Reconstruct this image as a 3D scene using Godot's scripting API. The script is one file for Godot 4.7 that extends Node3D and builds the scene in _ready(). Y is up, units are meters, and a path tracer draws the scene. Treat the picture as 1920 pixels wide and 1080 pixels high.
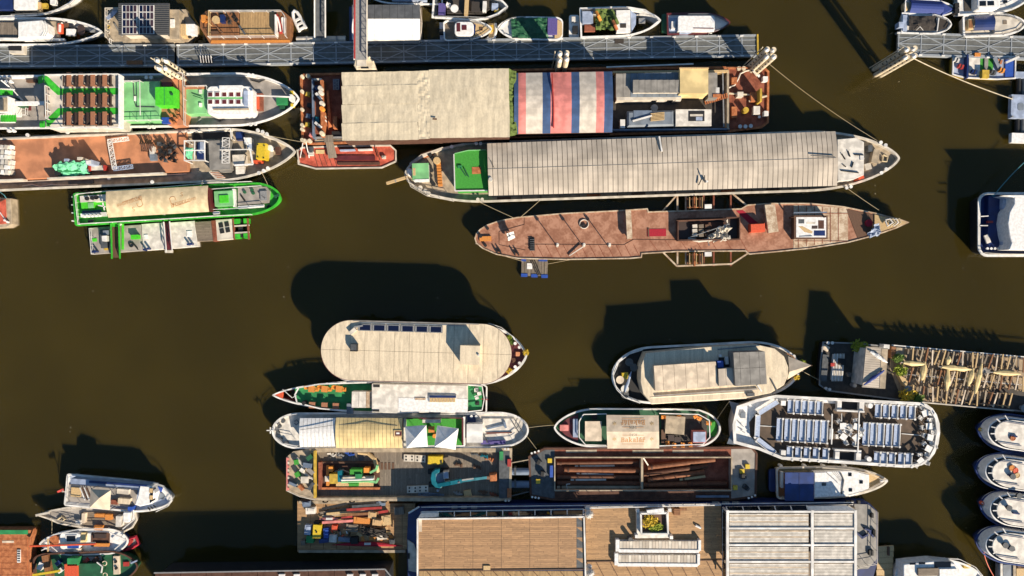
extends Node3D
# A river harbour seen from a drone straight overhead. One unit is a metre, y is up, -z is the top of the picture.
const H := 96.0    # how high the camera hangs over the water
const S := 0.075   # metres of water to one pixel of the photograph
const K := 0.80    # share of a sunlit colour in the photograph that is the surface's own base colour
const ORD := ["first", "second", "third", "fourth", "fifth", "sixth", "seventh", "eighth", "ninth", "tenth", "eleventh", "twelfth"]

var T: Node3D            # the thing being built
var A := 0.0             # its heading
var M := {}              # materials
var X := {}              # textures
var taken := {}
var cached := {}
var rng := RandomNumberGenerator.new()

class MB:                # collects faces into one mesh
	var v := PackedVector3Array()
	func tri(a, b, c):
		v.append(a); v.append(b); v.append(c)
	func quad(a, b, c, d):
		tri(a, b, c); tri(a, c, d)
	func box(t: Transform3D, s: Vector3):
		var h := s * 0.5
		var p := []
		for i in 8:
			p.append(t * Vector3(h.x if i & 1 else -h.x, h.y if i & 2 else -h.y, h.z if i & 4 else -h.z))
		quad(p[2], p[3], p[7], p[6]); quad(p[0], p[4], p[5], p[1]); quad(p[4], p[6], p[7], p[5])
		quad(p[0], p[1], p[3], p[2]); quad(p[1], p[5], p[7], p[3]); quad(p[0], p[2], p[6], p[4])
	func bar(a: Vector3, b: Vector3, w: float, h := -1.0):
		var z := (b - a).normalized()
		var x := (Vector3.UP if absf(z.y) < 0.95 else Vector3.RIGHT).cross(z).normalized()
		box(Transform3D(Basis(x, z.cross(x), z), (a + b) * 0.5), Vector3(w, w if h < 0 else h, (b - a).length()))
	func tube(p: PackedVector3Array, r: float, n := 6):
		var last := []
		for i in p.size():
			var d := (p[mini(i + 1, p.size() - 1)] - p[maxi(i - 1, 0)]).normalized()
			var x := (Vector3.UP if absf(d.y) < 0.95 else Vector3.RIGHT).cross(d).normalized()
			var y := d.cross(x)
			var now := []
			for j in n:
				now.append(p[i] + (x * cos(TAU * j / n) + y * sin(TAU * j / n)) * r)
			if i:
				for j in n:
					quad(last[j], last[(j + 1) % n], now[(j + 1) % n], now[j])
			if i == 0 or i == p.size() - 1:
				for j in range(1, n - 1):
					tri(now[0], now[j], now[j + 1])
			last = now
	func mesh(c := Vector3.ZERO) -> ArrayMesh:
		var n := PackedVector3Array()
		n.resize(v.size())
		for i in range(0, v.size(), 3):
			var q := (v[i + 2] - v[i]).cross(v[i + 1] - v[i]).normalized()
			n[i] = q; n[i + 1] = q; n[i + 2] = q
		var w := v.duplicate()
		for i in w.size():
			w[i] -= c
		var a := []
		a.resize(Mesh.ARRAY_MAX)
		a[Mesh.ARRAY_VERTEX] = w
		a[Mesh.ARRAY_NORMAL] = n
		var m := ArrayMesh.new()
		m.add_surface_from_arrays(Mesh.PRIMITIVE_TRIANGLES, a)
		return m

func k(h: float) -> float:
	return S * (1.0 - h / H)

func P(x: float, y: float, h := 0.0) -> Vector3:
	return Vector3((x - 960.0) * k(h), h, (y - 540.0) * k(h))

func W(pts, h: float) -> PackedVector2Array:   # flat list of pixel pairs, or Vector2s, at a height -> metres on the ground plane
	var o := PackedVector2Array()
	if pts is PackedVector2Array:
		for p in pts:
			o.append(Vector2((p.x - 960.0) * k(h), (p.y - 540.0) * k(h)))
	else:
		for i in range(0, pts.size(), 2):
			o.append(Vector2((pts[i] - 960.0) * k(h), (pts[i + 1] - 540.0) * k(h)))
	return o

func tag(o: Node, label: String, category: String, group := "", kind := ""):
	o.set_meta("label", label)
	o.set_meta("category", category)
	if group: o.set_meta("group", group)
	if kind: o.set_meta("kind", kind)
	return o

func numbered(called: String) -> String:
	var n: int = taken.get(called, 0)
	taken[called] = n + 1
	return called if n == 0 else "%s_%03d" % [called, n]

func thing(called: String, label: String, category: String, px: float, py: float, deg := 0.0, group := "", h := 0.0) -> Node3D:
	T = Node3D.new()
	T.name = numbered(called)
	add_child(T)
	T.position = P(px, py, h)
	A = deg_to_rad(-deg)
	tag(T, label, category, group)
	return T

func put(called: String, mesh: Mesh, m, at: Vector3, par: Node3D = null, basis := Basis()) -> MeshInstance3D:
	var o := MeshInstance3D.new()
	o.name = called
	o.mesh = mesh
	o.material_override = M[m] if m is String else m
	(par if par else T).add_child(o, true)
	o.global_transform = Transform3D(basis, at)
	return o

func emit(called: String, b: MB, m, par: Node3D = null) -> MeshInstance3D:
	var c := (par if par else T).global_position
	return put(called, b.mesh(c), m, c, par)

func turn(deg) -> Basis:
	return Basis(Vector3.UP, A if is_nan(deg) else deg_to_rad(-deg))

func box_mesh(s: Vector3) -> Mesh:
	var key := "%.2f %.3f %.2f" % [s.x, s.y, s.z]
	if not cached.has(key):
		var b := BoxMesh.new()
		b.size = s
		cached[key] = b
	return cached[key]

# a box: middle and size in pixels as seen at its top, from height h0 to h1
func bx(called: String, x: float, y: float, w: float, d: float, h0: float, h1: float, m, deg := NAN, par: Node3D = null) -> MeshInstance3D:
	var at := P(x, y, h1)
	at.y = (h0 + h1) * 0.5
	return put(called, box_mesh(Vector3(w * k(h1), h1 - h0, d * k(h1))), m, at, par, turn(deg))

func rc(called: String, x0: float, y0: float, x1: float, y1: float, h0: float, h1: float, m, deg := NAN, par: Node3D = null) -> MeshInstance3D:
	return bx(called, (x0 + x1) / 2, (y0 + y1) / 2, x1 - x0, y1 - y0, h0, h1, m, deg, par)

func flat(b: MB, p: PackedVector2Array, y: float, up := true):
	var t := Geometry2D.triangulate_polygon(p)
	for i in range(0, t.size(), 3):
		var q := [p[t[i]], p[t[i + 1]], p[t[i + 2]]]
		if ((q[1] - q[0]).cross(q[2] - q[0]) < 0) == up:
			q.reverse()
		b.tri(Vector3(q[0].x, y, q[0].y), Vector3(q[1].x, y, q[1].y), Vector3(q[2].x, y, q[2].y))

func wall(b: MB, p: PackedVector2Array, y0: float, q: PackedVector2Array, y1: float, out := true):
	var n := p.size()
	var cw := Geometry2D.is_polygon_clockwise(p)
	for i in n:
		var j := (i + 1) % n
		var f := [Vector3(p[i].x, y0, p[i].y), Vector3(q[i].x, y1, q[i].y), Vector3(q[j].x, y1, q[j].y), Vector3(p[j].x, y0, p[j].y)]
		if cw == out:
			f.reverse()
		b.quad(f[0], f[1], f[2], f[3])

func inset(p: PackedVector2Array, d: float) -> PackedVector2Array:
	var n := p.size()
	var o := PackedVector2Array()
	var s := -1.0 if Geometry2D.is_polygon_clockwise(p) else 1.0
	for i in n:
		var a := (p[i] - p[(i + n - 1) % n]).normalized()
		var c := (p[(i + 1) % n] - p[i]).normalized()
		var na := Vector2(-a.y, a.x) * s
		var nc := Vector2(-c.y, c.x) * s
		var m := (na + nc).normalized()
		o.append(p[i] - m * -d / maxf(0.45, m.dot(na)))
	return o

func solid(p: PackedVector2Array, h0: float, h1: float, bevel := 0.0) -> MB:
	var b := MB.new()
	flat(b, p, h0, false)
	if bevel > 0:
		var q := inset(p, bevel)
		wall(b, p, h0, p, h1 - bevel * 0.8)
		wall(b, p, h1 - bevel * 0.8, q, h1)
		flat(b, q, h1)
	else:
		wall(b, p, h0, p, h1)
		flat(b, p, h1)
	return b

# a prism over any outline
func pr(called: String, pts, h0: float, h1: float, m, bevel := 0.0, par: Node3D = null) -> MeshInstance3D:
	return emit(called, solid(W(pts, h1), h0, h1, bevel), m, par)

# a rectangle of pixels with rounded corners as an outline
func rounded(x0: float, y0: float, x1: float, y1: float, r: float, n := 4) -> PackedVector2Array:
	var o := PackedVector2Array()
	var c := [[x1 - r, y0 + r, -90], [x1 - r, y1 - r, 0], [x0 + r, y1 - r, 90], [x0 + r, y0 + r, 180]]
	for q in c:
		for i in n + 1:
			var a: float = deg_to_rad(q[2] + 90.0 * i / n)
			o.append(Vector2(q[0] + cos(a) * r, q[1] + sin(a) * r))
	return o

func spin(p: PackedVector2Array, deg: float, about := Vector2.INF) -> PackedVector2Array:
	var c := about
	if c == Vector2.INF:
		c = Vector2.ZERO
		for q in p: c += q / p.size()
	var o := PackedVector2Array()
	for q in p: o.append(c + (q - c).rotated(deg_to_rad(deg)))
	return o

# outline of a boat between two end points; each end is [length, power, root, least share of the width]
func boat(xa: float, ya: float, xb: float, yb: float, w: float, ea: Array, eb: Array) -> PackedVector2Array:
	var a := Vector2(xa, ya)
	var d := Vector2(xb, yb) - a
	var l := d.length()
	d = d / l
	var nrm := Vector2(-d.y, d.x)
	var st := []
	var n := 12
	for i in n + 1:
		var s := 1.0 - cos(PI * 0.5 * i / n)
		if ea[0] > 0: st.append([s * ea[0], ea[3] + (1 - ea[3]) * pow(1.0 - pow(1.0 - s, ea[1]), 1.0 / ea[2])])
	if ea[0] <= 0: st.append([0.0, 1.0])
	if eb[0] <= 0: st.append([l, 1.0])
	for i in n + 1:
		var s := 1.0 - cos(PI * 0.5 * (n - i) / n)
		if eb[0] > 0: st.append([l - s * eb[0], eb[3] + (1 - eb[3]) * pow(1.0 - pow(1.0 - s, eb[1]), 1.0 / eb[2])])
	var o := PackedVector2Array()
	for q in st:
		o.append(a + d * q[0] - nrm * (w * 0.5 * q[1]))
	for i in st.size():
		var q = st[st.size() - 1 - i]
		if q[1] > 0.002: o.append(a + d * q[0] + nrm * (w * 0.5 * q[1]))
	return o

# hull, deck and gunwale from the outline of the rail
func hull(o: PackedVector2Array, deck_h: float, rim_h: float, rim_w: float, side, deck, rim, flare := 0.25, stripe = null):
	var p := W(o, rim_h)
	var b := MB.new()
	var low := inset(p, flare)
	var bot := inset(p, flare + 0.15)
	var cut := 0.28
	var mid := inset(p, flare * (1.0 - cut / rim_h))
	wall(b, mid, cut, p, rim_h)
	if stripe == null: wall(b, low, 0.0, mid, cut)
	wall(b, bot, -0.6, low, 0.0)
	emit("hull", b, side)
	if stripe != null:
		b = MB.new()
		wall(b, inset(p, flare - 0.02), -0.02, inset(p, flare * (1.0 - cut / rim_h) - 0.02), cut)
		emit("boot_stripe", b, stripe)
	var q := inset(p, rim_w)
	b = solid(inset(p, rim_w * 0.9), deck_h - 0.12, deck_h)
	emit("deck", b, deck)
	b = MB.new()
	var out := inset(p, -0.04)
	wall(b, out, rim_h - 0.14, out, rim_h + 0.03)
	wall(b, out, rim_h + 0.03, q, rim_h + 0.03)
	wall(b, q, deck_h, q, rim_h + 0.03, false)
	wall(b, p, rim_h - 0.14, out, rim_h - 0.14)
	emit("gunwale", b, rim)

func cyl_mesh(r: float, h: float, n := 12, r2 := -1.0) -> Mesh:
	var key := "c%.3f %.3f %d %.3f" % [r, h, n, r2]
	if not cached.has(key):
		var c := CylinderMesh.new()
		c.bottom_radius = r
		c.top_radius = r if r2 < 0 else r2
		c.height = h
		c.radial_segments = n
		c.rings = 0
		cached[key] = c
	return cached[key]

# an upright cylinder, radius in metres
func cy(called: String, x: float, y: float, r: float, h0: float, h1: float, m, n := 12, r2 := -1.0, par: Node3D = null) -> MeshInstance3D:
	var at := P(x, y, h1)
	at.y = (h0 + h1) * 0.5
	return put(called, cyl_mesh(r, h1 - h0, n, r2), m, at, par)

func ring(called: String, x: float, y: float, h: float, r: float, thick: float, m, tilt := Basis(), par: Node3D = null) -> MeshInstance3D:
	var key := "t%.3f %.3f" % [r, thick]
	if not cached.has(key):
		var t := TorusMesh.new()
		t.inner_radius = r - thick
		t.outer_radius = r
		t.rings = 16
		t.ring_segments = 6
		cached[key] = t
	return put(called, cached[key], m, P(x, y, h), par, tilt)

# bars between points given as x, y, height in turn
func pts3(a: Array) -> PackedVector3Array:
	var o := PackedVector3Array()
	for i in range(0, a.size(), 3): o.append(P(a[i], a[i + 1], a[i + 2]))
	return o

func bar(called: String, a: Array, w: float, m, par: Node3D = null, h := -1.0) -> MeshInstance3D:
	var b := MB.new()
	var p := pts3(a)
	for i in p.size() - 1: b.bar(p[i], p[i + 1], w, h)
	return emit(called, b, m, par)

func tube(called: String, a: Array, r: float, m, par: Node3D = null, n := 8) -> MeshInstance3D:
	var b := MB.new()
	b.tube(pts3(a), r, n)
	return emit(called, b, m, par)

# a railing along pixels measured at its top
func rail(pts: Array, h0: float, h1: float, m, step := 1.6, w := 0.06, called := "railing") -> MeshInstance3D:
	var b := MB.new()
	var p := W(pts, h1)
	for i in p.size() - 1:
		var a := Vector3(p[i].x, h1, p[i].y)
		var c := Vector3(p[i + 1].x, h1, p[i + 1].y)
		var n := maxi(1, int(round((c - a).length() / step)))
		b.bar(a, c, w)
		b.bar(a - Vector3.UP * (h1 - h0) * 0.45, c - Vector3.UP * (h1 - h0) * 0.45, w * 0.7)
		for j in n + 1:
			var q := a.lerp(c, float(j) / n)
			b.bar(Vector3(q.x, h0, q.z), q, w * 0.8)
	return emit(called, b, m)

# mooring rope of its own, hanging between two points
func rope(label: String, a: Array, sag: float, r := 0.028, m = "rope"):
	thing("mooring_rope", label, "rope", a[0], a[1], 0.0, "mooring ropes between the boats", a[2])
	var p := P(a[0], a[1], a[2])
	var q := P(a[3], a[4], a[5])
	var l := PackedVector3Array()
	for i in 13:
		var t := i / 12.0
		l.append(p.lerp(q, t) - Vector3.UP * sag * 4.0 * t * (1 - t))
	var b := MB.new()
	b.tube(l, r, 5)
	emit("rope", b, m)

func boll(x: float, y: float, h: float, m = "white", s := 1.0, n := 1, dx := 9.0, dy := 0.0):
	for i in n:
		var o := cy("bollard", x + dx * i, y + dy * i, 0.16 * s, h, h + 0.42 * s, m, 10)
		cy("cap", x + dx * i, y + dy * i, 0.25 * s, h + 0.421 * s, h + 0.53 * s, m, 10, -1.0, o)

# wrinkled sheet over four corners [x, y, h] in order round
func cloth(called: String, c: Array, m, amp := 0.12, nx := 14, ny := 10, freq := 1.1, sag := 0.0, par: Node3D = null, ragged := 0.0) -> MeshInstance3D:
	var f := FastNoiseLite.new()
	f.seed = int(c[0] * 7 + c[1])
	f.frequency = freq * 0.3
	f.fractal_octaves = 3
	var p := pts3(c)
	var g := []
	for i in nx + 1:
		for j in ny + 1:
			var u := float(i) / nx
			var v := float(j) / ny
			var q := p[0].lerp(p[1], u).lerp(p[3].lerp(p[2], u), v)
			var e := minf(minf(u, 1 - u), minf(v, 1 - v))
			if ragged > 0 and e < 0.01:
				q += Vector3(f.get_noise_2d(q.x * 3, q.z * 3 + 50), 0, f.get_noise_2d(q.x * 3 + 90, q.z * 3)) * ragged
			q.y += (f.get_noise_2d(q.x * 2.2, q.z * 2.2) + 0.5 * absf(f.get_noise_2d(q.x * 6 + 40, q.z * 3))) * amp - sag * 16.0 * u * (1 - u) * v * (1 - v)
			g.append(q)
	var b := MB.new()
	for i in nx:
		for j in ny:
			var a := i * (ny + 1) + j
			b.quad(g[a], g[a + ny + 1], g[a + ny + 2], g[a + 1])
			var d := Vector3.UP * 0.02
			b.quad(g[a] - d, g[a + 1] - d, g[a + ny + 2] - d, g[a + ny + 1] - d)
	return emit(called, b, m, par)

# lettering laid flat on a surface
func text(words: String, x: float, y: float, h: float, size: float, m, deg := 0.0, font := "Droid Serif", bold := false, par: Node3D = null, slant := 0.0, stretch := 1.0, pitch := 0.0):
	var t := TextMesh.new()
	var f := SystemFont.new()
	f.font_names = PackedStringArray([font])
	if bold: f.font_weight = 700
	t.font = f
	t.text = words
	t.font_size = 64
	t.pixel_size = size / 64.0
	t.depth = 0.012
	var b := Basis(Vector3.RIGHT, deg_to_rad(pitch)) * Basis(Vector3.UP, deg_to_rad(-deg)) * Basis(Vector3.RIGHT, -PI / 2) * Basis(Vector3(stretch, 0, 0), Vector3(slant, 1, 0), Vector3(0, 0, 1))
	return put("lettering", t, m, P(x, y, h), par, b)

# clones a thing with all its parts
func copy(o: Node3D, label: String, px: float, py: float, h: float, deg := 0.0, group := "") -> Node3D:
	var c: Node3D = o.duplicate()
	var base: String = o.get_meta("base", o.name)
	c.name = numbered(base)
	add_child(c, true)
	c.position = P(px, py, h)
	c.rotation.y = deg_to_rad(-deg)
	c.set_meta("label", label)
	if group: c.set_meta("group", group)
	c.remove_meta("base")
	return c

# first use builds with the builder, later uses copy; the thing stands on height h
func item(kind: String, label: String, category: String, px: float, py: float, h: float, deg := 0.0, group := "", called := "") -> Node3D:
	if not cached.has("item " + kind):
		thing(called if called else kind.split(":")[0], label, category, px, py, 0.0, group, h)
		var t := T
		T.global_position = Vector3.ZERO
		A = 0.0
		make(kind.split(":")[0], kind.split(":")[1])
		T = t
		T.position = P(px, py, h)
		T.rotation.y = deg_to_rad(-deg)
		T.set_meta("base", called if called else kind.split(":")[0])
		cached["item " + kind] = T
		return T
	var c := copy(cached["item " + kind], label, px, py, h, deg, group)
	if not group and c.has_meta("group"): c.remove_meta("group")
	return c

func make(what: String, m: String):
	match what:
		"chair": make_chair(m)
		"table": make_table(m)
		"long_table": make_long_table(m)
		"round_table": make_round_table(m)
		"barrel": make_barrel(m)
		"crate": make_crate(m)
		"locker": make_locker(m)
		"potted_plant": make_plant(m)
		"lounger": make_lounger(m)
		"bench": make_bench(m)
		"deck_table": make_deck_table(m)
		"long_bench": make_long_bench(m)
		"slat_bench": make_slat_bench(m)
		"plank_bench": make_plank_bench(m)
		"parasol": make_parasol(m)

# local-metre box for the makers below
func lb(called: String, at: Vector3, s: Vector3, m, par: Node3D = null, basis := Basis()):
	return put(called, box_mesh(s), m, at, par, basis)

func make_chair(m: String):
	lb("seat", Vector3(0, 0.45, 0), Vector3(0.5, 0.05, 0.5), m)
	lb("backrest", Vector3(-0.25, 0.7, 0), Vector3(0.05, 0.45, 0.48), m, null, Basis(Vector3.BACK, 0.15))
	for i in 4: lb("leg", Vector3(-0.2 + 0.4 * (i % 2), 0.21, -0.2 + 0.4 * (i / 2)), Vector3(0.05, 0.42, 0.05), m)
	for s in [-0.25, 0.25]: lb("armrest", Vector3(0.02, 0.66, s), Vector3(0.4, 0.04, 0.06), m)

func make_table(m: String):
	lb("table_top", Vector3(0, 0.73, 0), Vector3(0.85, 0.05, 0.85), m)
	for i in 4: lb("leg", Vector3(-0.35 + 0.7 * (i % 2), 0.35, -0.35 + 0.7 * (i / 2)), Vector3(0.06, 0.7, 0.06), m)

func make_long_table(m: String):
	for i in 4: lb("board", Vector3(0, 0.74, -0.33 + 0.22 * i), Vector3(1.5, 0.04, 0.2), m)
	for i in 4: lb("leg", Vector3(-0.6 + 1.2 * (i % 2), 0.36, -0.28 + 0.56 * (i / 2)), Vector3(0.07, 0.72, 0.07), m)

func make_round_table(m: String):
	put("table_top", cyl_mesh(0.55, 0.05, 20), m, Vector3(0, 0.74, 0))
	put("column", cyl_mesh(0.05, 0.7, 8), m, Vector3(0, 0.36, 0))
	put("foot", cyl_mesh(0.28, 0.03, 14), m, Vector3(0, 0.017, 0))

func make_barrel(m: String):
	put("body", cyl_mesh(0.3, 0.86, 14), m, Vector3(0, 0.431, 0))
	for y in [0.28, 0.58]: put("hoop", cyl_mesh(0.315, 0.05, 14), m, Vector3(0, y, 0))
	put("lid", cyl_mesh(0.27, 0.03, 14), m, Vector3(0, 0.876, 0))

func make_crate(m: String):
	for i in 4: lb("slat", Vector3(0, 0.5, -0.33 + 0.22 * i), Vector3(0.84, 0.03, 0.19), m)
	lb("box", Vector3(0, 0.242, 0), Vector3(0.88, 0.482, 0.88), m)

func make_locker(m: String):
	lb("body", Vector3(0, 0.3, 0), Vector3(1.0, 0.6, 0.55), m)
	lb("lid", Vector3(0, 0.63, 0), Vector3(1.06, 0.06, 0.61), m)
	lb("handle", Vector3(0, 0.55, 0.3), Vector3(0.2, 0.04, 0.05), m)

func make_plant(m: String):
	put("pot", cyl_mesh(0.2, 0.36, 12, 0.27), "terracotta", Vector3(0, 0.18, 0))
	leaves("foliage", Vector3(0, 0.75, 0), Vector3(0.5, 0.45, 0.5), 260, m, 0.13)

# a crown of leaf-sized faces
func leaves(called: String, c: Vector3, r: Vector3, n: int, m, size: float, par: Node3D = null):
	var b := MB.new()
	var g := RandomNumberGenerator.new()
	g.seed = 77 + n
	for i in n:
		var d := Vector3(g.randfn(), g.randfn(), g.randfn()).normalized() * pow(g.randf(), 0.45)
		var q := c + d * r * (0.8 + 0.25 * sin(d.x * 3.0 + d.z * 4.0 + d.y * 5.0))
		var t := Basis.from_euler(Vector3(g.randf_range(-0.9, 0.9), g.randf() * TAU, g.randf_range(-0.5, 0.5)))
		var s := size * g.randf_range(0.6, 1.2)
		var a := q + t * Vector3(-s, 0, 0)
		var e := q + t * Vector3(s, 0.1 * s, 0)
		b.quad(a, q + t * Vector3(0, 0.12 * s, -0.4 * s), e, q + t * Vector3(0, 0.12 * s, 0.4 * s))
	return emit(called, b, m, par)

# textures -----------------------------------------------------------------------------------------------
func noise(sd: int, f: float, oct := 4) -> FastNoiseLite:
	var n := FastNoiseLite.new()
	n.seed = sd
	n.frequency = f
	n.fractal_octaves = oct
	return n

func tex_noise(sd: int, f: float, lo: float, hi: float, oct := 5, px := 512) -> ImageTexture:
	var im := noise(sd, f, oct).get_seamless_image(px, px)
	var o := Image.create(px, px, false, Image.FORMAT_RGB8)
	for y in px:
		for x in px:
			var t := im.get_pixel(x, y).r
			var g := lo + (hi - lo) * smoothstep(0.15, 0.85, t)
			o.set_pixel(x, y, Color(g, g, g))
	return ImageTexture.create_from_image(o)

func tex_streak(sd: int, sx: float, sy: float, lo: float) -> ImageTexture:
	var n := noise(sd, 1.0, 3)
	var o := Image.create(512, 512, false, Image.FORMAT_RGB8)
	for y in 512:
		for x in 512:
			var a := TAU * x / 512.0
			var c := TAU * y / 512.0
			var t := 0.5 + 0.7 * n.get_noise_3d(cos(a) * sx + 9, sin(a) * sx, cos(c) * sy + sin(c) * sy * 2.1)
			t = 0.75 * t + 0.25 * (0.5 + n.get_noise_3d(cos(a) * 9, sin(a) * 9 + 40, c * 6.0 if c < PI else (TAU - c) * 6.0))
			var g := lo + (1.0 - lo) * clampf(t * 1.3 - 0.1, 0, 1)
			o.set_pixel(x, y, Color(g, g, g))
	return ImageTexture.create_from_image(o)

func tex_plank(sd: int, rows: int, across: bool) -> ImageTexture:
	var n := noise(sd, 1.0, 4)
	var g := RandomNumberGenerator.new()
	g.seed = sd
	var tone := []
	var cutx := []
	for i in rows:
		tone.append([g.randf_range(0.87, 1.0), g.randf_range(0.87, 1.0), g.randf_range(0.87, 1.0)])
		cutx.append([g.randi_range(20, 240), g.randi_range(270, 500)])
	var o := Image.create(512, 512, false, Image.FORMAT_RGB8)
	for v in 512:
		var r := v * rows / 512
		var into := float(v * rows % 512) / 512.0
		for u in 512:
			var a := TAU * u / 512.0
			var t: float = tone[r][0 if u < cutx[r][0] else (1 if u < cutx[r][1] else 2)]
			t *= 0.9 + 0.22 * n.get_noise_3d(cos(a) * 1.6, sin(a) * 1.6 + r * 7, v * 0.35)
			if into < 0.12: t *= 0.72
			if absi(u - cutx[r][0]) < 2 or absi(u - cutx[r][1]) < 2: t *= 0.75
			o.set_pixel(v if across else u, u if across else v, Color(t, t, t))
	return ImageTexture.create_from_image(o)

func tex_rust() -> ImageTexture:
	var im := noise(31, 0.012, 6).get_seamless_image(512, 512)
	var f := noise(32, 0.05, 4).get_seamless_image(512, 512)
	var o := Image.create(512, 512, false, Image.FORMAT_RGB8)
	for y in 512:
		for x in 512:
			var t := smoothstep(0.25, 0.75, im.get_pixel(x, y).r * 0.65 + f.get_pixel(x, y).r * 0.35)
			o.set_pixel(x, y, Color(1.0, 0.98, 0.96).lerp(Color(0.80, 0.72, 0.66), t))
	return ImageTexture.create_from_image(o)

# colour as the photograph shows it in the sun, 0 to 255
func col(r: float, g: float, b: float) -> Color:
	var c := Color(r / 255.0, g / 255.0, b / 255.0).srgb_to_linear() * K
	return Color(minf(c.r, 0.86), minf(c.g, 0.86), minf(c.b, 0.86)).linear_to_srgb()

func mat(called: String, r: float, g: float, b: float, tex := "", metres := 6.0, rough := 0.6, metal := 0.0) -> StandardMaterial3D:
	var m := StandardMaterial3D.new()
	m.resource_name = called
	m.albedo_color = col(r, g, b)
	m.roughness = rough
	m.metallic = metal
	if tex:
		m.albedo_texture = X[tex]
		m.uv1_triplanar = true
		m.uv1_world_triplanar = true
		m.uv1_scale = Vector3.ONE / metres
	M[called] = m
	return m

func relief(called: String, tex: String, cm: float):
	M[called].heightmap_enabled = true
	M[called].heightmap_texture = X[tex]
	M[called].heightmap_scale = cm

func materials():
	X.stain = tex_noise(1, 0.008, 0.84, 1.0)
	X.fine = tex_noise(2, 0.02, 0.9, 1.0)
	X.blotch = tex_noise(3, 0.012, 0.8, 1.0, 6)
	X.dirt = tex_streak(4, 1.2, 2.2, 0.8)
	X.dirt_z = tex_streak(5, 3.6, 0.5, 0.82)
	X.plank_x = tex_plank(6, 36, false)
	X.plank_z = tex_plank(7, 36, true)
	X.rust = tex_rust()
	X.ripple = tex_noise(8, 0.01, 0.0, 1.0, 4)
	mat("white", 250, 247, 242, "stain", 9, 0.45)
	mat("white_paint", 253, 251, 248, "fine", 5, 0.3)
	mat("white_dirty", 238, 231, 220, "stain", 5, 0.6)
	mat("gel", 252, 250, 246, "fine", 7, 0.22)
	mat("offwhite", 228, 218, 202, "stain", 7)
	mat("cream", 240, 222, 192, "dirt_z", 13)
	mat("tarp_cream", 230, 215, 186, "dirt_z", 16, 0.75)
	mat("yellow_cream", 243, 216, 155, "stain", 11)
	mat("awning", 246, 222, 178, "stain", 6, 0.8)
	mat("awning_pale", 238, 218, 192, "stain", 7, 0.8)
	mat("roof_grey", 214, 200, 182, "stain", 16, 0.6)
	mat("roof_dark", 92, 92, 92, "fine", 5)
	mat("roof_mid", 150, 146, 140, "stain", 6)
	mat("blue_grey", 128, 138, 150, "stain", 8)
	mat("deck_grey", 172, 164, 156, "stain", 7, 0.75)
	mat("deck_dark", 74, 68, 62, "blotch", 6, 0.8)
	mat("deck_umber", 96, 78, 62, "stain", 6, 0.8)
	mat("wood_weathered", 196, 172, 140, "plank_z", 8.2, 0.8)
	mat("seat_blue", 186, 200, 226, "fine", 4, 0.4)
	mat("deck_beige", 190, 172, 146, "blotch", 8, 0.75)
	mat("deck_brown", 208, 140, 100, "stain", 10, 0.7)
	mat("deck_steamer", 182, 136, 112, "rust", 12, 0.7)
	mat("deck_pale", 214, 200, 178, "rust", 8, 0.7)
	mat("rust", 150, 88, 66, "rust", 8, 0.85)
	mat("rust_dark", 96, 66, 52, "rust", 7, 0.85)
	mat("rust_orange", 196, 126, 80, "rust", 5, 0.85)
	mat("red_deck", 212, 104, 82, "rust", 10, 0.7)
	mat("red", 188, 62, 54, "stain", 6, 0.5)
	mat("red_cloth", 176, 26, 50, "fine", 3, 0.9)
	mat("maroon", 104, 40, 44, "stain", 6, 0.5)
	mat("orange", 246, 158, 60, "fine", 3)
	mat("orange_red", 226, 92, 54, "fine", 3)
	mat("yellow", 226, 194, 48, "fine", 3, 0.45)
	mat("yellow_dull", 214, 178, 64, "stain", 4)
	mat("green", 66, 198, 52, "blotch", 8, 0.5)
	mat("green_box", 78, 212, 40, "fine", 5)
	mat("green_light", 140, 212, 142, "stain", 9)
	mat("green_deck", 44, 150, 86, "stain", 7, 0.75)
	mat("green_dark", 34, 96, 62, "stain", 6)
	mat("green_turf", 66, 160, 56, "fine", 3, 0.9)
	mat("green_tarp", 120, 214, 164, "fine", 3, 0.7)
	mat("olive", 96, 116, 52, "fine", 3, 0.9)
	mat("turquoise", 12, 116, 134, "stain", 5, 0.4)
	mat("blue", 30, 62, 128, "stain", 7, 0.4)
	mat("blue_navy", 32, 52, 108, "stain", 7, 0.4)
	mat("blue_bright", 44, 84, 176, "fine", 4, 0.5)
	mat("blue_cover", 44, 66, 140, "fine", 3, 0.75)
	mat("blue_tarp", 62, 92, 138, "stain", 6, 0.75)
	mat("pink_tarp", 236, 144, 136, "stain", 6, 0.75)
	mat("grey_tarp", 224, 213, 198, "stain", 6, 0.75)
	mat("purple", 96, 84, 150, "fine", 3, 0.8)
	mat("wood", 206, 162, 114, "plank_x", 8.2, 0.75)
	mat("wood_roof", 206, 160, 114, "plank_x", 9.4, 0.7)
	mat("wood_z", 206, 168, 116, "plank_z", 8.2, 0.75)
	mat("wood_brown", 172, 116, 72, "plank_z", 8.2, 0.75)
	mat("wood_tan", 214, 182, 132, "fine", 2.5, 0.75)
	mat("wood_dark", 104, 74, 54, "fine", 2.5, 0.75)
	mat("wood_grey", 152, 136, 118, "plank_x", 8.2, 0.8)
	mat("wood_grey_z", 152, 138, 122, "plank_z", 8.2, 0.8)
	mat("wood_table", 172, 116, 84, "fine", 2.5, 0.7)
	mat("wood_orange", 222, 142, 62, "fine", 2.5, 0.7)
	mat("bench_dark", 66, 50, 46, "fine", 2.5, 0.7)
	mat("hull_dark", 44, 46, 52, "stain", 6, 0.5)
	mat("black", 28, 28, 30, "fine", 4, 0.7)
	mat("rubber", 22, 22, 22, "", 1, 0.9)
	mat("cloth_black", 62, 56, 52, "fine", 3, 0.95)
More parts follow.
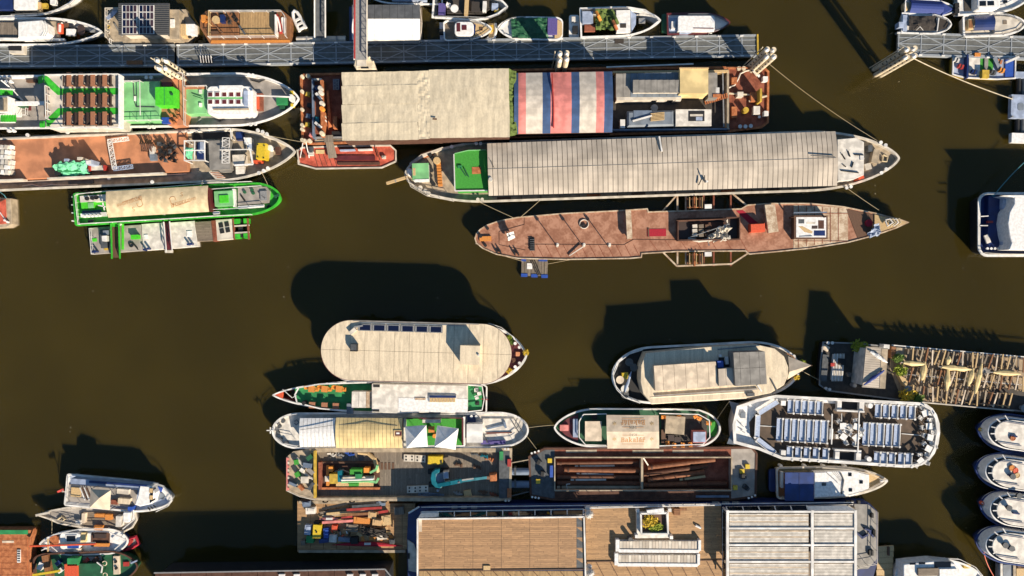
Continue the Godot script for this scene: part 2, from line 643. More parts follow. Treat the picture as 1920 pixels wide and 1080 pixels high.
	mat("steel", 150, 150, 150, "fine", 4, 0.45)
	mat("steel_dark", 88, 92, 96, "blotch", 5, 0.6)
	mat("steel_blue", 120, 136, 158, "stain", 6, 0.6)
	mat("jetty_deck", 112, 114, 112, "stain", 6, 0.75)
	mat("jetty_bar", 160, 166, 172, "fine", 4, 0.6)
	mat("pile", 238, 222, 192, "stain", 4, 0.6)
	mat("rope", 196, 178, 144, "", 1, 0.9)
	mat("rope_blue", 70, 130, 140, "", 1, 0.9)
	mat("bluewhite", 176, 190, 216, "stain", 5, 0.5)
	mat("terracotta", 150, 84, 56, "fine", 2, 0.9)
	mat("leaf", 150, 164, 40, "fine", 1.2, 0.8)
	mat("leaf_dark", 96, 124, 36, "fine", 1.2, 0.8)
	mat("leaf_yellow", 226, 190, 50, "fine", 1.2, 0.8)
	for l in ["leaf", "leaf_dark", "leaf_yellow"]:
		M[l].backlight_enabled = true
		M[l].backlight = Color(0.25, 0.28, 0.05)
	mat("print_brown", 196, 146, 98, "", 1, 0.9)
	mat("print_grey", 120, 110, 96, "", 1, 0.9)
	mat("pv", 16, 22, 52, "", 1, 0.12)
	mat("pv_brown", 70, 52, 60, "", 1, 0.15)
	mat("glass", 20, 24, 30, "", 1, 0.06)
	mat("cardboard", 214, 176, 128, "fine", 2, 0.9)
	mat("pipe_rust", 112, 72, 48, "rust", 5, 0.8)
	mat("pipe_brown", 142, 92, 60, "rust", 5, 0.8)
	for q in [["stain", ["deck_steamer", "roof_grey", "tarp_cream"], 0.7], ["fine", ["rust", "rust_dark", "red_deck", "deck_beige", "deck_dark"], 0.4], ["plank_x", ["wood", "wood_roof", "wood_grey"], 0.5], ["plank_z", ["wood_z", "wood_brown", "wood_grey_z"], 0.5]]:
		for n in q[1]: relief(n, q[0], q[2])
	# murky river water: a smooth clear surface over layers of suspended silt
	X.silt = tex_noise(9, 0.006, 0.87, 1.0, 5)
	var w := mat("water", 0, 0, 0, "", 1, 0.05)
	w.albedo_color = Color(0.5, 0.5, 0.4, 0.02)
	w.transparency = BaseMaterial3D.TRANSPARENCY_ALPHA
	w.metallic_specular = 0.28
	w.uv1_triplanar = true
	w.uv1_world_triplanar = true
	w.uv1_scale = Vector3.ONE / 26.0
	w.heightmap_enabled = true
	w.heightmap_texture = X.ripple
	w.heightmap_scale = 6.0
	for a in [["silt", 0.34], ["silt_bed", 1.0]]:
		var t := mat(a[0], 0, 0, 0, "silt", 110, 1.0)
		t.albedo_color = Color(0.060, 0.042, 0.0055).linear_to_srgb()
		t.specular_mode = BaseMaterial3D.SPECULAR_DISABLED
		if a[1] < 1:
			t.albedo_color.a = a[1]
			t.transparency = BaseMaterial3D.TRANSPARENCY_ALPHA

func _ready():
	rng.seed = 5
	# camera, sky, sun, exposure
	var c := Camera3D.new()
	c.name = "camera"
	add_child(c)
	c.position = Vector3(0, H, 0)
	c.rotation_degrees = Vector3(-90, 0, 0)
	c.fov = rad_to_deg(2.0 * atan(540.0 * S / H))
	c.far = 3000.0
	c.current = true
	var e := Environment.new()
	e.background_mode = Environment.BG_SKY
	var ps := ProceduralSkyMaterial.new()
	ps.sky_top_color = Color(0.42, 0.58, 0.76)
	ps.sky_horizon_color = Color(0.66, 0.74, 0.80)
	ps.ground_bottom_color = Color(0.10, 0.09, 0.06)
	ps.ground_horizon_color = Color(0.35, 0.36, 0.36)
	ps.sky_curve = 0.12
	ps.sky_energy_multiplier = 0.65
	ps.sun_angle_max = 12.0
	var sky := Sky.new()
	sky.sky_material = ps
	e.sky = sky
	e.tonemap_mode = Environment.TONE_MAPPER_LINEAR
	e.tonemap_exposure = 1.9
	e.sdfgi_enabled = true
	e.ssao_enabled = true
	e.ssil_enabled = true
	var we := WorldEnvironment.new()
	we.name = "environment"
	we.environment = e
	add_child(we)
	var sun := DirectionalLight3D.new()
	sun.name = "sun"
	sun.light_color = Color(1.0, 0.94, 0.85)
	sun.light_energy = 1.6
	sun.light_angular_distance = 0.5
	sun.shadow_enabled = true
	sun.directional_shadow_max_distance = 400.0
	add_child(sun)
	var el := deg_to_rad(28.0)
	sun.look_at_from_position(Vector3.ZERO, Vector3(-0.585 * cos(el), -sin(el), -0.811 * cos(el)))
	materials()
	# the river
	var pm := PlaneMesh.new()
	pm.size = Vector2(1600, 1600)
	T = Node3D.new()
	T.name = "water"
	add_child(T)
	tag(T, "murky olive brown river water of the harbour basin", "water", "", "structure")
	put("surface", pm, "water", Vector3.ZERO)
	for y in [0.1, 0.24, 0.42, 0.64, 0.9]: put("silt_layer", pm, "silt", Vector3(0, -y, 0))
	put("bed", pm, "silt_bed", Vector3(0, -1.2, 0))
	top_row()
	left_ships()
	barges()
	right_side()
	middle()
	lower_row()
	bottom_row()
	ropes()

# a sloping slab with thickness over four corners [x, y, h]
func slab(called: String, c: Array, thick: float, m, par: Node3D = null) -> MeshInstance3D:
	var p := pts3(c)
	var d := Vector3.UP * thick
	var b := MB.new()
	b.quad(p[0], p[1], p[2], p[3])
	b.quad(p[3] - d, p[2] - d, p[1] - d, p[0] - d)
	for i in 4:
		var j := (i + 1) % 4
		b.quad(p[i], p[i] - d, p[j] - d, p[j])
	return emit(called, b, m, par)

# low frame of a window or hatch with its pane
func pane(called: String, x: float, y: float, w: float, d: float, h: float, frame, glass, deg := NAN, par: Node3D = null):
	var o := bx(called, x, y, w, d, h - 0.02, h + 0.06, frame, deg, par)
	bx("pane", x, y, w * 0.78, d * 0.78, h + 0.05, h + 0.075, glass, deg, o if par == null else par)
	return o

func dolphin(label: String, tops: Array, h := 8.0, perforated := true):
	thing("mooring_dolphin", label, "mooring pile", tops[0], tops[1], 0.0, "mooring dolphins beside the jetties")
	T.position.y = 0.0
	for i in range(0, tops.size(), 2):
		var o := cy("pile", tops[i], tops[i + 1], 0.34, -1.19, h - 0.35 * (i / 2 % 2), "pile", 12)
		cy("cap", tops[i], tops[i + 1], 0.3, h - 0.35 * (i / 2 % 2) + 0.001, h + 0.25, "white", 12, 0.06, o)
		if perforated:
			var q := P(tops[i], tops[i + 1], h)
			for j in 5:
				put("lifting_hole", cyl_mesh(0.13, 0.06, 10), "black", Vector3(q.x, 2.6 + j * 1.0, q.z) + Vector3(q.x, 0, q.z).normalized() * -0.33, o, Basis(Vector3.UP, -atan2(q.z, q.x)) * Basis(Vector3.BACK, PI / 2))
	var n := tops.size()
	for z in [1.4, 3.2]:
		var b := MB.new()
		for i in range(0, n, 2):
			var p := P(tops[i], tops[i + 1], h)
			var q := P(tops[(i + 2) % n], tops[(i + 3) % n], h)
			b.bar(Vector3(p.x, z, p.z), Vector3(q.x, z, q.z), 0.22)
		emit("tie_beam", b, "steel")
	var g := P(tops[0], tops[1], h)
	put("guide_pole", cyl_mesh(0.07, h + 0.5, 8), "pile", Vector3(g.x - 0.65, (h + 0.5) / 2 - 0.4, g.z - 0.2))

func jetty(label: String, x0: float, y0: float, x1: float, y1: float, w: float, h: float, step := 42.3):
	var deg := rad_to_deg(atan2(y1 - y0, x1 - x0))
	thing("floating_jetty", label, "jetty", (x0 + x1) / 2, (y0 + y1) / 2, deg)
	var l := Vector2(x1 - x0, y1 - y0).length()
	bx("deck", (x0 + x1) / 2, (y0 + y1) / 2, l, w - 3, h - 0.12, h, "jetty_deck")
	var d := Vector2(x1 - x0, y1 - y0) / l
	var nr := Vector2(-d.y, d.x)
	var at := func(s: float, t: float) -> Vector2: return Vector2(x0, y0) + d * s + nr * t
	for t in [-0.5, 0.5]:
		var q: Vector2 = at.call(l / 2, t * w)
		bx("edge_beam", q.x, q.y, l, 3.8, h - 0.45, h + 0.1, "jetty_bar")
	for t in [-0.28, 0.0, 0.28]:
		var q: Vector2 = at.call(l / 2, t * w)
		bx("stringer", q.x, q.y, l - 2, 1.4, h + 0.002, h + 0.05, "jetty_bar")
	var n := int(l / step)
	for i in n + 1:
		var q: Vector2 = at.call(i * step + 3, 0)
		bx("cross_beam", q.x, q.y, 2.0, w - 4, h + 0.004, h + 0.065, "jetty_bar")
		for t in [-0.5, 0.5]:
			var e: Vector2 = at.call(i * step + 3, t * w)
			bx("cleat", e.x, e.y, 6, 2.2, h + 0.1, h + 0.26, "white")
		if i < n:
			var a: Vector2 = at.call(i * step + 3, w * (-0.46 if i % 2 else 0.0))
			var b: Vector2 = at.call((i + 1) * step + 3, w * (0.0 if i % 2 else -0.46))
			bar("diagonal_brace", [a.x, a.y, h + 0.035, b.x, b.y, h + 0.035], 0.11, "jetty_bar", null, 0.056)
			a = at.call(i * step + 3, w * (0.46 if i % 2 else 0.0))
			b = at.call((i + 1) * step + 3, w * (0.0 if i % 2 else 0.46))
			bar("diagonal_brace", [a.x, a.y, h + 0.036, b.x, b.y, h + 0.036], 0.11, "jetty_bar", null, 0.057)
	for i in int(l / 130) + 1:
		var q: Vector2 = at.call(minf(i * 130 + 40, l - 40), 0)
		bx("float", q.x, q.y, 70, w - 8, -0.5, h - 0.13, "steel_dark")

# footbridge between two points, with truss sides
func gangway(called: String, label: String, x: float, y0: float, y1: float, w: float, h0: float, h1: float, deck, ra, rb):
	thing(called, label, "gangway", x, y1)
	var c := [x - w / 2, y0, h0, x + w / 2, y0, h0, x + w / 2, y1, h1, x - w / 2, y1, h1]
	slab("walkway", c, 0.12, deck)
	for s in [-1, 1]:
		var m = ra if s < 0 else rb
		var xx: float = x + s * w * 0.5
		bar("bottom_chord", [xx, y0, h0 + 0.02, xx, y1, h1 + 0.02], 0.16, m)
		bar("top_chord", [xx, y0, h0 + 1.1, xx, y1, h1 + 1.1], 0.14, m)
		var n := int(absf(y1 - y0) / 13)
		for i in n + 1:
			var t := float(i) / n
			var u := float(i + 1) / n
			bar("post", [xx, lerpf(y0, y1, t), lerpf(h0, h1, t) + 0.1, xx, lerpf(y0, y1, t), lerpf(h0, h1, t) + 1.05], 0.08, m)
			if i < n: bar("diagonal", [xx, lerpf(y0, y1, t), lerpf(h0, h1, t) + 0.1, xx, lerpf(y0, y1, u), lerpf(h0, h1, u) + 1.05], 0.06, m)

func top_row():
	# the two jetties and their piles
	jetty("long grey steel jetty with braced grating running along the top of the basin", 331, 103.5, 1421, 85, 38, 0.8)
	bx("end_plate", 1421, 84, 3, 40, 0.3, 1.0, "yellow_dull")
	jetty("shorter grey jetty piece at the top left beside the white motor yacht", -70, 106, 327, 103.5, 38, 0.8)
	thing("power_pedestal", "white service box with black lid on the jetty by the white yacht", "service box", 31, 91, 2.0, "", 0.86)
	bx("body", 31, 91, 27, 18, 0.86, 1.5, "offwhite"); bx("lid", 28, 88, 24, 13, 1.501, 1.58, "black")
	thing("deck_mat", "dark rubber mat lying on the jetty below the junk-filled motorboat", "mat", 1161, 77, -1.0, "", 0.87)
	bx("mat", 1161, 77, 17, 9, 0.87, 0.9, "cloth_black")
	thing("wooden_bench", "brown plank bench on the jetty above the green and white ship", "bench", 252, 117, 0, "", 0.87)
	for i in 3: bx("plank", 252, 114.4 + i * 2.6, 30, 2.2, 1.25, 1.31, "wood_brown")
	for s in [-12, 12]: bx("leg", 252 + s, 117, 2, 7, 0.865, 1.249, "steel")
	thing("bicycle_rack", "pale tubular rack with brown base standing on the jetty near the timber raft", "rack", 386, 112, -1.0, "", 0.87)
	bx("base", 386, 112, 22, 8, 0.87, 1.2, "bench_dark")
	for i in 5: bar("hoop", [377 + i * 5, 108, 1.2, 375 + i * 5, 104, 2.0, 377 + i * 5, 117, 2.0, 377 + i * 5, 117, 0.9], 0.07, "white")
	dolphin("cluster of pale piles over the rail of the green and white ship", [293, 112, 307, 112, 308, 127, 294, 126])
	dolphin("pair of pale piles at the jetty above the striped barge cover", [1050, 100, 1063, 99, 1063, 110, 1050, 111], 6.6, false)
	dolphin("cluster of perforated piles at the right end of the long jetty", [1439, 92, 1451, 93, 1452, 106, 1440, 104])
	dolphin("cluster of perforated piles at the left end of the right jetty", [1702, 92, 1716, 90, 1716, 104, 1702, 105])
	gangway("gangway", "narrow white truss gangway coming down beside the timber raft", 600, -14, 70, 20, 3.2, 1.3, "steel_dark", "white", "white")
	gangway("gangway", "broad gangway with a red handrail crossing the long jetty", 676, -16, 112, 24, 6.6, 5.7, "steel", "white", "offwhite")
	bar("handrail", [665, -14, 7.75, 665, 110, 6.9], 0.18, "red")
	thing("landing_block", "cream concrete landing block under the foot of the broad gangway", "concrete block", 682, 119)
	pr("block", [666, 110, 690, 104, 700, 114, 706, 130, 668, 130, 663, 122], 4.6, 5.5, "pile", 0.1); pr("pile", [676, 113, 694, 112, 696, 126, 678, 127], -1.19, 4.6, "pile")
	bx("plate", 678, 118, 18, 12, 5.501, 5.6, "offwhite"); bx("slot", 684, 127, 14, 3, 5.502, 5.56, "black")
	for s in [0, 1]: bar("post", [693 + s * 7, 108 + s * 8, 5.5, 693 + s * 7, 108 + s * 8, 6.5], 0.2, "pile")
	thing("mooring_float", "long pale cylindrical float lying against the jetty below the narrow gangway", "float", 603, 74, -0.8)
	tube("float_tube", [557, 75, 0.25, 649, 73.5, 0.25], 0.45, "offwhite", null, 14)
	for x in [575, 603, 631]: bx("strap", x, 74, 3, 13, 0.0, 0.72, "steel")

	# boats along the top edge, from the left
	thing("motor_yacht", "white motor yacht cut by the top left corner with a navy hatch", "motor yacht", 60, 0)
	hull(boat(-80, 0, 146, -8, 70, [0, 1, 1, 0], [90, 2, 1.25, 0]), 1.2, 1.5, 0.2, "gel", "white", "gel", 0.5)
	rc("hatch", -10, -6, 23, 17, 1.2, 1.9, "blue_navy"); rc("side_window", 25, 18, 68, 21, 1.2, 1.7, "glass")
	rc("cabin", 26, -20, 66, 17, 1.2, 2.2, "gel"); rc("seat", 70, 4, 76, 22, 1.2, 1.7, "wood_tan"); rc("cushion", 78, 6, 88, 15, 1.2, 1.55, "yellow_dull")
	rc("cockpit_table", 94, -2, 103, 8, 1.2, 1.8, "white"); rail([20, 27, 90, 24, 128, 8, 143, -6], 1.5, 2.1, "steel")
	thing("motor_yacht", "white motor yacht with teak cockpit moored at the left end of the jetty", "motor yacht", 60, 58, 0.5)
	hull(boat(-80, 59, 191, 59, 52, [0, 1, 1, 0], [108, 2, 1.35, 0]), 1.3, 1.6, 0.22, "gel", "white", "gel", 0.5)
	rc("teak_deck", -40, 42, 32, 71, 1.3, 1.36, "wood_grey_z"); rc("coaming", -40, 71, 120, 75, 1.3, 1.75, "white"); rc("side_window", 52, 72.5, 110, 75.5, 1.3, 1.62, "bench_dark")
	pr("hardtop", [33, 40, 78, 37, 88, 44, 90, 62, 86, 70, 33, 71], 1.5, 3.0, "gel", 0.12)
	for i in 3: bar("grab_rail", [76 + i * 4, 39, 3.04, 81 + i * 4, 48, 3.04, 82 + i * 4, 60, 3.04, 77 + i * 4, 69, 3.04], 0.08, "white")
	rc("bow_well", 89, 40, 112, 70, 1.3, 1.5, "deck_beige"); rc("sunpad_frame", 108, 44, 116, 62, 1.5, 1.9, "orange_red"); rc("cushion", 110, 46, 114, 60, 1.901, 1.96, "white")
	pr("skylight", rounded(145, 47, 158, 65, 5), 1.3, 1.45, "bench_dark", 0.04); rc("hatch", 119, 43, 127, 51, 1.3, 1.5, "wood_dark"); rc("locker", 124, 54, 140, 66, 1.3, 1.62, "white_paint"); rc("windlass", 168, 55, 177, 60, 1.3, 1.6, "steel")
	rail([30, 34.5, 90, 34.5, 140, 40, 172, 50, 190, 59, 172, 69, 140, 79, 90, 84], 1.6, 2.3, "white", 2.0)

	thing("raft_houseboat", "beige raft houseboat with solar panels on a dark ribbed roof", "houseboat", 282, 50)
	pr("pontoon", [196, 14, 222, 14, 222, 17, 348, 17, 352, 28, 368, 46, 368, 58, 352, 80, 208, 82, 196, 68], -0.4, 0.7, "deck_beige", 0.06)
	rc("house", 227, 12, 313, 61, 0.7, 3.0, "offwhite")
	var roof := rc("roof", 222, 6, 317, 65, 3.0, 3.2, "roof_dark")
	for i in 15: bx("rib", 269.5, 9 + i * 3.85, 95, 1.5, 3.2, 3.28, "roof_dark", NAN, roof)
	for c in 2:
		for r in 4:
			var pv := bx("solar_panel", 243 + c * 31.5, 16 + r * 13.7, 29, 13, 3.285, 3.37, "white", NAN)
			for q in 4: bx("cell", 233 + c * 31.5 + q * 6.7, 16 + r * 13.7, 5.6, 11.6, 3.371, 3.385, "pv_brown" if q % 2 else "pv", NAN, pv)
	rc("lean_to_roof", 318, 18, 336, 73, 0.7, 2.3, "deck_beige"); rc("skylight", 319, 36, 327, 51, 2.301, 2.45, "white_paint"); rc("foredeck_box", 348, 45, 365, 64, 0.7, 1.6, "white_paint"); rc("door", 331, 45, 347, 67, 0.7, 1.9, "wood_tan"); rc("locker", 352, 66, 357, 70, 0.7, 1.1, "black")
	rail([222, 15, 197, 15, 197, 69], 0.7, 1.7, "offwhite", 0.9, 0.09); rail([205, 72, 205, 80], 0.7, 1.7, "white", 0.9)
	for i in 5: ring("fender_ring", 203, 20 + i * 10, 0.8, 0.26, 0.1, ["offwhite", "yellow_dull"][i % 2])
	item("lounger:bluewhite", "pale blue lounger on the deck of the solar panelled raft", "lounger", 213, 29, 0.7, -50)
	thing("rolled_awning", "rolled grey awning lying beside the loungers on the solar raft", "awning", 222, 58, 0, "", 0.7)
	tube("roll", [215, 45, 0.85, 229, 68, 0.85], 0.14, "roof_mid")

	thing("timber_raft", "open timber deck raft with orange side and white rail", "raft boat", 460, 50)
	var tr := [374, 30, 388, 19, 528, 18.5, 544, 31, 545, 79, 393, 81, 375, 52]
	pr("hull", tr, -0.4, 1.3, "wood_brown", 0.05); pr("rubbing_strake", [396, 75.5, 543, 74.5, 544, 79, 395, 80.5], 1.3, 1.36, "wood_orange")
	pr("deck", [379, 31, 390, 21, 527, 20.5, 541, 32, 542, 73, 395, 74, 379, 51], 1.301, 1.36, "wood_brown")
	rc("raised_deck", 450, 22, 514, 66, 1.36, 1.5, "wood_z"); rc("locker", 377, 28, 386, 40, 1.36, 2.0, "wood_orange"); rc("locker", 396, 22, 412, 30, 1.36, 1.7, "wood_brown"); rc("step", 395, 58, 410, 64, 1.36, 1.6, "wood_dark")
	rail([391, 19.5, 526, 19, 534, 30, 534, 66], 1.36, 2.4, "white", 1.9); rail([389, 68, 516, 67], 1.36, 2.4, "white", 1.9); rail([391, 20, 391, 66], 1.36, 2.4, "wood_tan", 1.9, 0.1)
	rc("roof_frame", 515, 27, 517, 64, 1.36, 2.5, "white"); bar("brace", [397, 40, 2.2, 418, 62, 1.5], 0.12, "wood_dark")
	item("locker:blue_navy", "navy cushion box on the timber raft", "box", 420, 38, 1.36, 90)
	item("chair:cloth_black", "black armchair on the timber raft facing the navy box", "chair", 433, 44, 1.36, 180)
	item("chair:black", "black chair on the timber raft next to its brown gangplank", "chair", 445, 40, 1.36, 120)
	item("round_table:wood_tan", "small round tan table on the timber raft", "table", 409, 41, 1.36)
	thing("kayak", "red and white kayak propped at the right end of the timber raft", "kayak", 525, 45, 0, "", 1.5)
	tube("hull", [518, 28, 1.6, 521, 34, 1.62, 525, 46, 1.62, 527, 58, 1.62, 526, 63, 1.6], 0.26, "red"); tube("stripe", [520, 32, 1.85, 524, 46, 1.87, 526, 59, 1.86], 0.12, "white")
	thing("paddle_board", "white board lying beside the red kayak on the timber raft", "board", 531, 50, 0, "", 1.36)
	pr("board", spin(rounded(528, 32, 534, 62, 3), -4), 1.36, 1.5, "white")
	thing("gangplank", "dark plank leaning on the timber raft between chairs and open deck", "plank", 456, 57, 0, "", 1.5)
	slab("plank", [446, 48, 1.7, 450, 47, 1.7, 462, 64, 1.56, 458, 65, 1.56], 0.05, "steel_dark")

	thing("dinghy", "small white inflatable dinghy tied between the timber raft and the gangway", "dinghy", 561, 39)
	tube("inflatable_tube", [562, 59, 0.3, 556, 47, 0.3, 550, 33, 0.32, 549, 24, 0.36, 552, 20, 0.38, 557, 23, 0.36, 562, 30, 0.32, 568, 41, 0.3, 574, 53, 0.3], 0.22, "white", null, 10)
	pr("floor", [552, 25, 556, 25, 567, 43, 570, 51, 563, 55, 557, 44, 552, 32], 0.1, 0.2, "black"); bx("seat", 558, 36, 4, 12, 0.25, 0.5, "white", 62.0); bx("seat", 562, 44, 4, 12, 0.25, 0.5, "white", 62.0); bx("transom", 566, 52, 3, 9, 0.15, 0.6, "white", 62.0)

	thing("roofed_houseboat", "white houseboat with ridged roof behind the broad gangway", "houseboat", 722, 42, -0.4)
	rc("hull", 655, 12, 788, 77, -0.4, 0.9, "blue_navy"); rc("walls", 663, 13, 784, 73, 0.9, 2.75, "white")
	for i in 9:
		slab("roof_panel", [660 + i * 14.2, 9, 2.8, 673.7 + i * 14.2, 9, 2.8, 673.7 + i * 14.2, 35, 3.7, 660 + i * 14.2, 35, 3.7], 0.1, "roof_mid")
		slab("roof_panel", [660 + i * 14.2, 35.2, 3.7, 674 + i * 14.2, 35.2, 3.7, 674 + i * 14.2, 74, 2.9, 660 + i * 14.2, 74, 2.9], 0.1, "white_paint")
	rail([786, 8, 791, 40, 788, 76], 0.9, 1.8, "offwhite"); rc("porch", 785, 14, 791, 72, 0.4, 0.9, "wood_grey")
	thing("motorboat", "white boat stern just showing over the roofed houseboat at the top edge", "motorboat", 730, 0)
	hull(boat(830, -6, 690, -9, 30, [0, 1, 1, 0], [50, 2, 1.4, 0]), 0.9, 1.1, 0.15, "gel", "white", "gel"); rc("cabin", 735, -16, 800, 1, 0.9, 1.6, "bluewhite"); boll(790, 6, 1.1)

	thing("motor_yacht", "dark decked white cruiser at the top edge right of the roofed houseboat", "motor yacht", 880, 8, 3)
	hull(boat(812, 2, 952, 12, 62, [0, 1, 1, 0], [70, 2, 1.15, 0]), 1.1, 1.5, 0.2, "gel", "white", "gel", 0.4)
	pr("cockpit_floor", [836, -20, 918, -18, 921, 16, 905, 27, 838, 26], 1.1, 1.16, "deck_dark"); rc("hatch", 822, 6, 835, 27, 1.1, 1.6, "purple"); rc("seat_back", 871, -6, 878, 27, 1.16, 1.9, "wood_tan"); rc("seat", 884, 3, 900, 22, 1.16, 1.6, "cloth_black"); rc("helm", 905, 2, 912, 20, 1.16, 2.0, "white"); rc("foredeck_hatch", 922, 6, 934, 18, 1.1, 1.5, "bluewhite"); rc("cushion", 927, 16, 936, 22, 1.1, 1.4, "yellow_dull")
	rail([815, 30, 880, 31, 917, 33, 935, 27, 951, 14], 1.5, 2.0, "steel")
	item("chair:white", "white chair in the cockpit of the dark decked cruiser", "chair", 842, 13, 1.16, 20)
	item("round_table:white", "white round table in the cockpit of the dark decked cruiser", "table", 853, 20, 1.16)
	thing("motorboat", "small white cabin cruiser with a tan deck close above the jetty", "motorboat", 870, 57, -1)
	hull(boat(832, 58, 922, 54, 38, [8, 2, 2, 0.7], [52, 2, 1.5, 0]), 0.9, 1.2, 0.15, "gel", "wood_grey", "gel")
	pr("foredeck", boat(872, 56.5, 918, 54.2, 29, [0, 1, 1, 0], [42, 2, 1.5, 0]), 0.9, 1.28, "wood_tan"); pr("cabin", rounded(852, 40, 888, 67, 8), 0.9, 2.1, "gel", 0.1); rc("window", 856, 43, 863, 59, 2.1, 2.13, "maroon"); rc("roof_hatch", 866, 47, 875, 56, 2.1, 2.16, "maroon"); pr("windscreen", [884, 44, 892, 46, 890, 62, 883, 65], 1.2, 1.75, "blue_navy"); rc("hatch", 899, 51, 905, 57, 1.28, 1.36, "wood_dark")
	rc("swim_platform", 824, 42, 832, 54, 0.3, 0.5, "bluewhite"); rc("swim_platform", 825, 65, 834, 76, 0.3, 0.5, "bluewhite"); bx("outboard", 828, 59, 8, 7, 0.3, 1.2, "black"); rail([880, 40, 905, 45, 920, 54, 905, 65, 880, 73], 1.2, 1.8, "steel")
	thing("dinghy", "tan rubber dinghy squeezed behind the small cabin cruiser", "dinghy", 922, 58)
	tube("inflatable_tube", [914, 70, 0.35, 917, 74, 0.35, 927, 72, 0.35, 930, 58, 0.35, 929, 44, 0.35], 0.2, "gel", null, 8); rc("floor", 916, 44, 928, 71, 0.1, 0.3, "wood_tan"); rc("seat", 917, 47, 925, 58, 0.3, 0.55, "yellow_dull")
	thing("covered_boat", "white boat under a green tarpaulin with purple stern cover", "motorboat", 994, 53, 1)
	hull(boat(1055, 54, 933, 52, 43, [14, 2, 2, 0.55], [46, 2, 1.4, 0]), 0.9, 1.15, 0.18, "gel", "white", "gel")
	cloth("tarpaulin", [958, 34, 1.3, 1028, 33, 1.3, 1028, 72, 1.25, 960, 72, 1.2], "green_dark", 0.35, 18, 12, 1.2, -0.15)
	rc("stern_cover", 1027, 34, 1045, 64, 1.0, 1.5, "purple"); pr("stern_deck", boat(1054, 54, 1040, 54, 34, [12, 2, 2, 0.55], [0, 1, 1, 0]), 1.0, 1.22, "wood_tan"); boll(946, 62, 0.9, "steel", 0.6); rail([985, 31, 960, 33, 945, 40, 935, 52], 1.15, 1.6, "steel")
	thing("motorboat", "white cabin boat heaped with an olive tarpaulin and gear above the jetty", "motorboat", 1150, 42, -1)
	hull(boat(1088, 43, 1239, 38, 56, [0, 1, 1, 0], [78, 2, 1.3, 0]), 1.0, 1.4, 0.2, "gel", "white_dirty", "gel", 0.35)
	pr("swim_platform", rounded(1067, 28, 1086, 71, 4), 0.2, 0.55, "gel"); bx("outboard", 1079, 54, 10, 12, 0.5, 1.4, "black"); bx("locker", 1078, 36, 12, 10, 0.55, 0.9, "white_dirty")
	cloth("tarpaulin", [1118, 18, 1.9, 1152, 17, 1.9, 1150, 58, 1.7, 1116, 57, 1.8], "olive", 0.5, 12, 12, 1.3, 0.0, null, 0.3)
	rc("cabin", 1156, 19, 1182, 60, 1.0, 1.9, "gel"); pr("windscreen", [1182, 19, 1193, 27, 1192, 46, 1184, 60], 1.0, 1.6, "bluewhite"); rc("hatch", 1163, 44, 1174, 52, 1.901, 1.95, "cloth_black"); rc("side_panel", 1092, 21, 1112, 44, 1.0, 1.7, "bluewhite"); rc("bench", 1096, 46, 1116, 58, 1.0, 1.5, "rust"); rc("hatch", 1198, 34, 1210, 43, 1.0, 1.25, "steel")
	rail([1092, 17, 1178, 14], 1.4, 2.1, "steel"); rail([1178, 13, 1210, 18, 1237, 37, 1210, 58, 1185, 66], 1.4, 2.0, "white")
	for q in [["rolled sheet leaning on the olive tarpaulin", 1122, 30, "orange"], ["brown sack on the olive tarpaulin by the cabin", 1153, 47, "rust_orange"], ["folded dark net beside the cabin of the tarpaulin boat", 1155, 36, "olive"]]:
		thing("bundle", q[0], "bundle", q[1], q[2], 0, "", 1.0)
		tube("roll", [q[1] - 4, q[2] - 8, 2.3, q[1], q[2], 2.5, q[1] + 4, q[2] + 9, 2.2], 0.22, q[3])
	thing("motorboat", "white cabin boat with a green stern platform near the jetty's right end", "motorboat", 1305, 45, 1)
	hull(boat(1251, 45, 1369, 42, 40, [0, 1, 1, 0], [58, 2, 1.4, 0]), 0.9, 1.2, 0.16, "gel", "white", "maroon", 0.3)
	pr("swim_platform", rounded(1241, 26, 1252, 63, 3), 0.2, 0.5, "green_dark"); rc("cabin", 1272, 31, 1338, 58, 0.9, 1.8, "gel"); pr("cabin_roof", rounded(1271, 29, 1340, 59, 4), 1.8, 1.92, "white_paint", 0.05); rc("cockpit_floor", 1255, 33, 1270, 60, 0.92, 0.98, "bluewhite"); rc("seat", 1259, 40, 1266, 54, 0.98, 1.4, "white"); pr("windscreen", [1274, 60, 1300, 60, 1290, 64, 1274, 64], 0.9, 1.3, "bluewhite")
	rail([1290, 26, 1330, 26, 1352, 33, 1367, 42, 1352, 54, 1330, 62], 1.2, 1.7, "steel"); rc("cabin_band", 1300, 52, 1338, 53.5, 1.921, 1.95, "maroon")

func make_lounger(m: String):
	lb("seat", Vector3(0.25, 0.35, 0), Vector3(1.2, 0.08, 0.6), m)
	lb("backrest", Vector3(-0.6, 0.52, 0), Vector3(0.7, 0.07, 0.6), m, null, Basis(Vector3.BACK, -0.5))
	for i in 4: lb("leg", Vector3(-0.25 + 1.0 * (i % 2), 0.155, -0.25 + 0.5 * (i / 2)), Vector3(0.05, 0.31, 0.05), "steel")

func make_bench(m: String):
	for i in 2: lb("seat_board", Vector3(0, 0.45, -0.1 + 0.2 * i), Vector3(1.75, 0.04, 0.17), m)
	lb("backrest", Vector3(0, 0.68, 0.2), Vector3(1.75, 0.22, 0.04), m)
	for s in [-0.7, 0.7]: lb("leg", Vector3(s, 0.21, 0), Vector3(0.07, 0.42, 0.32), "steel_dark")

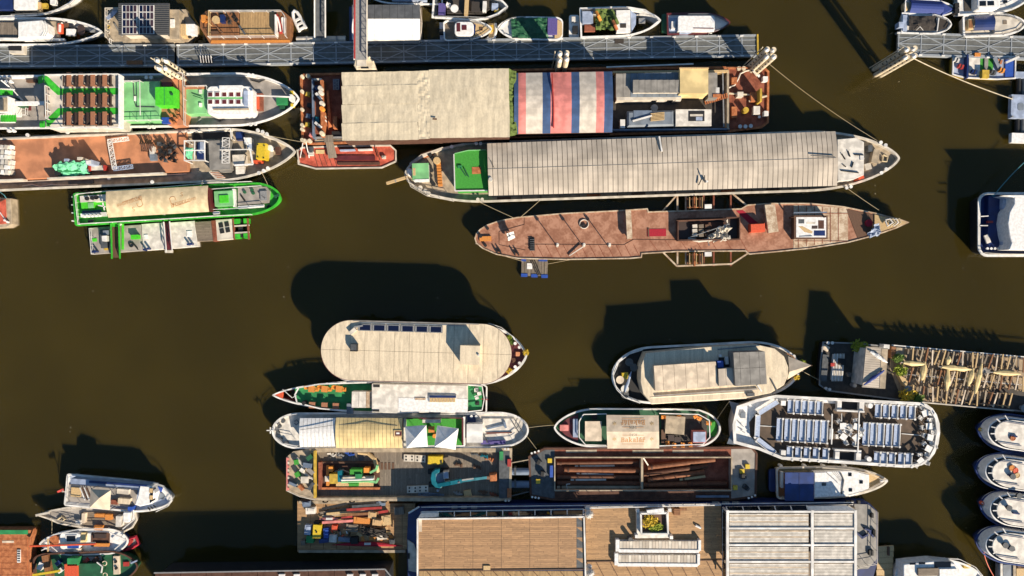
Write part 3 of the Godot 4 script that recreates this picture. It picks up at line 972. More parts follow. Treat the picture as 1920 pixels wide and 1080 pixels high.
# a curved canopy in strips from one end to the other; corners in pixels at the eaves
func canopy(called: String, c: Array, h0: float, rise: float, strips: int, m, along := true, seg := 8, thick := 0.04, gap := 0.04):
	var a := P(c[0], c[1], h0)   # top left, top right, bottom right, bottom left
	var b := P(c[2], c[3], h0)
	var d := P(c[4], c[5], h0)
	var e := P(c[6], c[7], h0)
	for i in strips:
		var mb := MB.new()
		var l := (b - a).length() if along else (e - a).length()
		var u0 := float(i) / strips + gap / l * 0.5
		var u1 := float(i + 1) / strips - gap / l * 0.5
		for j in seg:
			var p := []
			for q in [[u0, float(j) / seg], [u1, float(j) / seg], [u1, float(j + 1) / seg], [u0, float(j + 1) / seg]]:
				var u: float = q[0] if along else q[1]
				var v: float = q[1] if along else q[0]
				p.append(a.lerp(b, u).lerp(e.lerp(d, u), v) + Vector3.UP * rise * sin(PI * q[1]))
			mb.quad(p[0], p[1], p[2], p[3])
			var t := Vector3.DOWN * thick
			mb.quad(p[3] + t, p[2] + t, p[1] + t, p[0] + t)
			mb.quad(p[0], p[3], p[3] + t, p[0] + t); mb.quad(p[1] + t, p[2] + t, p[2], p[1])
		emit(called, mb, m)

func posts(list: Array, h0: float, h1: float, m, w := 0.1):
	for i in range(0, list.size(), 2): bx("post", list[i], list[i + 1], w / S, w / S, h0, h1, m)

# flat lattice panel
func lattice(called: String, x0: float, y0: float, x1: float, y1: float, w: float, h: float, m, n: int):
	var b := MB.new()
	var p := P(x0, y0, h)
	var q := P(x1, y1, h)
	var d := (q - p).normalized()
	var s := Vector3(-d.z, 0, d.x) * w * 0.5
	b.bar(p + s, q + s, 0.09); b.bar(p - s, q - s, 0.09)
	for i in n + 1:
		var c := p.lerp(q, float(i) / n)
		b.bar(c + s, c - s, 0.06)
		if i < n: b.bar(c + s * (1 if i % 2 else -1), p.lerp(q, float(i + 1) / n) - s * (1 if i % 2 else -1), 0.06)
	return emit(called, b, m)

func left_ships():
	# the green and white ship
	thing("passenger_ship", "large white and bright green passenger ship below the left jetty", "ship", 240, 190, -0.5)
	hull(boat(-90, 193, 561, 185, 100, [0, 1, 1, 0], [125, 2, 1.45, 0]), 1.6, 2.3, 0.22, "white", "deck_grey", "white_paint", 0.9, "green_dark")
	pr("upper_deck", [83, 141, 222, 139, 222, 238, 86, 239], 1.75, 5.1, "offwhite")
	pr("bulwark", [222, 138, 226, 140, 226, 239, 222, 239], 5.1, 5.9, "white_paint"); rail([84, 140, 221, 138.5], 5.1, 6.0, "white", 1.6, 0.1); rail([88, 239, 221, 238.5], 5.1, 6.0, "white", 1.6, 0.12); rail([84, 160, 86, 222], 5.1, 6.0, "white", 1.0, 0.1)
	pr("carpet", [83, 142, 88, 142, 113, 166, 221, 165, 221, 177, 108, 178, 83, 156], 5.1, 5.13, "green"); pr("carpet", [86, 225, 109, 203, 221, 202, 221, 214, 113, 215, 92, 237, 87, 237], 5.1, 5.13, "green")
	for i in 6:
		bx("stair_tread", 80 - i * 1.6, 148 + 0.5 * i, 1.5, 14, 4.8 - i * 0.5, 4.86 - i * 0.5, "green"); bx("stair_tread", 83 - i * 1.6, 233, 1.5, 12, 4.8 - i * 0.5, 4.86 - i * 0.5, "green")
		bx("stair_tread", 28 - i * 5, 222, 4.4, 13, 3.0 + i * 0.2, 3.05 + i * 0.2, "green"); bx("stair_tread", 22 - i * 4, 173, 3.4, 10, 3.0 + i * 0.2, 3.05 + i * 0.2, "green")
	bar("stringer", [0, 215, 4.1, 29, 215, 2.9], 0.14, "white"); bar("stringer", [0, 229.5, 4.1, 29, 229.5, 2.9], 0.14, "white"); bar("stringer", [0, 167, 4.1, 28, 168, 2.9], 0.14, "white"); bar("stringer", [2, 150, 4.3, 24, 168, 2.6, 43, 189, 2.2], 0.14, "white")
	rc("aft_house", -60, 181, 15, 211, 1.6, 4.2, "white_paint"); rc("roof", -60, 183, 13, 209, 4.201, 4.3, "deck_beige"); rc("roof_hatch", -20, 186, 5, 206, 4.3, 4.5, "steel_dark")
	rc("boom", 29, 190, 84, 197, 2.7, 3.1, "white_paint"); rc("boom_rest", 33, 192, 48, 200, 1.6, 2.6, "green_dark"); rc("winch", 20, 195, 29, 206, 1.6, 2.6, "green_deck"); rc("winch_drum", 18, 183, 30, 190, 1.6, 2.3, "green_dark"); rail([30, 215, 48, 215, 48, 202], 1.6, 2.5, "white", 1.2); rc("vent_box", 48, 197, 55, 206, 1.6, 2.0, "maroon"); rc("bench", 49, 149, 68, 154, 1.6, 2.0, "wood_dark")
	boll(11, 153, 2.33, "white", 1.0, 2); boll(16, 245, 2.33, "white", 1.0, 2); boll(274, 145, 2.33, "white", 1, 2); boll(278, 238, 2.33, "white", 1, 2); boll(466, 140, 2.33, "white", 1, 2, 8, 1); boll(469, 233, 2.33, "white", 1, 2, 9, -1)
	pr("deckhouse", [227, 153, 300, 152, 300, 224, 227, 225], 1.6, 4.2, "green_light", 0.06); rc("side_window", 226, 226, 236, 238, 1.62, 2.6, "blue_navy"); rc("deck_hatch", 251, 180, 255, 189, 4.2, 4.35, "white"); bar("pipe", [250, 153, 4.25, 252, 190, 4.25, 255, 200, 4.25, 290, 201, 4.25], 0.08, "steel_dark"); bar("rail", [262, 150, 5.1, 263, 216, 5.1], 0.08, "white"); rail([228, 152, 262, 151], 4.2, 5.1, "white"); rail([229, 226, 300, 224], 4.2, 5.1, "white")
	for i in 5: rc("roof_seam", 230 + i * 13, 209, 231 + i * 13, 224, 4.2, 4.23, "green_deck")
	pr("wooden_deck", [300, 152, 314, 140, 338, 137, 344, 160, 344, 234, 318, 236, 300, 224], 1.6, 3.8, "deck_brown"); rc("hatch_house", 291, 163, 325, 197, 3.8, 5.6, "green_box"); rc("roof_seam", 307.5, 163, 308.5, 197, 5.6, 5.63, "green_deck"); rc("vent", 319, 174, 323, 178, 5.6, 5.8, "green_dark")
	rc("bulkhead", 327, 168, 332, 196, 3.8, 4.5, "white_paint"); rc("bulkhead", 305, 198, 332, 201, 3.8, 4.5, "white_paint"); rc("stair", 326, 136, 335, 148, 3.8, 4.0, "rust"); rail([314, 138, 342, 136, 343, 160], 3.8, 4.8, "white", 1.2); rail([343, 160, 345, 234], 3.8, 4.8, "white", 1.6); rc("life_raft", 303, 220, 316, 231, 3.81, 4.4, "blue_bright"); rc("hatch", 303, 154, 322, 162, 3.8, 4.2, "maroon")
	for q in [[320, 215], [328, 222], [331, 210], [318, 226], [326, 230], [334, 218]]: cy("vent", q[0], q[1], 0.2, 3.8, 4.3, "rust_orange", 8)
	pr("deckhouse", [345, 163, 388, 162, 388, 213, 345, 214], 1.6, 3.0, "green_light", 0.05); rc("timber_strip", 346, 160, 386, 167, 3.0, 3.1, "deck_brown"); rc("deck_hatch", 373, 168, 378, 175, 3.0, 3.2, "white"); rc("deck_hatch", 373, 193, 378, 200, 3.0, 3.2, "white"); bar("antenna", [362, 179, 3.3, 380, 185, 3.3], 0.1, "green_dark"); rail([345, 161, 387, 160, 388, 168], 3.0, 3.9, "white")
	pr("wheelhouse", rounded(388, 161, 473, 216, 9), 1.6, 3.7, "white_paint", 0.1)
	for r in 2:
		for i in 5: pane("skylight", 394 + i * 13.2, 177 + r * 14, 10, 9.5, 3.72, "white", "maroon")
	rc("roof_box", 411, 160, 454, 170, 3.7, 4.2, "white_paint"); rc("funnel", 457, 170, 464, 198, 3.7, 4.0, "bluewhite"); rc("handrail_shelf", 400, 203, 466, 206, 3.7, 3.9, "deck_beige"); rc("green_strip", 389, 182, 455, 186, 3.7, 3.73, "green_light")
	rc("hatch", 476, 175, 492, 207, 1.6, 2.1, "rust"); rc("hatch_lid", 481, 180, 486, 204, 2.1, 2.2, "orange_red"); bar("mast_boom", [475, 179, 4.4, 545, 182, 3.6], 0.16, "white"); rc("mast_foot", 542, 177, 548, 188, 1.6, 3.5, "white")
	rc("windlass", 518, 182, 538, 196, 1.6, 2.5, "green_deck"); rc("windlass_drum", 524, 190, 534, 204, 1.6, 2.2, "green_dark"); rc("chain_stopper", 543, 170, 549, 175, 1.6, 2.6, "yellow"); rc("chain_stopper", 545, 194, 549, 199, 1.6, 2.6, "yellow")
	tube("hose", [404, 222, 1.75, 412, 226, 1.75, 425, 220, 1.75, 418, 217, 1.75, 406, 219, 1.75], 0.09, "black"); tube("hose", [470, 150, 1.75, 486, 154, 1.75, 498, 148, 1.75], 0.09, "black"); bar("pole", [366, 234, 1.8, 377, 222, 1.8], 0.14, "steel")
	for r in 3:
		for c in 4:
			item("deck_table:wood_table", "brown picnic table, %s from the stern, %s row, on the green ship" % [ORD[c], ["upper", "middle", "lower"][r]], "table", 136 + c * 22.2, [152, 190, 225][r], 5.13, 90, "picnic tables on the green ship")
			for s in [-1, 1]:
				item("bench:bench_dark", "dark bench %s of the %s picnic table, %s row, on the green ship" % ["left" if s < 0 else "right", ORD[c], ["upper", "middle", "lower"][r]], "bench", 136 + c * 22.2 + s * 8.2, [152, 190, 225][r], 5.13, 90 * -s, "benches on the green ship")
	item("long_bench:wood_brown", "long slatted bench along the stern rail of the green ship's upper deck", "bench", 90.5, 192, 5.1, 90)

	# the brown deck ship
	thing("cargo_ship", "cargo ship with a broad brown deck and a cluttered pointed bow", "ship", 240, 300, -2.6)
	hull(boat(-90, 312, 554, 284, 100, [0, 1, 1, 0], [150, 2, 1.35, 0]), 1.2, 2.0, 0.25, "white_dirty", "deck_beige", "offwhite", 0.9, "hull_dark")
	pr("hold_cover", [-80, 264, 346, 247, 352, 321, -80, 341], 1.2, 2.1, "deck_brown")
	pr("coaming", [-80, 339, 42, 335, 42, 338, -80, 342], 2.1, 3.1, "offwhite"); pr("coaming", [88, 333, 306, 323, 306, 326, 88, 336], 2.1, 3.1, "offwhite"); pr("coaming", [-80, 262, 346, 245, 346, 248, -80, 265], 2.1, 2.4, "offwhite")
	tube("hose", [42, 349, 1.3, 60, 346, 1.3, 76, 350, 1.3, 96, 346, 1.3, 120, 347, 1.3, 146, 346, 1.3], 0.09, "offwhite"); bar("pipe", [0, 343, 1.35, 350, 326, 1.35], 0.12, "offwhite"); rc("hatch", 128, 338, 175, 344, 1.2, 1.35, "steel_dark")
	boll(51, 253, 2.03, "white", 1, 1); boll(126, 248, 2.03); boll(200, 244, 2.03); boll(285, 341, 2.03); boll(204, 334, 1.2)
	for q in [[553, 254], [562, 257], [570, 261], [485, 324], [494, 320], [502, 315]]: boll(q[0] - 70 if q[0] > 550 else q[0], q[1] - 10 if q[0] > 550 else q[1], 2.03)
	rc("deckhouse", 392, 263, 430, 318, 1.2, 2.6, "roof_mid"); rc("hatch", 397, 300, 432, 323, 1.2, 2.0, "roof_mid"); lattice("mast", 424, 258, 423, 306, 0.95, 3.0, "white", 8); bar("derrick", [412, 281, 3.2, 472, 280, 3.0], 0.12, "white"); bar("derrick_frame", [458, 258, 2.6, 470, 284, 2.6, 474, 308, 2.6, 440, 310, 2.6], 0.2, "white_paint")
	rc("vent_house", 436, 290, 458, 309, 1.2, 2.4, "offwhite"); rc("locker", 442, 312, 458, 326, 1.2, 1.9, "white_dirty"); rc("generator", 458, 258, 470, 269, 1.2, 2.4, "white_paint"); rc("generator_grill", 463, 266, 472, 280, 1.2, 2.1, "bluewhite"); rc("winch", 475, 300, 492, 306, 1.2, 1.8, "orange_red"); rc("windlass", 516, 275, 524, 289, 1.2, 2.0, "rust_dark"); rc("deck_plate", 494, 275, 512, 300, 1.2, 1.25, "deck_grey"); cy("capstan", 506, 277, 0.4, 1.2, 2.0, "white", 10); rc("vent", 442, 247, 455, 262, 1.2, 2.0, "blue_navy")
	rail([346, 246, 432, 241, 434, 260], 1.2, 2.3, "white", 1.6, 0.12); rc("lower_hatch", 360, 249, 430, 260, 1.2, 1.35, "black")
	thing("skip_container", "yellow box on the bow of the brown decked cargo ship", "container", 489, 283, 3, "", 1.2)
	bx("box", 489, 283, 17, 30, 1.2, 2.9, "yellow"); bx("lid", 489, 283, 16, 29, 2.901, 2.95, "yellow")
	for q in [[483, 271], [495, 273], [483, 294], [494, 296]]: bx("lifting_eye", q[0], q[1], 2, 2, 2.951, 3.05, "black")
	thing("gangplank", "striped boarding plank lying over the lower rail of the cargo ship", "gangplank", 404, 328)
	slab("plank", [391, 322, 2.2, 409, 321, 2.2, 423, 334, 2.2, 404, 336, 2.2], 0.08, "offwhite")
	for i in 4: slab("cleat", [394 + i * 4, 323.5 + i * 3, 2.24, 410 + i * 4, 322.5 + i * 3, 2.24, 411 + i * 4, 323.5 + i * 3, 2.24, 395 + i * 4, 324.5 + i * 3, 2.24], 0.03, "rust_orange")
	thing("frame_shelter", "white tube frame shelter with green and blue sheets on the cargo ship", "frame shelter", 366, 283, 0, "", 1.2)
	for x in [346, 365, 384]: bar("tube", [x, 263, 3.6, x, 301, 3.6], 0.13, "white")
	for y in [264, 282, 301]: bar("tube", [345, y, 3.62, 385, y, 3.62], 0.13, "white")
	posts([346, 264, 384, 264, 346, 301, 384, 301], 1.2, 3.55, "white", 0.12)
	bx("floor_box", 376, 283, 14, 30, 1.2, 1.9, "blue_navy"); bx("box", 376, 276, 8, 20, 1.9, 2.4, "bluewhite"); cloth("sheet", [348, 276, 2.3, 362, 277, 2.3, 360, 299, 2.0, 349, 297, 2.0], "green_tarp", 0.3, 8, 8)
	thing("lattice_beams", "L shaped white lattice beams standing on the brown deck", "truss", 212, 290, 0, "", 2.1)
	lattice("beam", 202, 265, 241, 260, 0.5, 2.7, "white", 8); lattice("beam", 206, 266, 215, 317, 0.6, 2.7, "white", 10); lattice("beam", 213, 317, 249, 312, 0.5, 2.7, "bluewhite", 8)
	posts([204, 265, 238, 261, 214, 316, 246, 313], 2.1, 2.66, "white", 0.12)
	thing("lattice_stack", "heap of white lattice crates at the left edge of the brown deck", "crate stack", 10, 297, 0, "", 2.1)
	for i in 6:
		for j in 4: bx("crate", -4 + j * 7.5 + (i % 2), 276 + i * 9.4, 6.6, 8.4, 2.1, 2.7 + 0.2 * ((i * 3 + j) % 3), ["white", "white_dirty", "offwhite"][(i + j) % 3], 8.0)
	thing("folded_tarpaulin", "mint green tarpaulin thrown over gear on the brown deck", "tarpaulin", 132, 317, 0, "", 2.1)
	cloth("sheet", [100, 306, 3.4, 158, 301, 4.0, 168, 327, 2.7, 112, 333, 2.5], "green_tarp", 0.45, 22, 16, 1.2, -0.2, null, 0.5); bx("load", 130, 313, 44, 18, 2.1, 3.2, "green_deck"); bx("crate", 124, 300, 8, 5, 2.1, 3.8, "bluewhite"); bx("crate", 149, 297, 9, 5, 2.1, 3.9, "offwhite"); bx("machine", 107, 322, 10, 13, 2.1, 3.0, "black"); bx("crate", 162, 320, 8, 7, 2.1, 2.9, "blue_grey")
	thing("speaker_box", "tall grey box beside the green tarpaulin on the brown deck", "box", 166, 304, -8, "", 2.1)
	bx("box", 166, 304, 11, 8, 2.1, 4.2, "bluewhite"); bx("lid", 166, 304, 9, 6, 4.201, 4.26, "white")
	thing("cushioned_bench", "cream bench with red ends near the green tarpaulin", "bench", 181, 315, -2, "", 2.1)
	bx("seat", 181, 315, 30, 9, 2.1, 2.6, "offwhite"); bx("armrest", 167, 315.5, 3, 10, 2.1, 2.9, "red"); bx("armrest", 195, 314.5, 3, 10, 2.1, 2.9, "red")
	item("locker:white_dirty", "white chest with a checked lid before the stacked chairs on the brown deck", "chest", 289, 283, 2.1, 85)
	item("crate:blue_grey", "grey crate below the white chest on the brown deck", "crate", 290, 296, 2.1, -3)
	for i in 4:
		for j in 3: item("chair:black" if (i + j) % 3 else "chair:steel_dark", "%s chair of the %s column in the dark chair heap on the brown deck" % [ORD[j], ORD[i]], "chair", 305 + i * 8.6, 272 + j * 13 + i % 2 * 4, 2.1, i * 50 + j * 70, "heaped chairs on the brown deck")
	thing("wire_sculpture", "tangle of bent dark metal rods beside the chair heap", "scrap", 274, 270, 0, "", 2.1)
	for i in 9: tube("rod", [264 + i * 3.4, 262 + i % 3 * 4, 2.2 + 0.4 * (i % 2), 262 + i * 3, 270, 3.4, 270 + i * 2, 278 + i % 4 * 2, 3.0 - 0.2 * (i % 3), 266 + i * 3, 284, 2.15], 0.06, "rust_dark", null, 5)

	# the green boat with the awning
	thing("tour_boat", "bright green tour boat with a long lettered beige awning", "tour boat", 330, 380, -3.5)
	hull(boat(139, 393, 526, 369, 62, [6, 2, 2, 0.85], [62, 2, 1.9, 0]), 1.1, 1.6, 0.25, "green", "green", "green", 0.35)
	rail([141, 364, 200, 358, 300, 351, 390, 343, 470, 340], 1.6, 2.2, "white", 2.2); rail([145, 420, 300, 411, 400, 405, 470, 402], 1.6, 2.2, "white", 2.2, 0.09); rail([140, 366, 146, 419], 1.6, 2.2, "white", 0.9)
	canopy("awning_strip", [199, 359, 390, 348, 392, 397, 203, 408], 3.0, 0.3, 4, "awning", true, 14, 0.03, 0.0)
	posts([201, 362, 388, 352, 390, 394, 205, 404, 295, 355, 297, 400], 1.1, 3.0, "white")
	rc("cabin_end", 389, 352, 393, 396, 1.1, 2.9, "maroon")
	for f in [1.0, -1.0]:
		var ox := 341.0 if f > 0 else 245.0
		var oy := 378.0 if f > 0 else 378.5
		var on := 0.0 if f > 0 else 180.0
		text("taropramen", ox + f * 2.5, oy - f * 0.6, 3.305, 0.62, "print_brown", -16.0 + on, "Droid Serif", false, null, 0.25)
		text("S", ox - f * 0.5 - (0.0 if f > 0 else -5.0), oy - f * 13.5, 3.245 if f > 0 else 3.225, 0.8, "print_brown", on, "Droid Sans", false, null, 0.0, 1.0, -11.7 * f)
		var q := []
		for p in [[-11.5, -2.5], [-13, -8], [-16.5, -9.6], [-21, -8], [-23, -5], [-20, 3], [-15, 7], [-15.5, 10], [-20, 10.6]]: q += [ox + f * p[0], oy + f * p[1], on_awning(ox + f * p[0], oy + f * p[1])]
		tube("lettering_swash", q, 0.045, "print_brown", null, 5)
		bar("lettering_underline", [ox - f * 12.5, oy + f * 8.5, on_awning(ox - f * 12.5, oy + f * 8.5), ox + f * 1.5, oy + f * 4.0, on_awning(ox + f * 1.5, oy + f * 4.0), ox + f * 16, oy - f * 1.0, on_awning(ox + f * 16, oy - f * 1.0)], 0.09, "print_brown", null, 0.02)
	rc("bar_counter", 150, 366, 199, 378, 1.1, 2.0, "white_dirty"); for_each_cyl([[162, 372], [172, 371], [179, 370]], 0.28, 2.0, 2.25, "black", "cooking_pot"); rc("counter", 152, 379, 176, 390, 1.1, 1.9, "green_box"); rc("table", 165, 380, 175, 390, 1.9, 2.0, "green_light"); rc("bench", 151, 399, 199, 406, 1.1, 1.8, "white"); rc("floor_mat", 154, 394, 190, 402, 1.1, 1.14, "blue_navy")
	for i in 5: cy("gas_bottle", 156 + i * 7, 405 - i * 0.4, 0.2, 1.8, 2.3, "white", 8)
	bar("brace", [184, 385, 2.9, 200, 388, 2.9], 0.14, "white"); bar("brace", [193, 380, 2.9, 196, 394, 2.9], 0.14, "white")
	for i in 4: bx("fender", 136.5, 369 + i * 15, 5, 2, 0.6, 1.3, "white")
	rc("engine_box", 402, 358, 436, 386, 1.1, 2.2, "green_light"); rc("engine_lid", 411, 366, 428, 380, 2.2, 2.35, "green_box"); rc("bulkhead", 436, 354, 440, 388, 1.1, 1.9, "white_paint"); pr("foredeck", [446, 352, 500, 350, 506, 358, 504, 380, 446, 385], 1.1, 1.45, "deck_grey"); rail([391, 355, 440, 351, 488, 348], 1.1, 2.0, "white"); rail([392, 393, 440, 391, 492, 386], 1.1, 2.0, "white"); rc("coaming", 446, 385, 495, 390, 1.1, 1.5, "white_paint")
	for q in [[508, 352], [504, 388]]: tube("rope_coil", [q[0] - 4, q[1], 1.25, q[0], q[1] - 3, 1.25, q[0] + 4, q[1], 1.25, q[0], q[1] + 3, 1.25, q[0] - 3, q[1] + 1, 1.3], 0.12, "black")
	for q in [[516, 368], [521, 366], [472, 356], [458, 360], [474, 362]]: cy("deck_fitting", q[0], q[1], 0.22, 1.1, 1.7, "green_dark", 8)
	bx("anchor", 455, 371, 14, 3, 1.46, 1.6, "black", 55.0); bar("anchor_winch", [486, 362, 1.6, 498, 372, 1.6], 0.2, "steel_dark"); rc("winch", 488, 358, 500, 376, 1.45, 1.7, "steel"); bx("gear_bag", 405, 399, 12, 5, 1.6, 1.9, "white")
	for q in [[167, 415], [172, 414], [163, 362], [167, 361]]: boll(q[0], q[1], 1.6, "black", 0.8)

	# the concrete pontoon under the green boat
	thing("work_pontoon", "long pale pontoon of patched deck sections beside the green tour boat", "pontoon", 300, 445, -3.6)
	pr("deck_section", [166, 427, 264, 421, 267, 470, 170, 477], -0.4, 0.6, "deck_grey", 0.04); pr("deck_section", [265, 420, 307, 417, 310, 467, 268, 470], -0.4, 0.66, "white_dirty", 0.04)
	pr("deck_section", [318, 417, 364, 414, 371, 462, 322, 466], -0.4, 0.66, "white_dirty", 0.04); pr("deck_section", [364, 416, 396, 414, 400, 451, 370, 453], -0.4, 0.6, "wood_grey", 0.04); pr("deck_section", [404, 412, 435, 410, 438, 448, 407, 451], -0.4, 0.62, "offwhite", 0.04); pr("rusty_strip", [396, 414, 404, 413, 407, 452, 400, 453], -0.3, 0.68, "rust")
	for q in [[414, 422], [425, 420], [416, 433], [427, 431]]: bx("rubber_plate", q[0], q[1], 8, 9, 0.62, 0.68, "black", -12.0)
	rail([167, 428, 171, 476], 0.6, 1.5, "white", 1.2); for_each_cyl([[172, 472], [178, 471], [270, 468], [277, 466], [352, 458], [358, 457]], 0.16, 0.6, 1.3, "blue_navy", "mooring_post"); boll(224, 420, 0.6); rc("machine", 188, 430, 200, 465, 0.6, 1.1, "steel_dark"); rc("engine", 191, 442, 200, 452, 1.1, 1.9, "white"); rc("tank", 193, 432, 203, 440, 1.1, 1.6, "blue_grey"); rc("mat", 195, 462, 202, 469, 0.6, 0.7, "yellow_dull"); rc("hatch", 173, 447, 181, 453, 0.6, 0.7, "green_box"); rc("concrete_lid", 350, 433, 360, 444, 0.66, 0.76, "white_paint"); rc("concrete_lid", 270, 440, 277, 448, 0.66, 0.76, "white_paint")
	thing("green_gangway", "bright green tube gangway across the pale pontoon", "gangway", 216, 452)
	rc("walkway", 208, 422, 225, 483, 0.7, 0.8, "wood_dark", 0.5)
	for x in [209, 224]:
		bar("handrail", [x - 1, 419, 1.8, x + 1, 485, 1.8], 0.16, "green"); bar("lower_rail", [x - 1, 419, 1.2, x + 1, 485, 1.2], 0.1, "white")
		for i in 6: bar("post", [x - 0.6, 421 + i * 12, 0.75, x - 0.6, 421 + i * 12, 1.75], 0.1, "green")
	rc("green_plate", 228, 420, 232, 468, 0.6, 0.68, "green_box"); rc("top_plate", 207, 418, 222, 425, 0.8, 0.95, "green")
	thing("red_gangway", "white railed gangway with a dark red floor across the pontoon", "gangway", 313, 443)
	rc("walkway", 308, 417, 320, 473, 0.75, 0.85, "maroon", -4.0); bar("handrail", [307, 416, 1.8, 312, 473, 1.8], 0.12, "white"); bar("handrail", [318, 415, 1.8, 323, 471, 1.8], 0.12, "white"); rc("foot_plate", 309, 469, 323, 474, 0.6, 0.9, "offwhite")
	for i in 5:
		bar("post", [307.5 + i, 418 + i * 13, 0.8, 307.5 + i, 418 + i * 13, 1.75], 0.09, "white"); bar("post", [318.5 + i, 417 + i * 13, 0.8, 318.5 + i, 417 + i * 13, 1.75], 0.09, "white")
	thing("float_frame", "open bright green frame float at the end of the pale pontoon", "float", 451, 429, -3.6)
	for y in [415, 443]: bx("float_box", 444, y, 11, 9, -0.3, 0.7, "green"); bx("float_box", 461, y - 1, 9, 9, -0.3, 0.7, "green")
	for y in [423, 436]: bx("cross_beam", 452, y, 30, 2.5, 0.5, 0.72, "offwhite")
	for x in [438, 465]: bx("side_beam", x, 429, 2.6, 40, 0.45, 0.74, "rust"); 
	rc("foot_plate", 447, 412, 455, 445, 0.3, 0.48, "black")
	item("locker:green_box", "green box standing on the grey section of the pale pontoon", "box", 257, 445, 0.6, -3)
	thing("tyre_stack", "black tyre and hose lying on the pale pontoon below the green box", "tyre", 247, 460, 0, "", 0.6)
	ring("tyre", 246, 459, 0.75, 0.36, 0.16, "rubber"); bar("pipe", [250, 457, 0.8, 259, 468, 0.8], 0.12, "black")
	thing("work_barge", "blunt end of an orange red barge at the left edge", "barge", -10, 398)
	pr("hull", [-60, 366, 20, 372, 22, 420, 12, 426, -60, 430], -0.4, 1.2, "deck_beige", 0.05); pr("deck", [-60, 370, 10, 374, 12, 419, -60, 426], 1.201, 1.3, "red_deck"); bar("rib", [0, 378, 1.36, 11, 372, 1.36], 0.1, "rust_dark"); bar("rib", [0, 398, 1.36, 14, 417, 1.36], 0.12, "white"); tube("rope", [0, 360, 1.5, 8, 366, 1.45, 12, 372, 1.3], 0.06, "rope_blue"); for_each_cyl([[8, 413], [13, 416]], 0.15, 1.3, 1.6, "white", "bollard")

func for_each_cyl(list: Array, r: float, h0: float, h1: float, m, called: String):
	for q in list: cy(called, q[0], q[1], r, h0, h1, m, 10)

func make_deck_table(m: String):
	for i in 3: lb("board", Vector3(0, 0.74, -0.2 + 0.2 * i), Vector3(1.85, 0.04, 0.19), m)
	for s in [-0.7, 0.7]: lb("leg", Vector3(s, 0.36, 0), Vector3(0.08, 0.71, 0.5), m)

func make_long_bench(m: String):
	for i in 3: lb("slat", Vector3(0, 0.45, -0.17 + 0.17 * i), Vector3(4.0, 0.04, 0.13), m)
	for s in [-1.7, 0.0, 1.7]: lb("leg", Vector3(s, 0.21, 0), Vector3(0.08, 0.42, 0.4), "steel_dark")

func on_awning(x: float, y: float) -> float:
	return 3.0 + 0.3 * sin(PI * clampf((y - (359 - 11 * (x - 199) / 191)) / 49.0, 0, 1))

# hull of a free outline with a flat deck and a low rim
func flat_hull(pts, deck_h: float, side, deck, rim, rim_w := 0.2, up := 0.18, flare := 0.2):
	var o := PackedVector2Array()
	for i in range(0, pts.size(), 2): o.append(Vector2(pts[i], pts[i + 1]))
	hull(o, deck_h, deck_h + up, rim_w, side, deck, rim, flare)

# strip parts of stated width between two edges
func stripes(called: String, xs: Array, cols: Array, yt: Array, yb: Array, h0: float, rise: float):
	for i in cols.size():
		var a: float = xs[i]
		var b: float = xs[i + 1]
		var f := func(x: float, e: Array) -> float: return e[0] + (e[1] - e[0]) * (x - xs[0]) / (xs[xs.size() - 1] - xs[0])
		canopy(called, [a, f.call(a, yt), b, f.call(b, yt), b, f.call(b, yb), a, f.call(a, yb)], h0, rise, 1, cols[i], true, 10, 0.03, 0.0)

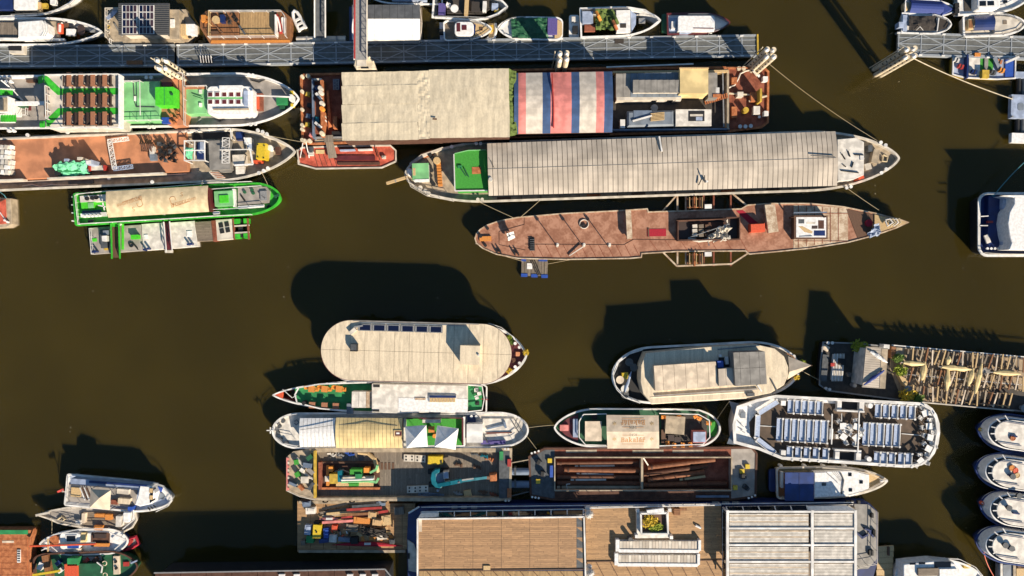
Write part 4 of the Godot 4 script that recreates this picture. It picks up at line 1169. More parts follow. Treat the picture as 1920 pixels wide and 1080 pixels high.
func barges():
	thing("covered_barge", "big rusty barge under cream and striped tarpaulins", "barge", 1000, 197, -0.8)
	flat_hull([563, 143, 570, 138, 640, 137, 1150, 126, 1432, 125, 1442, 134, 1441, 230, 1428, 240, 1370, 247, 800, 263, 590, 271, 566, 270], 1.5, "rust_dark", "rust", "rust_orange", 0.25, 0.25)
	# left deck
	for y in [143, 171, 205, 234, 242, 262]: cy("bollard", 566, y, 0.25, 1.5, 2.2, "pile", 10)
	cy("bollard", 577, 142, 0.3, 1.5, 2.2, "pile", 10); cy("bollard", 580, 264, 0.3, 1.5, 2.2, "pile", 10); cy("bollard", 571, 264, 0.3, 1.5, 2.2, "pile", 10)
	rc("coaming", 585, 147, 588, 258, 1.5, 3.0, "steel_blue"); rc("coaming", 588, 147, 603, 150, 1.5, 3.0, "offwhite"); rc("coaming", 588, 256, 641, 258, 1.5, 2.2, "steel"); rc("engine_casing", 590, 152, 600, 250, 1.5, 2.4, "rust"); rc("hatch", 590, 160, 597, 169, 2.4, 2.6, "blue_navy"); rc("hatch", 590, 219, 598, 229, 2.4, 2.6, "turquoise"); rc("deck_wall", 601, 150, 606, 256, 1.5, 3.2, "rust_orange"); rc("hatch", 622, 246, 641, 256, 1.5, 2.0, "black"); slab("ramp", [612, 170, 3.0, 616, 170, 3.0, 622, 238, 1.6, 616, 240, 1.6], 0.1, "rust_orange"); rc("coal_bin", 624, 218, 632, 240, 1.5, 2.8, "rust_orange"); rc("ladder_well", 624, 148, 637, 168, 1.5, 1.6, "blue_navy"); lattice("ladder", 630, 149, 630, 168, 0.7, 2.0, "steel", 6); rc("lower_walk", 590, 260, 900, 268, 1.5, 1.6, "deck_beige")
	for q in [[603, 168, "offwhite"], [604, 176, "offwhite"], [606, 206, "orange"], [609, 221, "offwhite"], [609, 228, "white"], [606, 196, "offwhite"], [606, 252, "pile"]]: item("barrel:" + q[2], drum_label(q), "drum", q[0], q[1], 3.2 if q[0] < 607 else 1.5, 0, "drums on the covered barge")
	for q in [[577, 176, "yellow_dull", "yellow pump by the left rail of the covered barge"], [576, 233, "yellow_dull", "flat yellow crate on the left deck of the covered barge"], [578, 217, "steel_blue", "blue grey machine beside the coaming of the covered barge"], [580, 197, "black", "small dark box beside the coaming of the covered barge"], [584, 252, "pink_tarp", "pink sack in the lower corner of the barge's left deck"]]:
		thing("deck_box", q[3], "box", q[0], q[1], 12, "", 1.5)
		bx("box", q[0], q[1], 9, 8, 1.5, 2.1, q[2]); bx("lid", q[0], q[1], 7, 6, 2.101, 2.2, q[2])
	for q in [[597, 180, 50.0, "upper"], [596, 234, 40.0, "lower"]]:
		thing("life_jacket_bag", "%s white canvas roll lying by the coaming of the covered barge" % q[3], "canvas roll", q[0], q[1], 0, "", 3.0)
		bx("roll", q[0], q[1], 15, 5, 3.0, 3.5, "white", q[2]); bx("strap", q[0], q[1], 2, 5.4, 2.99, 3.53, "steel", q[2])
	# tarpaulin roof
	var lt := [[135, 160], [160.4, 195], [195.4, 230], [230.4, 263]]
	for i in 4: cloth("cover_sheet", [640, lt[i][0] + 1, 5.5 + 0.05 * (i % 2), 783, lt[i][0] - 2, 5.5 + 0.05 * (i % 2), 785, lt[i][1] - 1, 5.52, 642, lt[i][1] + 1.0, 5.52], "tarp_cream", 0.04, 40, 12, 0.6, 0.02, null, 0.05)
	cloth("cover_overlap", [782, 133, 5.5, 806, 132, 5.5, 806, 260, 5.5, 785, 261, 5.5], "tarp_cream", 0.09, 8, 30, 1.8)
	cloth("cover_sheet", [804, 131, 5.5, 954, 128, 5.5, 956, 257, 5.5, 806, 259, 5.5], "tarp_cream", 0.045, 40, 34, 0.5, -0.2, null, 0.05)
	pr("roof_core", [641, 136, 953, 130, 955, 256, 643, 262], 1.75, 5.3, "rust_dark"); bx("tear", 815, 223, 8, 3, 5.77, 5.8, "wood_dark", 5.0)
	cloth("cover_fold", [953, 129, 5.2, 968, 134, 4.4, 970, 252, 4.4, 955, 256, 5.2], "olive", 0.35, 6, 30, 1.8)
	stripes("cover_stripe", [964, 972, 986, 1017, 1032, 1071, 1086, 1117, 1132, 1148], ["blue_tarp", "pink_tarp", "grey_tarp", "blue_tarp", "pink_tarp", "blue_tarp", "grey_tarp", "pink_tarp", "blue_tarp"], [137, 134], [251, 248], 4.3, 0.75)
	bar("fold_line", [1035, 138, 4.7, 1036, 160, 5.0, 1038, 200, 5.1, 1038, 240, 4.75], 0.16, "red"); pr("roof_core", [966, 139, 1147, 136, 1147, 246, 968, 249], 1.75, 4.1, "rust_dark")
	# open hold at the right
	pr("hold_floor", [1149, 133, 1366, 129, 1368, 240, 1150, 246], 1.52, 1.6, "deck_dark"); rc("coaming", 1149, 132, 1366, 136, 1.6, 2.9, "wood_tan", -0.5); rc("coaming", 1149, 241, 1368, 244, 1.6, 2.6, "steel_blue", -0.5); rc("coaming", 1363, 132, 1367, 242, 1.6, 2.7, "deck_beige"); bar("cross_tie", [1355, 136, 2.6, 1357, 238, 2.6], 0.16, "steel"); bar("pole", [1137, 126, 2.2, 1300, 120, 2.2], 0.16, "white")
	pr("shed", [1155, 140, 1275, 137, 1278, 186, 1156, 188], 1.6, 3.1, "offwhite")
	for i in 9: slab("roof_sheet", [1155 + i * 13.6, 138 - i * 0.3, 3.45, 1168 + i * 13.6, 138 - i * 0.3, 3.45, 1168 + i * 13.6, 182, 3.15, 1155 + i * 13.6, 182, 3.15], 0.06, "roof_mid" if i < 2 else "blue_grey")
	for i in 8: slab("raised_roof_sheet", [1187 + i * 11.3, 150, 4.2, 1197.8 + i * 11.3, 149.6, 4.2, 1197.8 + i * 11.3, 173.6, 4.1, 1187 + i * 11.3, 174, 4.1], 0.06, "roof_mid")
	rc("raised_roof_core", 1188, 151, 1277, 173, 3.3, 4.02, "offwhite")
	for x in [1192, 1207, 1222, 1237, 1252, 1267]: rc("shed_window", x, 186, x + 10, 188.5, 1.8, 2.7, "white_dirty" if x % 2 else "glass")
	rc("flat_roof", 1275, 128, 1328, 175, 1.6, 4.3, "yellow_cream"); rc("flat_roof_edge", 1274, 126.5, 1329, 129, 4.3, 4.45, "wood_tan"); rc("lean_to", 1328, 136, 1345, 184, 1.6, 3.4, "roof_mid"); rc("stair_hatch", 1337, 176, 1352, 182, 1.6, 3.5, "rust_orange"); rc("toilet_box", 1342, 164, 1349, 178, 1.6, 3.4, "white")
	for i in 11: bx("stair_tread", 1323 + i * 4, 191 - i * 1.2, 3, 9, 1.7 + i * 0.12, 1.78 + i * 0.12, "rust_orange", -12.0)
	pr("hut", [1176, 208, 1264, 206, 1264, 236, 1176, 238], 1.6, 3.0, "blue_grey", 0.25); rc("hut_panel", 1188, 207, 1222, 222, 3.001, 3.05, "steel_blue"); bar("pole", [1186, 227, 3.15, 1222, 217, 3.15], 0.2, "white")
	for i in 6: bx("pallet_slat", 1233, 212 + i * 2.6, 26, 1.5, 3.02, 3.16, "wood_tan", -6.0)
	rc("hut", 1267, 205, 1334, 236, 1.6, 3.1, "white_dirty"); rc("banner", 1291, 208, 1321, 227, 3.101, 3.14, "black"); rc("banner_print", 1294, 214, 1318, 218, 3.141, 3.15, "offwhite"); rc("banner_print", 1305, 219, 1317, 226, 3.141, 3.15, "bluewhite"); rc("generator", 1163, 224, 1172, 240, 1.6, 2.6, "white"); cy("satellite_dish", 1227, 202, 0.5, 1.8, 2.0, "steel", 12)
	# right deck
	rc("hatch", 1372, 145, 1382, 157, 1.5, 1.95, "rust_orange"); rc("hatch", 1372, 200, 1382, 221, 1.5, 1.95, "rust_orange"); rc("winch_house", 1413, 199, 1425, 214, 1.5, 2.2, "white_dirty"); rc("fairlead", 1431, 143, 1440, 152, 1.5, 2.3, "white"); rc("fairlead", 1433, 208, 1441, 217, 1.5, 2.3, "white"); bar("anchor_chain", [1362, 175, 1.9, 1438, 180, 1.8], 0.18, "pile"); rc("windlass", 1383, 172, 1394, 181, 1.5, 2.4, "offwhite"); rc("windlass_drum", 1408, 173, 1420, 190, 1.5, 2.3, "rust_orange"); bar("windlass_shaft", [1404, 190, 2.0, 1438, 180, 2.0], 0.2, "pile"); rc("gallows", 1425, 166, 1429, 190, 1.5, 3.4, "yellow_dull"); tube("vent_pipe", [1362, 166, 1.7, 1377, 160, 1.7, 1384, 148, 1.7, 1388, 138, 1.7, 1398, 133, 1.7, 1408, 131, 1.7], 0.12, "offwhite")
	boll(1386, 128, 1.55, "pile", 1.2, 2); boll(1388, 237, 1.55, "white", 1.1, 2, 10, 0); boll(1408, 236, 1.55, "white", 1.1); cy("capstan", 1399, 206, 0.4, 1.5, 2.4, "yellow_dull", 10); bar("mast", [1420, 142, 1.8, 1412, 132, 3.4], 0.2, "offwhite"); rail([1368, 127, 1432, 126], 1.5, 2.4, "rust_orange"); boll(1424, 219, 1.55, "white", 0.8); boll(1423, 142, 1.55, "white", 0.8)
	thing("gangplank", "grey timber gangplank from the covered barge down to the red pontoon", "gangplank", 622, 277)
	slab("plank", [609, 257, 2.3, 622, 256, 2.3, 632, 295, 1.3, 616, 297, 1.3], 0.12, "wood_grey_z"); slab("landing", [606, 254, 2.45, 624, 253, 2.45, 625, 266, 2.4, 608, 267, 2.4], 0.1, "wood_grey_z")

	thing("red_pontoon", "low orange red pontoon moored under the covered barge", "pontoon", 650, 293)
	flat_hull([557, 282, 566, 276, 640, 273, 732, 272, 743, 282, 743, 303, 716, 315, 592, 317, 559, 308], 0.8, "offwhite", "red_deck", "offwhite", 0.16, 0.12)
	rc("hatch_bar", 629, 292, 703, 300, 0.8, 1.0, "maroon"); rc("hatch_cover", 633, 304, 712, 309, 0.8, 0.98, "rust_dark"); rc("rail_bar", 637, 280, 665, 282.5, 0.8, 1.4, "bluewhite", -2.0); rc("rail_bar", 671, 279, 698, 281.5, 0.8, 1.4, "white", -2.0); rc("well", 636, 273, 698, 278, 0.8, 0.86, "rust_dark"); rc("winch", 580, 275, 586, 286, 0.8, 1.5, "steel_dark"); rc("winch_drum", 578, 284, 587, 291, 0.8, 1.4, "white_dirty"); rc("hatch", 592, 281, 608, 288, 0.8, 0.9, "yellow_cream"); rc("cleat_box", 565, 290, 571, 295, 0.8, 1.2, "rust_dark"); rc("cleat_box", 716, 292, 723, 297, 0.8, 1.2, "offwhite")
	for i in 5: bar("deck_seam", [588 + i * 9, 286 + i, 0.815, 596 + i * 9, 312, 0.815], 0.07, "rust_dark", null, 0.03)
	bar("mast", [705, 276, 1.2, 712, 300, 1.2], 0.1, "rust_dark"); bar("derrick_leg", [568, 268, 2.0, 563, 296, 0.9], 0.1, "white"); bar("derrick_leg", [574, 268, 2.0, 580, 296, 0.9], 0.1, "white"); tube("handrail", [556, 281, 1.3, 562, 305, 1.3], 0.05, "offwhite"); boll(720, 296, 0.9, "offwhite", 0.7)

	# the long vessel under the grey roof
	thing("long_riverboat", "very long riverboat under one grey panelled roof", "riverboat", 1220, 312, -1.87)
	hull(boat(759, 327.5, 1687, 296.5, 113, [150, 2, 1.85, 0], [175, 2, 1.5, 0]), 1.2, 1.75, 0.25, "hull_dark", "deck_beige", "offwhite", 0.5)
	canopy("roof_panel", [913, 269, 1567, 246, 1570, 348, 916, 367], 3.9, 0.45, 70, "roof_grey", true, 8, 0.06, 0.07)
	pr("superstructure", [916, 271, 1564, 249, 1567, 345, 919, 364], 1.2, 3.75, "hull_dark")
	bar("ridge_line", [915, 317, 4.36, 1568, 296, 4.36], 0.05, "roof_mid"); bar("roof_ladder", [1236, 256, 4.2, 1241, 284, 4.35], 0.2, "white"); bar("lamp_arm", [1520, 291, 4.55, 1565, 294, 4.55], 0.1, "steel_dark"); bar("vent_pipe", [1310, 347, 4.3, 1315, 336, 4.6], 0.12, "black"); bar("vent_pipe", [1321, 342, 4.4, 1321, 329, 5.0], 0.12, "black"); cy("vent", 1326, 340, 0.15, 4.2, 4.8, "white", 8); cy("lamp", 920, 336, 0.28, 4.2, 4.5, "white_dirty", 10); bar("rope_on_roof", [920, 300, 4.5, 927, 316, 4.5], 0.05, "black")
	pr("green_roof_deck", [850, 289, 878, 282, 913, 281, 916, 357, 858, 359, 852, 350], 1.2, 3.2, "green_turf"); rc("patch", 885, 313, 902, 326, 3.2, 3.24, "rust_orange"); bar("edge_rail", [852, 288, 3.3, 878, 282, 3.3, 912, 281, 3.3], 0.1, "green_light"); bar("edge_rail", [851, 289, 3.3, 853, 358, 3.3, 914, 357, 3.3], 0.14, "white"); bar("rod", [864, 315, 3.4, 874, 330, 3.4], 0.14, "green_dark"); bar("rod", [871, 316, 3.4, 879, 332, 3.4], 0.14, "green_dark"); rc("roof_box", 858, 310, 866, 315, 3.2, 3.4, "green_deck")
	rc("wheelhouse", 774, 307, 803, 338, 1.2, 3.1, "white"); rc("wheelhouse_roof", 773, 306, 804, 337, 3.1, 3.2, "green_light"); rc("roof_edge", 777, 336, 804, 339, 3.1, 3.26, "white_paint"); rc("roof_patch", 774, 315, 779, 329, 3.2, 3.22, "wood_tan")
	for i in 9: bx("seat", 822 + i * 0.4, 303 + i * 5.4, 8, 4.2, 1.2, 1.7, "wood_orange")
	cy("steering_wheel", 819, 301, 0.5, 1.2, 2.0, "wood_tan", 12); for_each_cyl([[805, 310], [808, 318], [806, 328], [812, 344], [806, 290], [812, 298]], 0.3, 1.2, 1.9, "black", "deck_vent"); pr("lifeboat", rounded(763, 315, 773, 330, 5), 1.2, 2.0, "white", 0.15); for_each_cyl([[788, 352], [797, 358], [803, 362]], 0.32, 1.2, 1.9, "offwhite", "drum_on_deck"); rc("hatch", 789, 284, 812, 294, 1.2, 1.5, "rust_orange", -20.0); rail([762, 330, 770, 350, 800, 367, 850, 377], 1.75, 2.5, "offwhite"); rail([768, 306, 790, 290, 830, 276], 1.75, 2.5, "offwhite")
	boll(893, 269, 1.8, "white", 1, 2, 8, 0); boll(847, 275, 1.8); boll(896, 374, 1.8, "offwhite", 1, 2, 8, 0)
	for i in 16: bx("side_hatch", 978 + i * 36, 369.5 - i * 1.17, 1.4, 8, 1.2, 1.3, "wood_dark")
	for i in 7: bx("side_grating", 945 + i * 84, 371.5 - i * 2.7, 26, 5, 1.2, 1.26, ["wood_dark", "deck_beige", "rust_orange"][i % 3])
	pr("fore_deckhouse", [1570, 261, 1606, 258, 1620, 266, 1620, 328, 1600, 337, 1571, 340], 1.2, 2.9, "white_dirty", 0.05); for_each_bar([[1578, 288, 1585, 299], [1600, 304, 1597, 314], [1590, 283, 1594, 294], [1602, 290, 1619, 291], [1577, 320, 1610, 324], [1581, 309, 1586, 313]], 3.0, 0.12, "black", "deck_rod"); rc("roof_hatch", 1613, 290, 1620, 300, 2.9, 3.0, "white"); rc("red_box", 1609, 328, 1620, 336, 1.2, 2.6, "orange_red", -18.0)
	rc("windlass", 1636, 280, 1648, 306, 1.2, 2.0, "deck_beige", 12.0); rc("windlass_drum", 1628, 272, 1636, 284, 1.2, 2.0, "steel_dark"); tube("rope_coil", [1656, 290, 1.35, 1664, 294, 1.35, 1662, 303, 1.35, 1654, 302, 1.35, 1655, 294, 1.4], 0.14, "rope"); boll(1652, 267, 1.8, "white", 1, 2, 9, 5); boll(1653, 324, 1.8, "white", 1, 2, 9, -7); boll(1588, 352, 1.8, "white", 0.9, 2, 8, -2); rc("hatch", 1622, 306, 1634, 318, 1.2, 1.6, "offwhite", -15.0)
	thing("wooden_boom", "wooden boom sticking out over the water from the long vessel's stern", "boom", 745, 338, 0)
	bar("spar", [725, 344, 1.6, 764, 332, 1.9], 0.36, "wood_tan"); bar("iron_band", [741, 339.2, 1.72, 743, 338.6, 1.74], 0.4, "steel")

	# the paddle steamer
	thing("paddle_steamer", "long bare decked paddle steamer with open paddle frames on both sides", "paddle steamer", 1290, 440, -1.5)
	flat_hull([890, 447, 893, 438, 900, 430, 912, 422, 935, 414, 971, 407, 1054, 400, 1170, 394, 1214, 391, 1216, 397, 1390, 391, 1402, 384, 1447, 381, 1520, 381, 1580, 387, 1640, 399, 1690, 412, 1704, 417, 1680, 428, 1640, 442, 1590, 455, 1520, 466, 1450, 473, 1405, 477, 1398, 471, 1270, 472, 1204, 476, 1203, 483, 1180, 485, 1060, 487, 971, 485, 930, 477, 905, 466, 893, 456], 1.5, "rust_dark", "deck_steamer", "deck_pale", 0.12, 0.1, 0.25)
	pr("fore_plating", [1488, 384, 1580, 389, 1590, 391, 1590, 452, 1520, 463, 1488, 467], 1.5, 1.53, "deck_pale"); pr("bow_well", [1587, 392, 1640, 403, 1655, 410, 1650, 430, 1620, 443, 1608, 446], 1.5, 1.56, "wood_dark"); slab("bow_slope", [1640, 402, 1.7, 1700, 416, 2.2, 1698, 419, 2.2, 1640, 438, 1.7], 0.15, "wood_tan")
	for i in 13: bar("plate_seam", [990 + i * 16.5, 459, 1.515, 1003 + i * 16.5, 484, 1.515], 0.07, "rust", null, 0.03)
	for i in 7: bar("plate_seam", [1218 + i * 28, 450 - i, 1.515, 1233 + i * 28, 470, 1.515], 0.07, "rust", null, 0.03)
	for i in 6: bar("plate_seam", [1497 + i * 15, 385 + i, 1.545, 1497 + i * 15, 464 - i * 2.4, 1.545], 0.08, "rust", null, 0.03)
	for y in [400, 452]: bar("plate_seam", [1490, y, 1.548, 1590, y, 1.548], 0.08, "rust", null, 0.035)
	bar("deck_line", [936, 434, 1.52, 936, 459, 1.52, 985, 469, 1.52], 0.06, "rust_dark", null, 0.04); bar("deck_line", [936, 434, 1.52, 983, 421, 1.52, 983, 408, 1.52], 0.06, "rust_dark", null, 0.04); bar("deck_line", [985, 458, 1.52, 1170, 459, 1.52, 1188, 449, 1.52, 1270, 450, 1.52], 0.06, "rust_dark", null, 0.04)
	rc("midship_well", 1270, 411, 1385, 450, 1.5, 1.56, "bench_dark"); bar("well_coaming", [1270, 411, 2.0, 1385, 408, 2.0, 1385, 449, 2.0, 1270, 451, 2.0, 1270, 411, 2.0], 0.16, "rust_dark", null, 0.9); slab("well_screen", [1268, 413, 2.7, 1358, 410, 2.7, 1358, 413, 1.6, 1268, 416, 1.6], 0.06, "rust_dark"); rc("boiler_platform", 1295, 417, 1360, 446, 1.56, 1.75, "rust_dark")
	for i in 9: bx("timber_block", 1303 + i % 3 * 12, 424 + i / 3 * 8.5, 9, 6.5, 1.75, 2.1 + 0.1 * (i % 2), ["offwhite", "wood_grey", "wood_dark"][i % 3], -6.0)
	slab("deck_beam", [1173, 393, 2.5, 1183, 393, 2.5, 1186, 447, 2.5, 1176, 448, 2.5], 0.5, "deck_pale"); slab("deck_beam", [1434, 384, 2.6, 1453, 383, 2.6, 1460, 434, 2.6, 1441, 437, 2.6], 0.5, "deck_pale"); rc("beam_foot", 1175, 394, 1182, 400, 1.5, 2.0, "rust"); rc("beam_foot", 1178, 440, 1185, 446, 1.5, 2.0, "rust"); rc("beam_foot", 1436, 386, 1452, 390, 1.5, 2.1, "rust"); rc("beam_foot", 1443, 428, 1458, 434, 1.5, 2.1, "rust")
	bx("stair_ladder", 998, 458, 9, 24, 1.5, 1.6, "black"); for i in 6: bx("tread", 998, 449 + i * 4, 8, 1.6, 1.6, 1.8, "steel_dark")
	rc("chain_locker", 899, 443, 921, 452, 1.5, 1.75, "wood_orange"); for_each_cyl([[901, 443], [910, 460], [914, 428]], 0.22, 1.5, 2.0, "black", "deck_fitting")
	for q in [[935, 471], [968, 474]]: bx("bitt", q[0] - 4, q[1], 2, 11, 1.5, 2.0, "black", -25.0); bx("bitt", q[0] + 3, q[1], 2, 11, 1.5, 2.0, "black", -25.0); bx("bitt_bar", q[0], q[1], 9, 2, 1.6, 1.8, "black", -10.0)
	for i in 3:
		var lx: float = [1045, 1095, 1143][i]
		var lp := cy("lamp_post", lx + 0.5, 458, 0.06, 1.5, 3.9, "steel_dark", 8); cy("lamp_head", lx + 0.5, 457.6, 0.24, 3.9, 4.4, "white_dirty", 10, 0.14, lp); cy("lamp_base", lx, 461, 0.2, 1.5, 1.7, "offwhite", 8, -1.0, lp)
	bar("boom", [1067, 480, 1.7, 1093, 463, 1.9], 0.14, "offwhite"); ring("hose_ring", 1095, 420, 1.62, 0.68, 0.14, "offwhite"); bar("hose", [1088, 424, 1.65, 1098, 421, 1.65], 0.2, "black"); rc("deck_rail", 1545, 417, 1549, 446, 1.5, 2.2, "wood_dark")
	for s in [0, 1]:
		var yo: float = [499, 366][s]
		var yi: float = [472, 396][s]
		bar("guard_beam", [1269, yo, 1.3, 1372, yo - 4, 1.3], 0.22, "deck_pale"); bar("guard_beam", [1242, yi, 1.3, 1269, yo, 1.3], 0.2, "deck_pale"); bar("guard_beam", [1372, yo - 4, 1.3, 1402, yi + (3 if s == 0 else -9), 1.3], 0.2, "deck_pale")
		for x in [1270, 1286, 1319, 1338, 1370]: bar("sponson_beam", [x, yi, 1.2, x, yo, 1.2], 0.22, "rust" if x > 1300 else "deck_pale")
		var wc := P(1302, (yi + yo) / 2, 1.0)
		for i in 8:
			var an := PI * i / 8.0
			put("paddle_float", box_mesh(Vector3(0.3, 0.08, 1.5)), "wood_dark" if i % 2 else "wood_tan", wc + Vector3(cos(an) * 1.15, sin(an) * 0.9, 0), null, Basis(Vector3.BACK, an))
		for z in [-0.6, 0.6]: bar("wheel_rim", [1288, (yi + yo) / 2 + z * 13, 1.5, 1302, (yi + yo) / 2 + z * 13, 2.0, 1316, (yi + yo) / 2 + z * 13, 1.5], 0.1, "rust_orange")
		bx("sponson_box", 1328, (yi + yo) / 2 + (-9 if s == 0 else 6), 13, 8, 1.2, 1.7, "white"); tube("axle", [1302, yi, 1.4, 1302, yo, 1.4], 0.14, "rust_orange")
	thing("carpet", "crimson carpet lying on the steamer's deck left of the open well", "carpet", 1231, 436, -1, "", 1.5)
	bx("cloth", 1231, 436, 36, 14, 1.505, 1.54, "red_cloth"); bx("frame", 1216, 436, 3, 16, 1.505, 1.6, "wood_dark")
	thing("orange_chest", "bright orange chest with sloping lid right of the steamer's open well", "chest", 1421, 427, -3, "", 1.5)
	bx("body", 1421, 427, 27, 16, 1.5, 2.5, "orange_red"); bx("lid", 1421, 426, 26, 12, 2.501, 2.6, "orange_red")
	thing("carpet", "dark red runner carpet leading up to the orange chest", "carpet", 1400, 409, 0, "", 1.5)
	pr("cloth", [1380, 395, 1393, 394, 1424, 420, 1406, 420], 1.505, 1.53, "red_cloth")
	thing("crumpled_sail", "crumpled grey canvas over the right end of the steamer's well", "canvas", 1340, 445, 0, "", 1.6)
	cloth("sheet", [1335, 437, 2.3, 1368, 417, 2.4, 1366, 448, 2.2, 1326, 455, 2.0], "offwhite", 0.9, 20, 14, 1.8, 0, null, 0.8); tube("roll", [1290, 447, 1.9, 1310, 452, 2.0, 1334, 449, 2.2], 0.2, "offwhite"); bar("pole", [1290, 446, 2.1, 1368, 420, 2.6], 0.1, "steel")
	thing("information_board", "large printed information panel lying on the steamer's foredeck", "information panel", 1519, 426, 0, "", 1.53)
	rc("frame", 1489, 404, 1552, 448, 1.53, 2.5, "wood_dark"); rc("sheet", 1493, 407, 1549, 445, 2.501, 2.53, "white_paint")
	for q in [[1497, 411, 1508, 419, "steel_dark"], [1534, 413, 1545, 429, "rust_dark"], [1522, 423, 1533, 429, "bench_dark"], [1526, 432, 1547, 442, "blue_navy"], [1512, 416, 1529, 420, "offwhite"]]: rc("print", q[0], q[1], q[2], q[3], 2.531, 2.538, q[4])
	pr("print", [1497, 424, 1505, 424, 1524, 434, 1522, 438, 1508, 435], 2.531, 2.538, "wood_tan"); pr("print", [1498, 442, 1520, 440, 1524, 443, 1498, 444], 2.531, 2.538, "blue_grey")
	posts([1490, 406, 1550, 406], 1.53, 3.3, "wood_dark", 0.16); bar("banner_rail", [1488, 399, 3.3, 1550, 398, 3.3], 0.16, "steel_blue")
	thing("white_figure", "small white draped stand near the steamer's stern", "stand", 957, 443, 0, "", 1.5)
	cy("pole", 957, 443, 0.08, 1.5, 3.2, "white", 8); cloth("drape", [950, 438, 3.0, 963, 434, 2.8, 966, 446, 2.2, 953, 452, 2.2], "white", 0.5, 8, 8, 2.0); cy("foot", 957, 443, 0.3, 1.5, 1.6, "white", 10)
	thing("folded_sail", "bluish white sail bundled near the steamer's bow", "sail", 1640, 432, 0, "", 1.56)
	cloth("sheet", [1628, 436, 2.0, 1648, 416, 2.6, 1650, 440, 2.0, 1630, 447, 1.8], "bluewhite", 0.7, 12, 10, 1.8, 0, null, 0.5); cy("cushion", 1630, 418, 0.5, 1.56, 1.9, "red_cloth", 12)
	thing("coiled_rope", "tan rope coil heaped on the very bow of the steamer", "rope", 1672, 418, 0, "", 1.9)
	for i in 4: tube("coil", [1660 + i * 6, 412, 2.2, 1668 + i * 6, 410, 2.5, 1674 + i * 5, 417, 2.5, 1664 + i * 6, 424, 2.3, 1660 + i * 6, 414, 2.25], 0.13, "rope" if i % 2 else "white_dirty")
	thing("wooden_raft", "small plank raft on blue floats beside the steamer's stern", "raft", 1002, 503, 1)
	for i in 8: bx("plank", 980.5 + i * 6.2, 502, 5.6, 31, 0.35, 0.45, "wood_grey_z")
	for q in [[982, 487, 9], [1018, 487, 16], [983, 516, 12], [1002, 517, 12], [1021, 518, 12]]: bx("float", q[0], q[1], q[2], 6, -0.3, 0.52, "blue_bright")
	bx("joist", 1002, 492, 48, 3, 0.2, 0.349, "wood_dark"); bx("joist", 1002, 512, 48, 3, 0.2, 0.349, "wood_dark")
	thing("white_sheet", "white board lying on the small plank raft", "board", 993, 499, 2, "", 0.45)
	bx("sheet", 993, 499, 10, 11, 0.451, 0.52, "white_paint"); bx("batten", 993, 499, 10.4, 1, 0.521, 0.54, "white")
	thing("steel_rods", "bundle of dark rods lying across the small plank raft", "rods", 1006, 503, 0, "", 0.45)
	for i in 3: bar("rod", [995 + i * 4, 489, 0.52, 1008 + i * 3, 516, 0.52], 0.11, "black")

func drum_label(q: Array) -> String:
	return {168: "topmost cream drum beside the barge's left coaming", 176: "cream drum just below the topmost one on the barge's left deck", 206: "orange drum on the barge's left deck", 221: "cream drum below the orange one on the barge's left deck", 228: "white drum on the barge's left deck", 196: "cream drum just above the orange one on the barge's left deck", 252: "buff drum at the lower end of the barge's left deck"}[q[1]]

func for_each_bar(list: Array, h: float, w: float, m, called: String):
	for q in list: bar(called, [q[0], q[1], h, q[2], q[3], h], w, m)

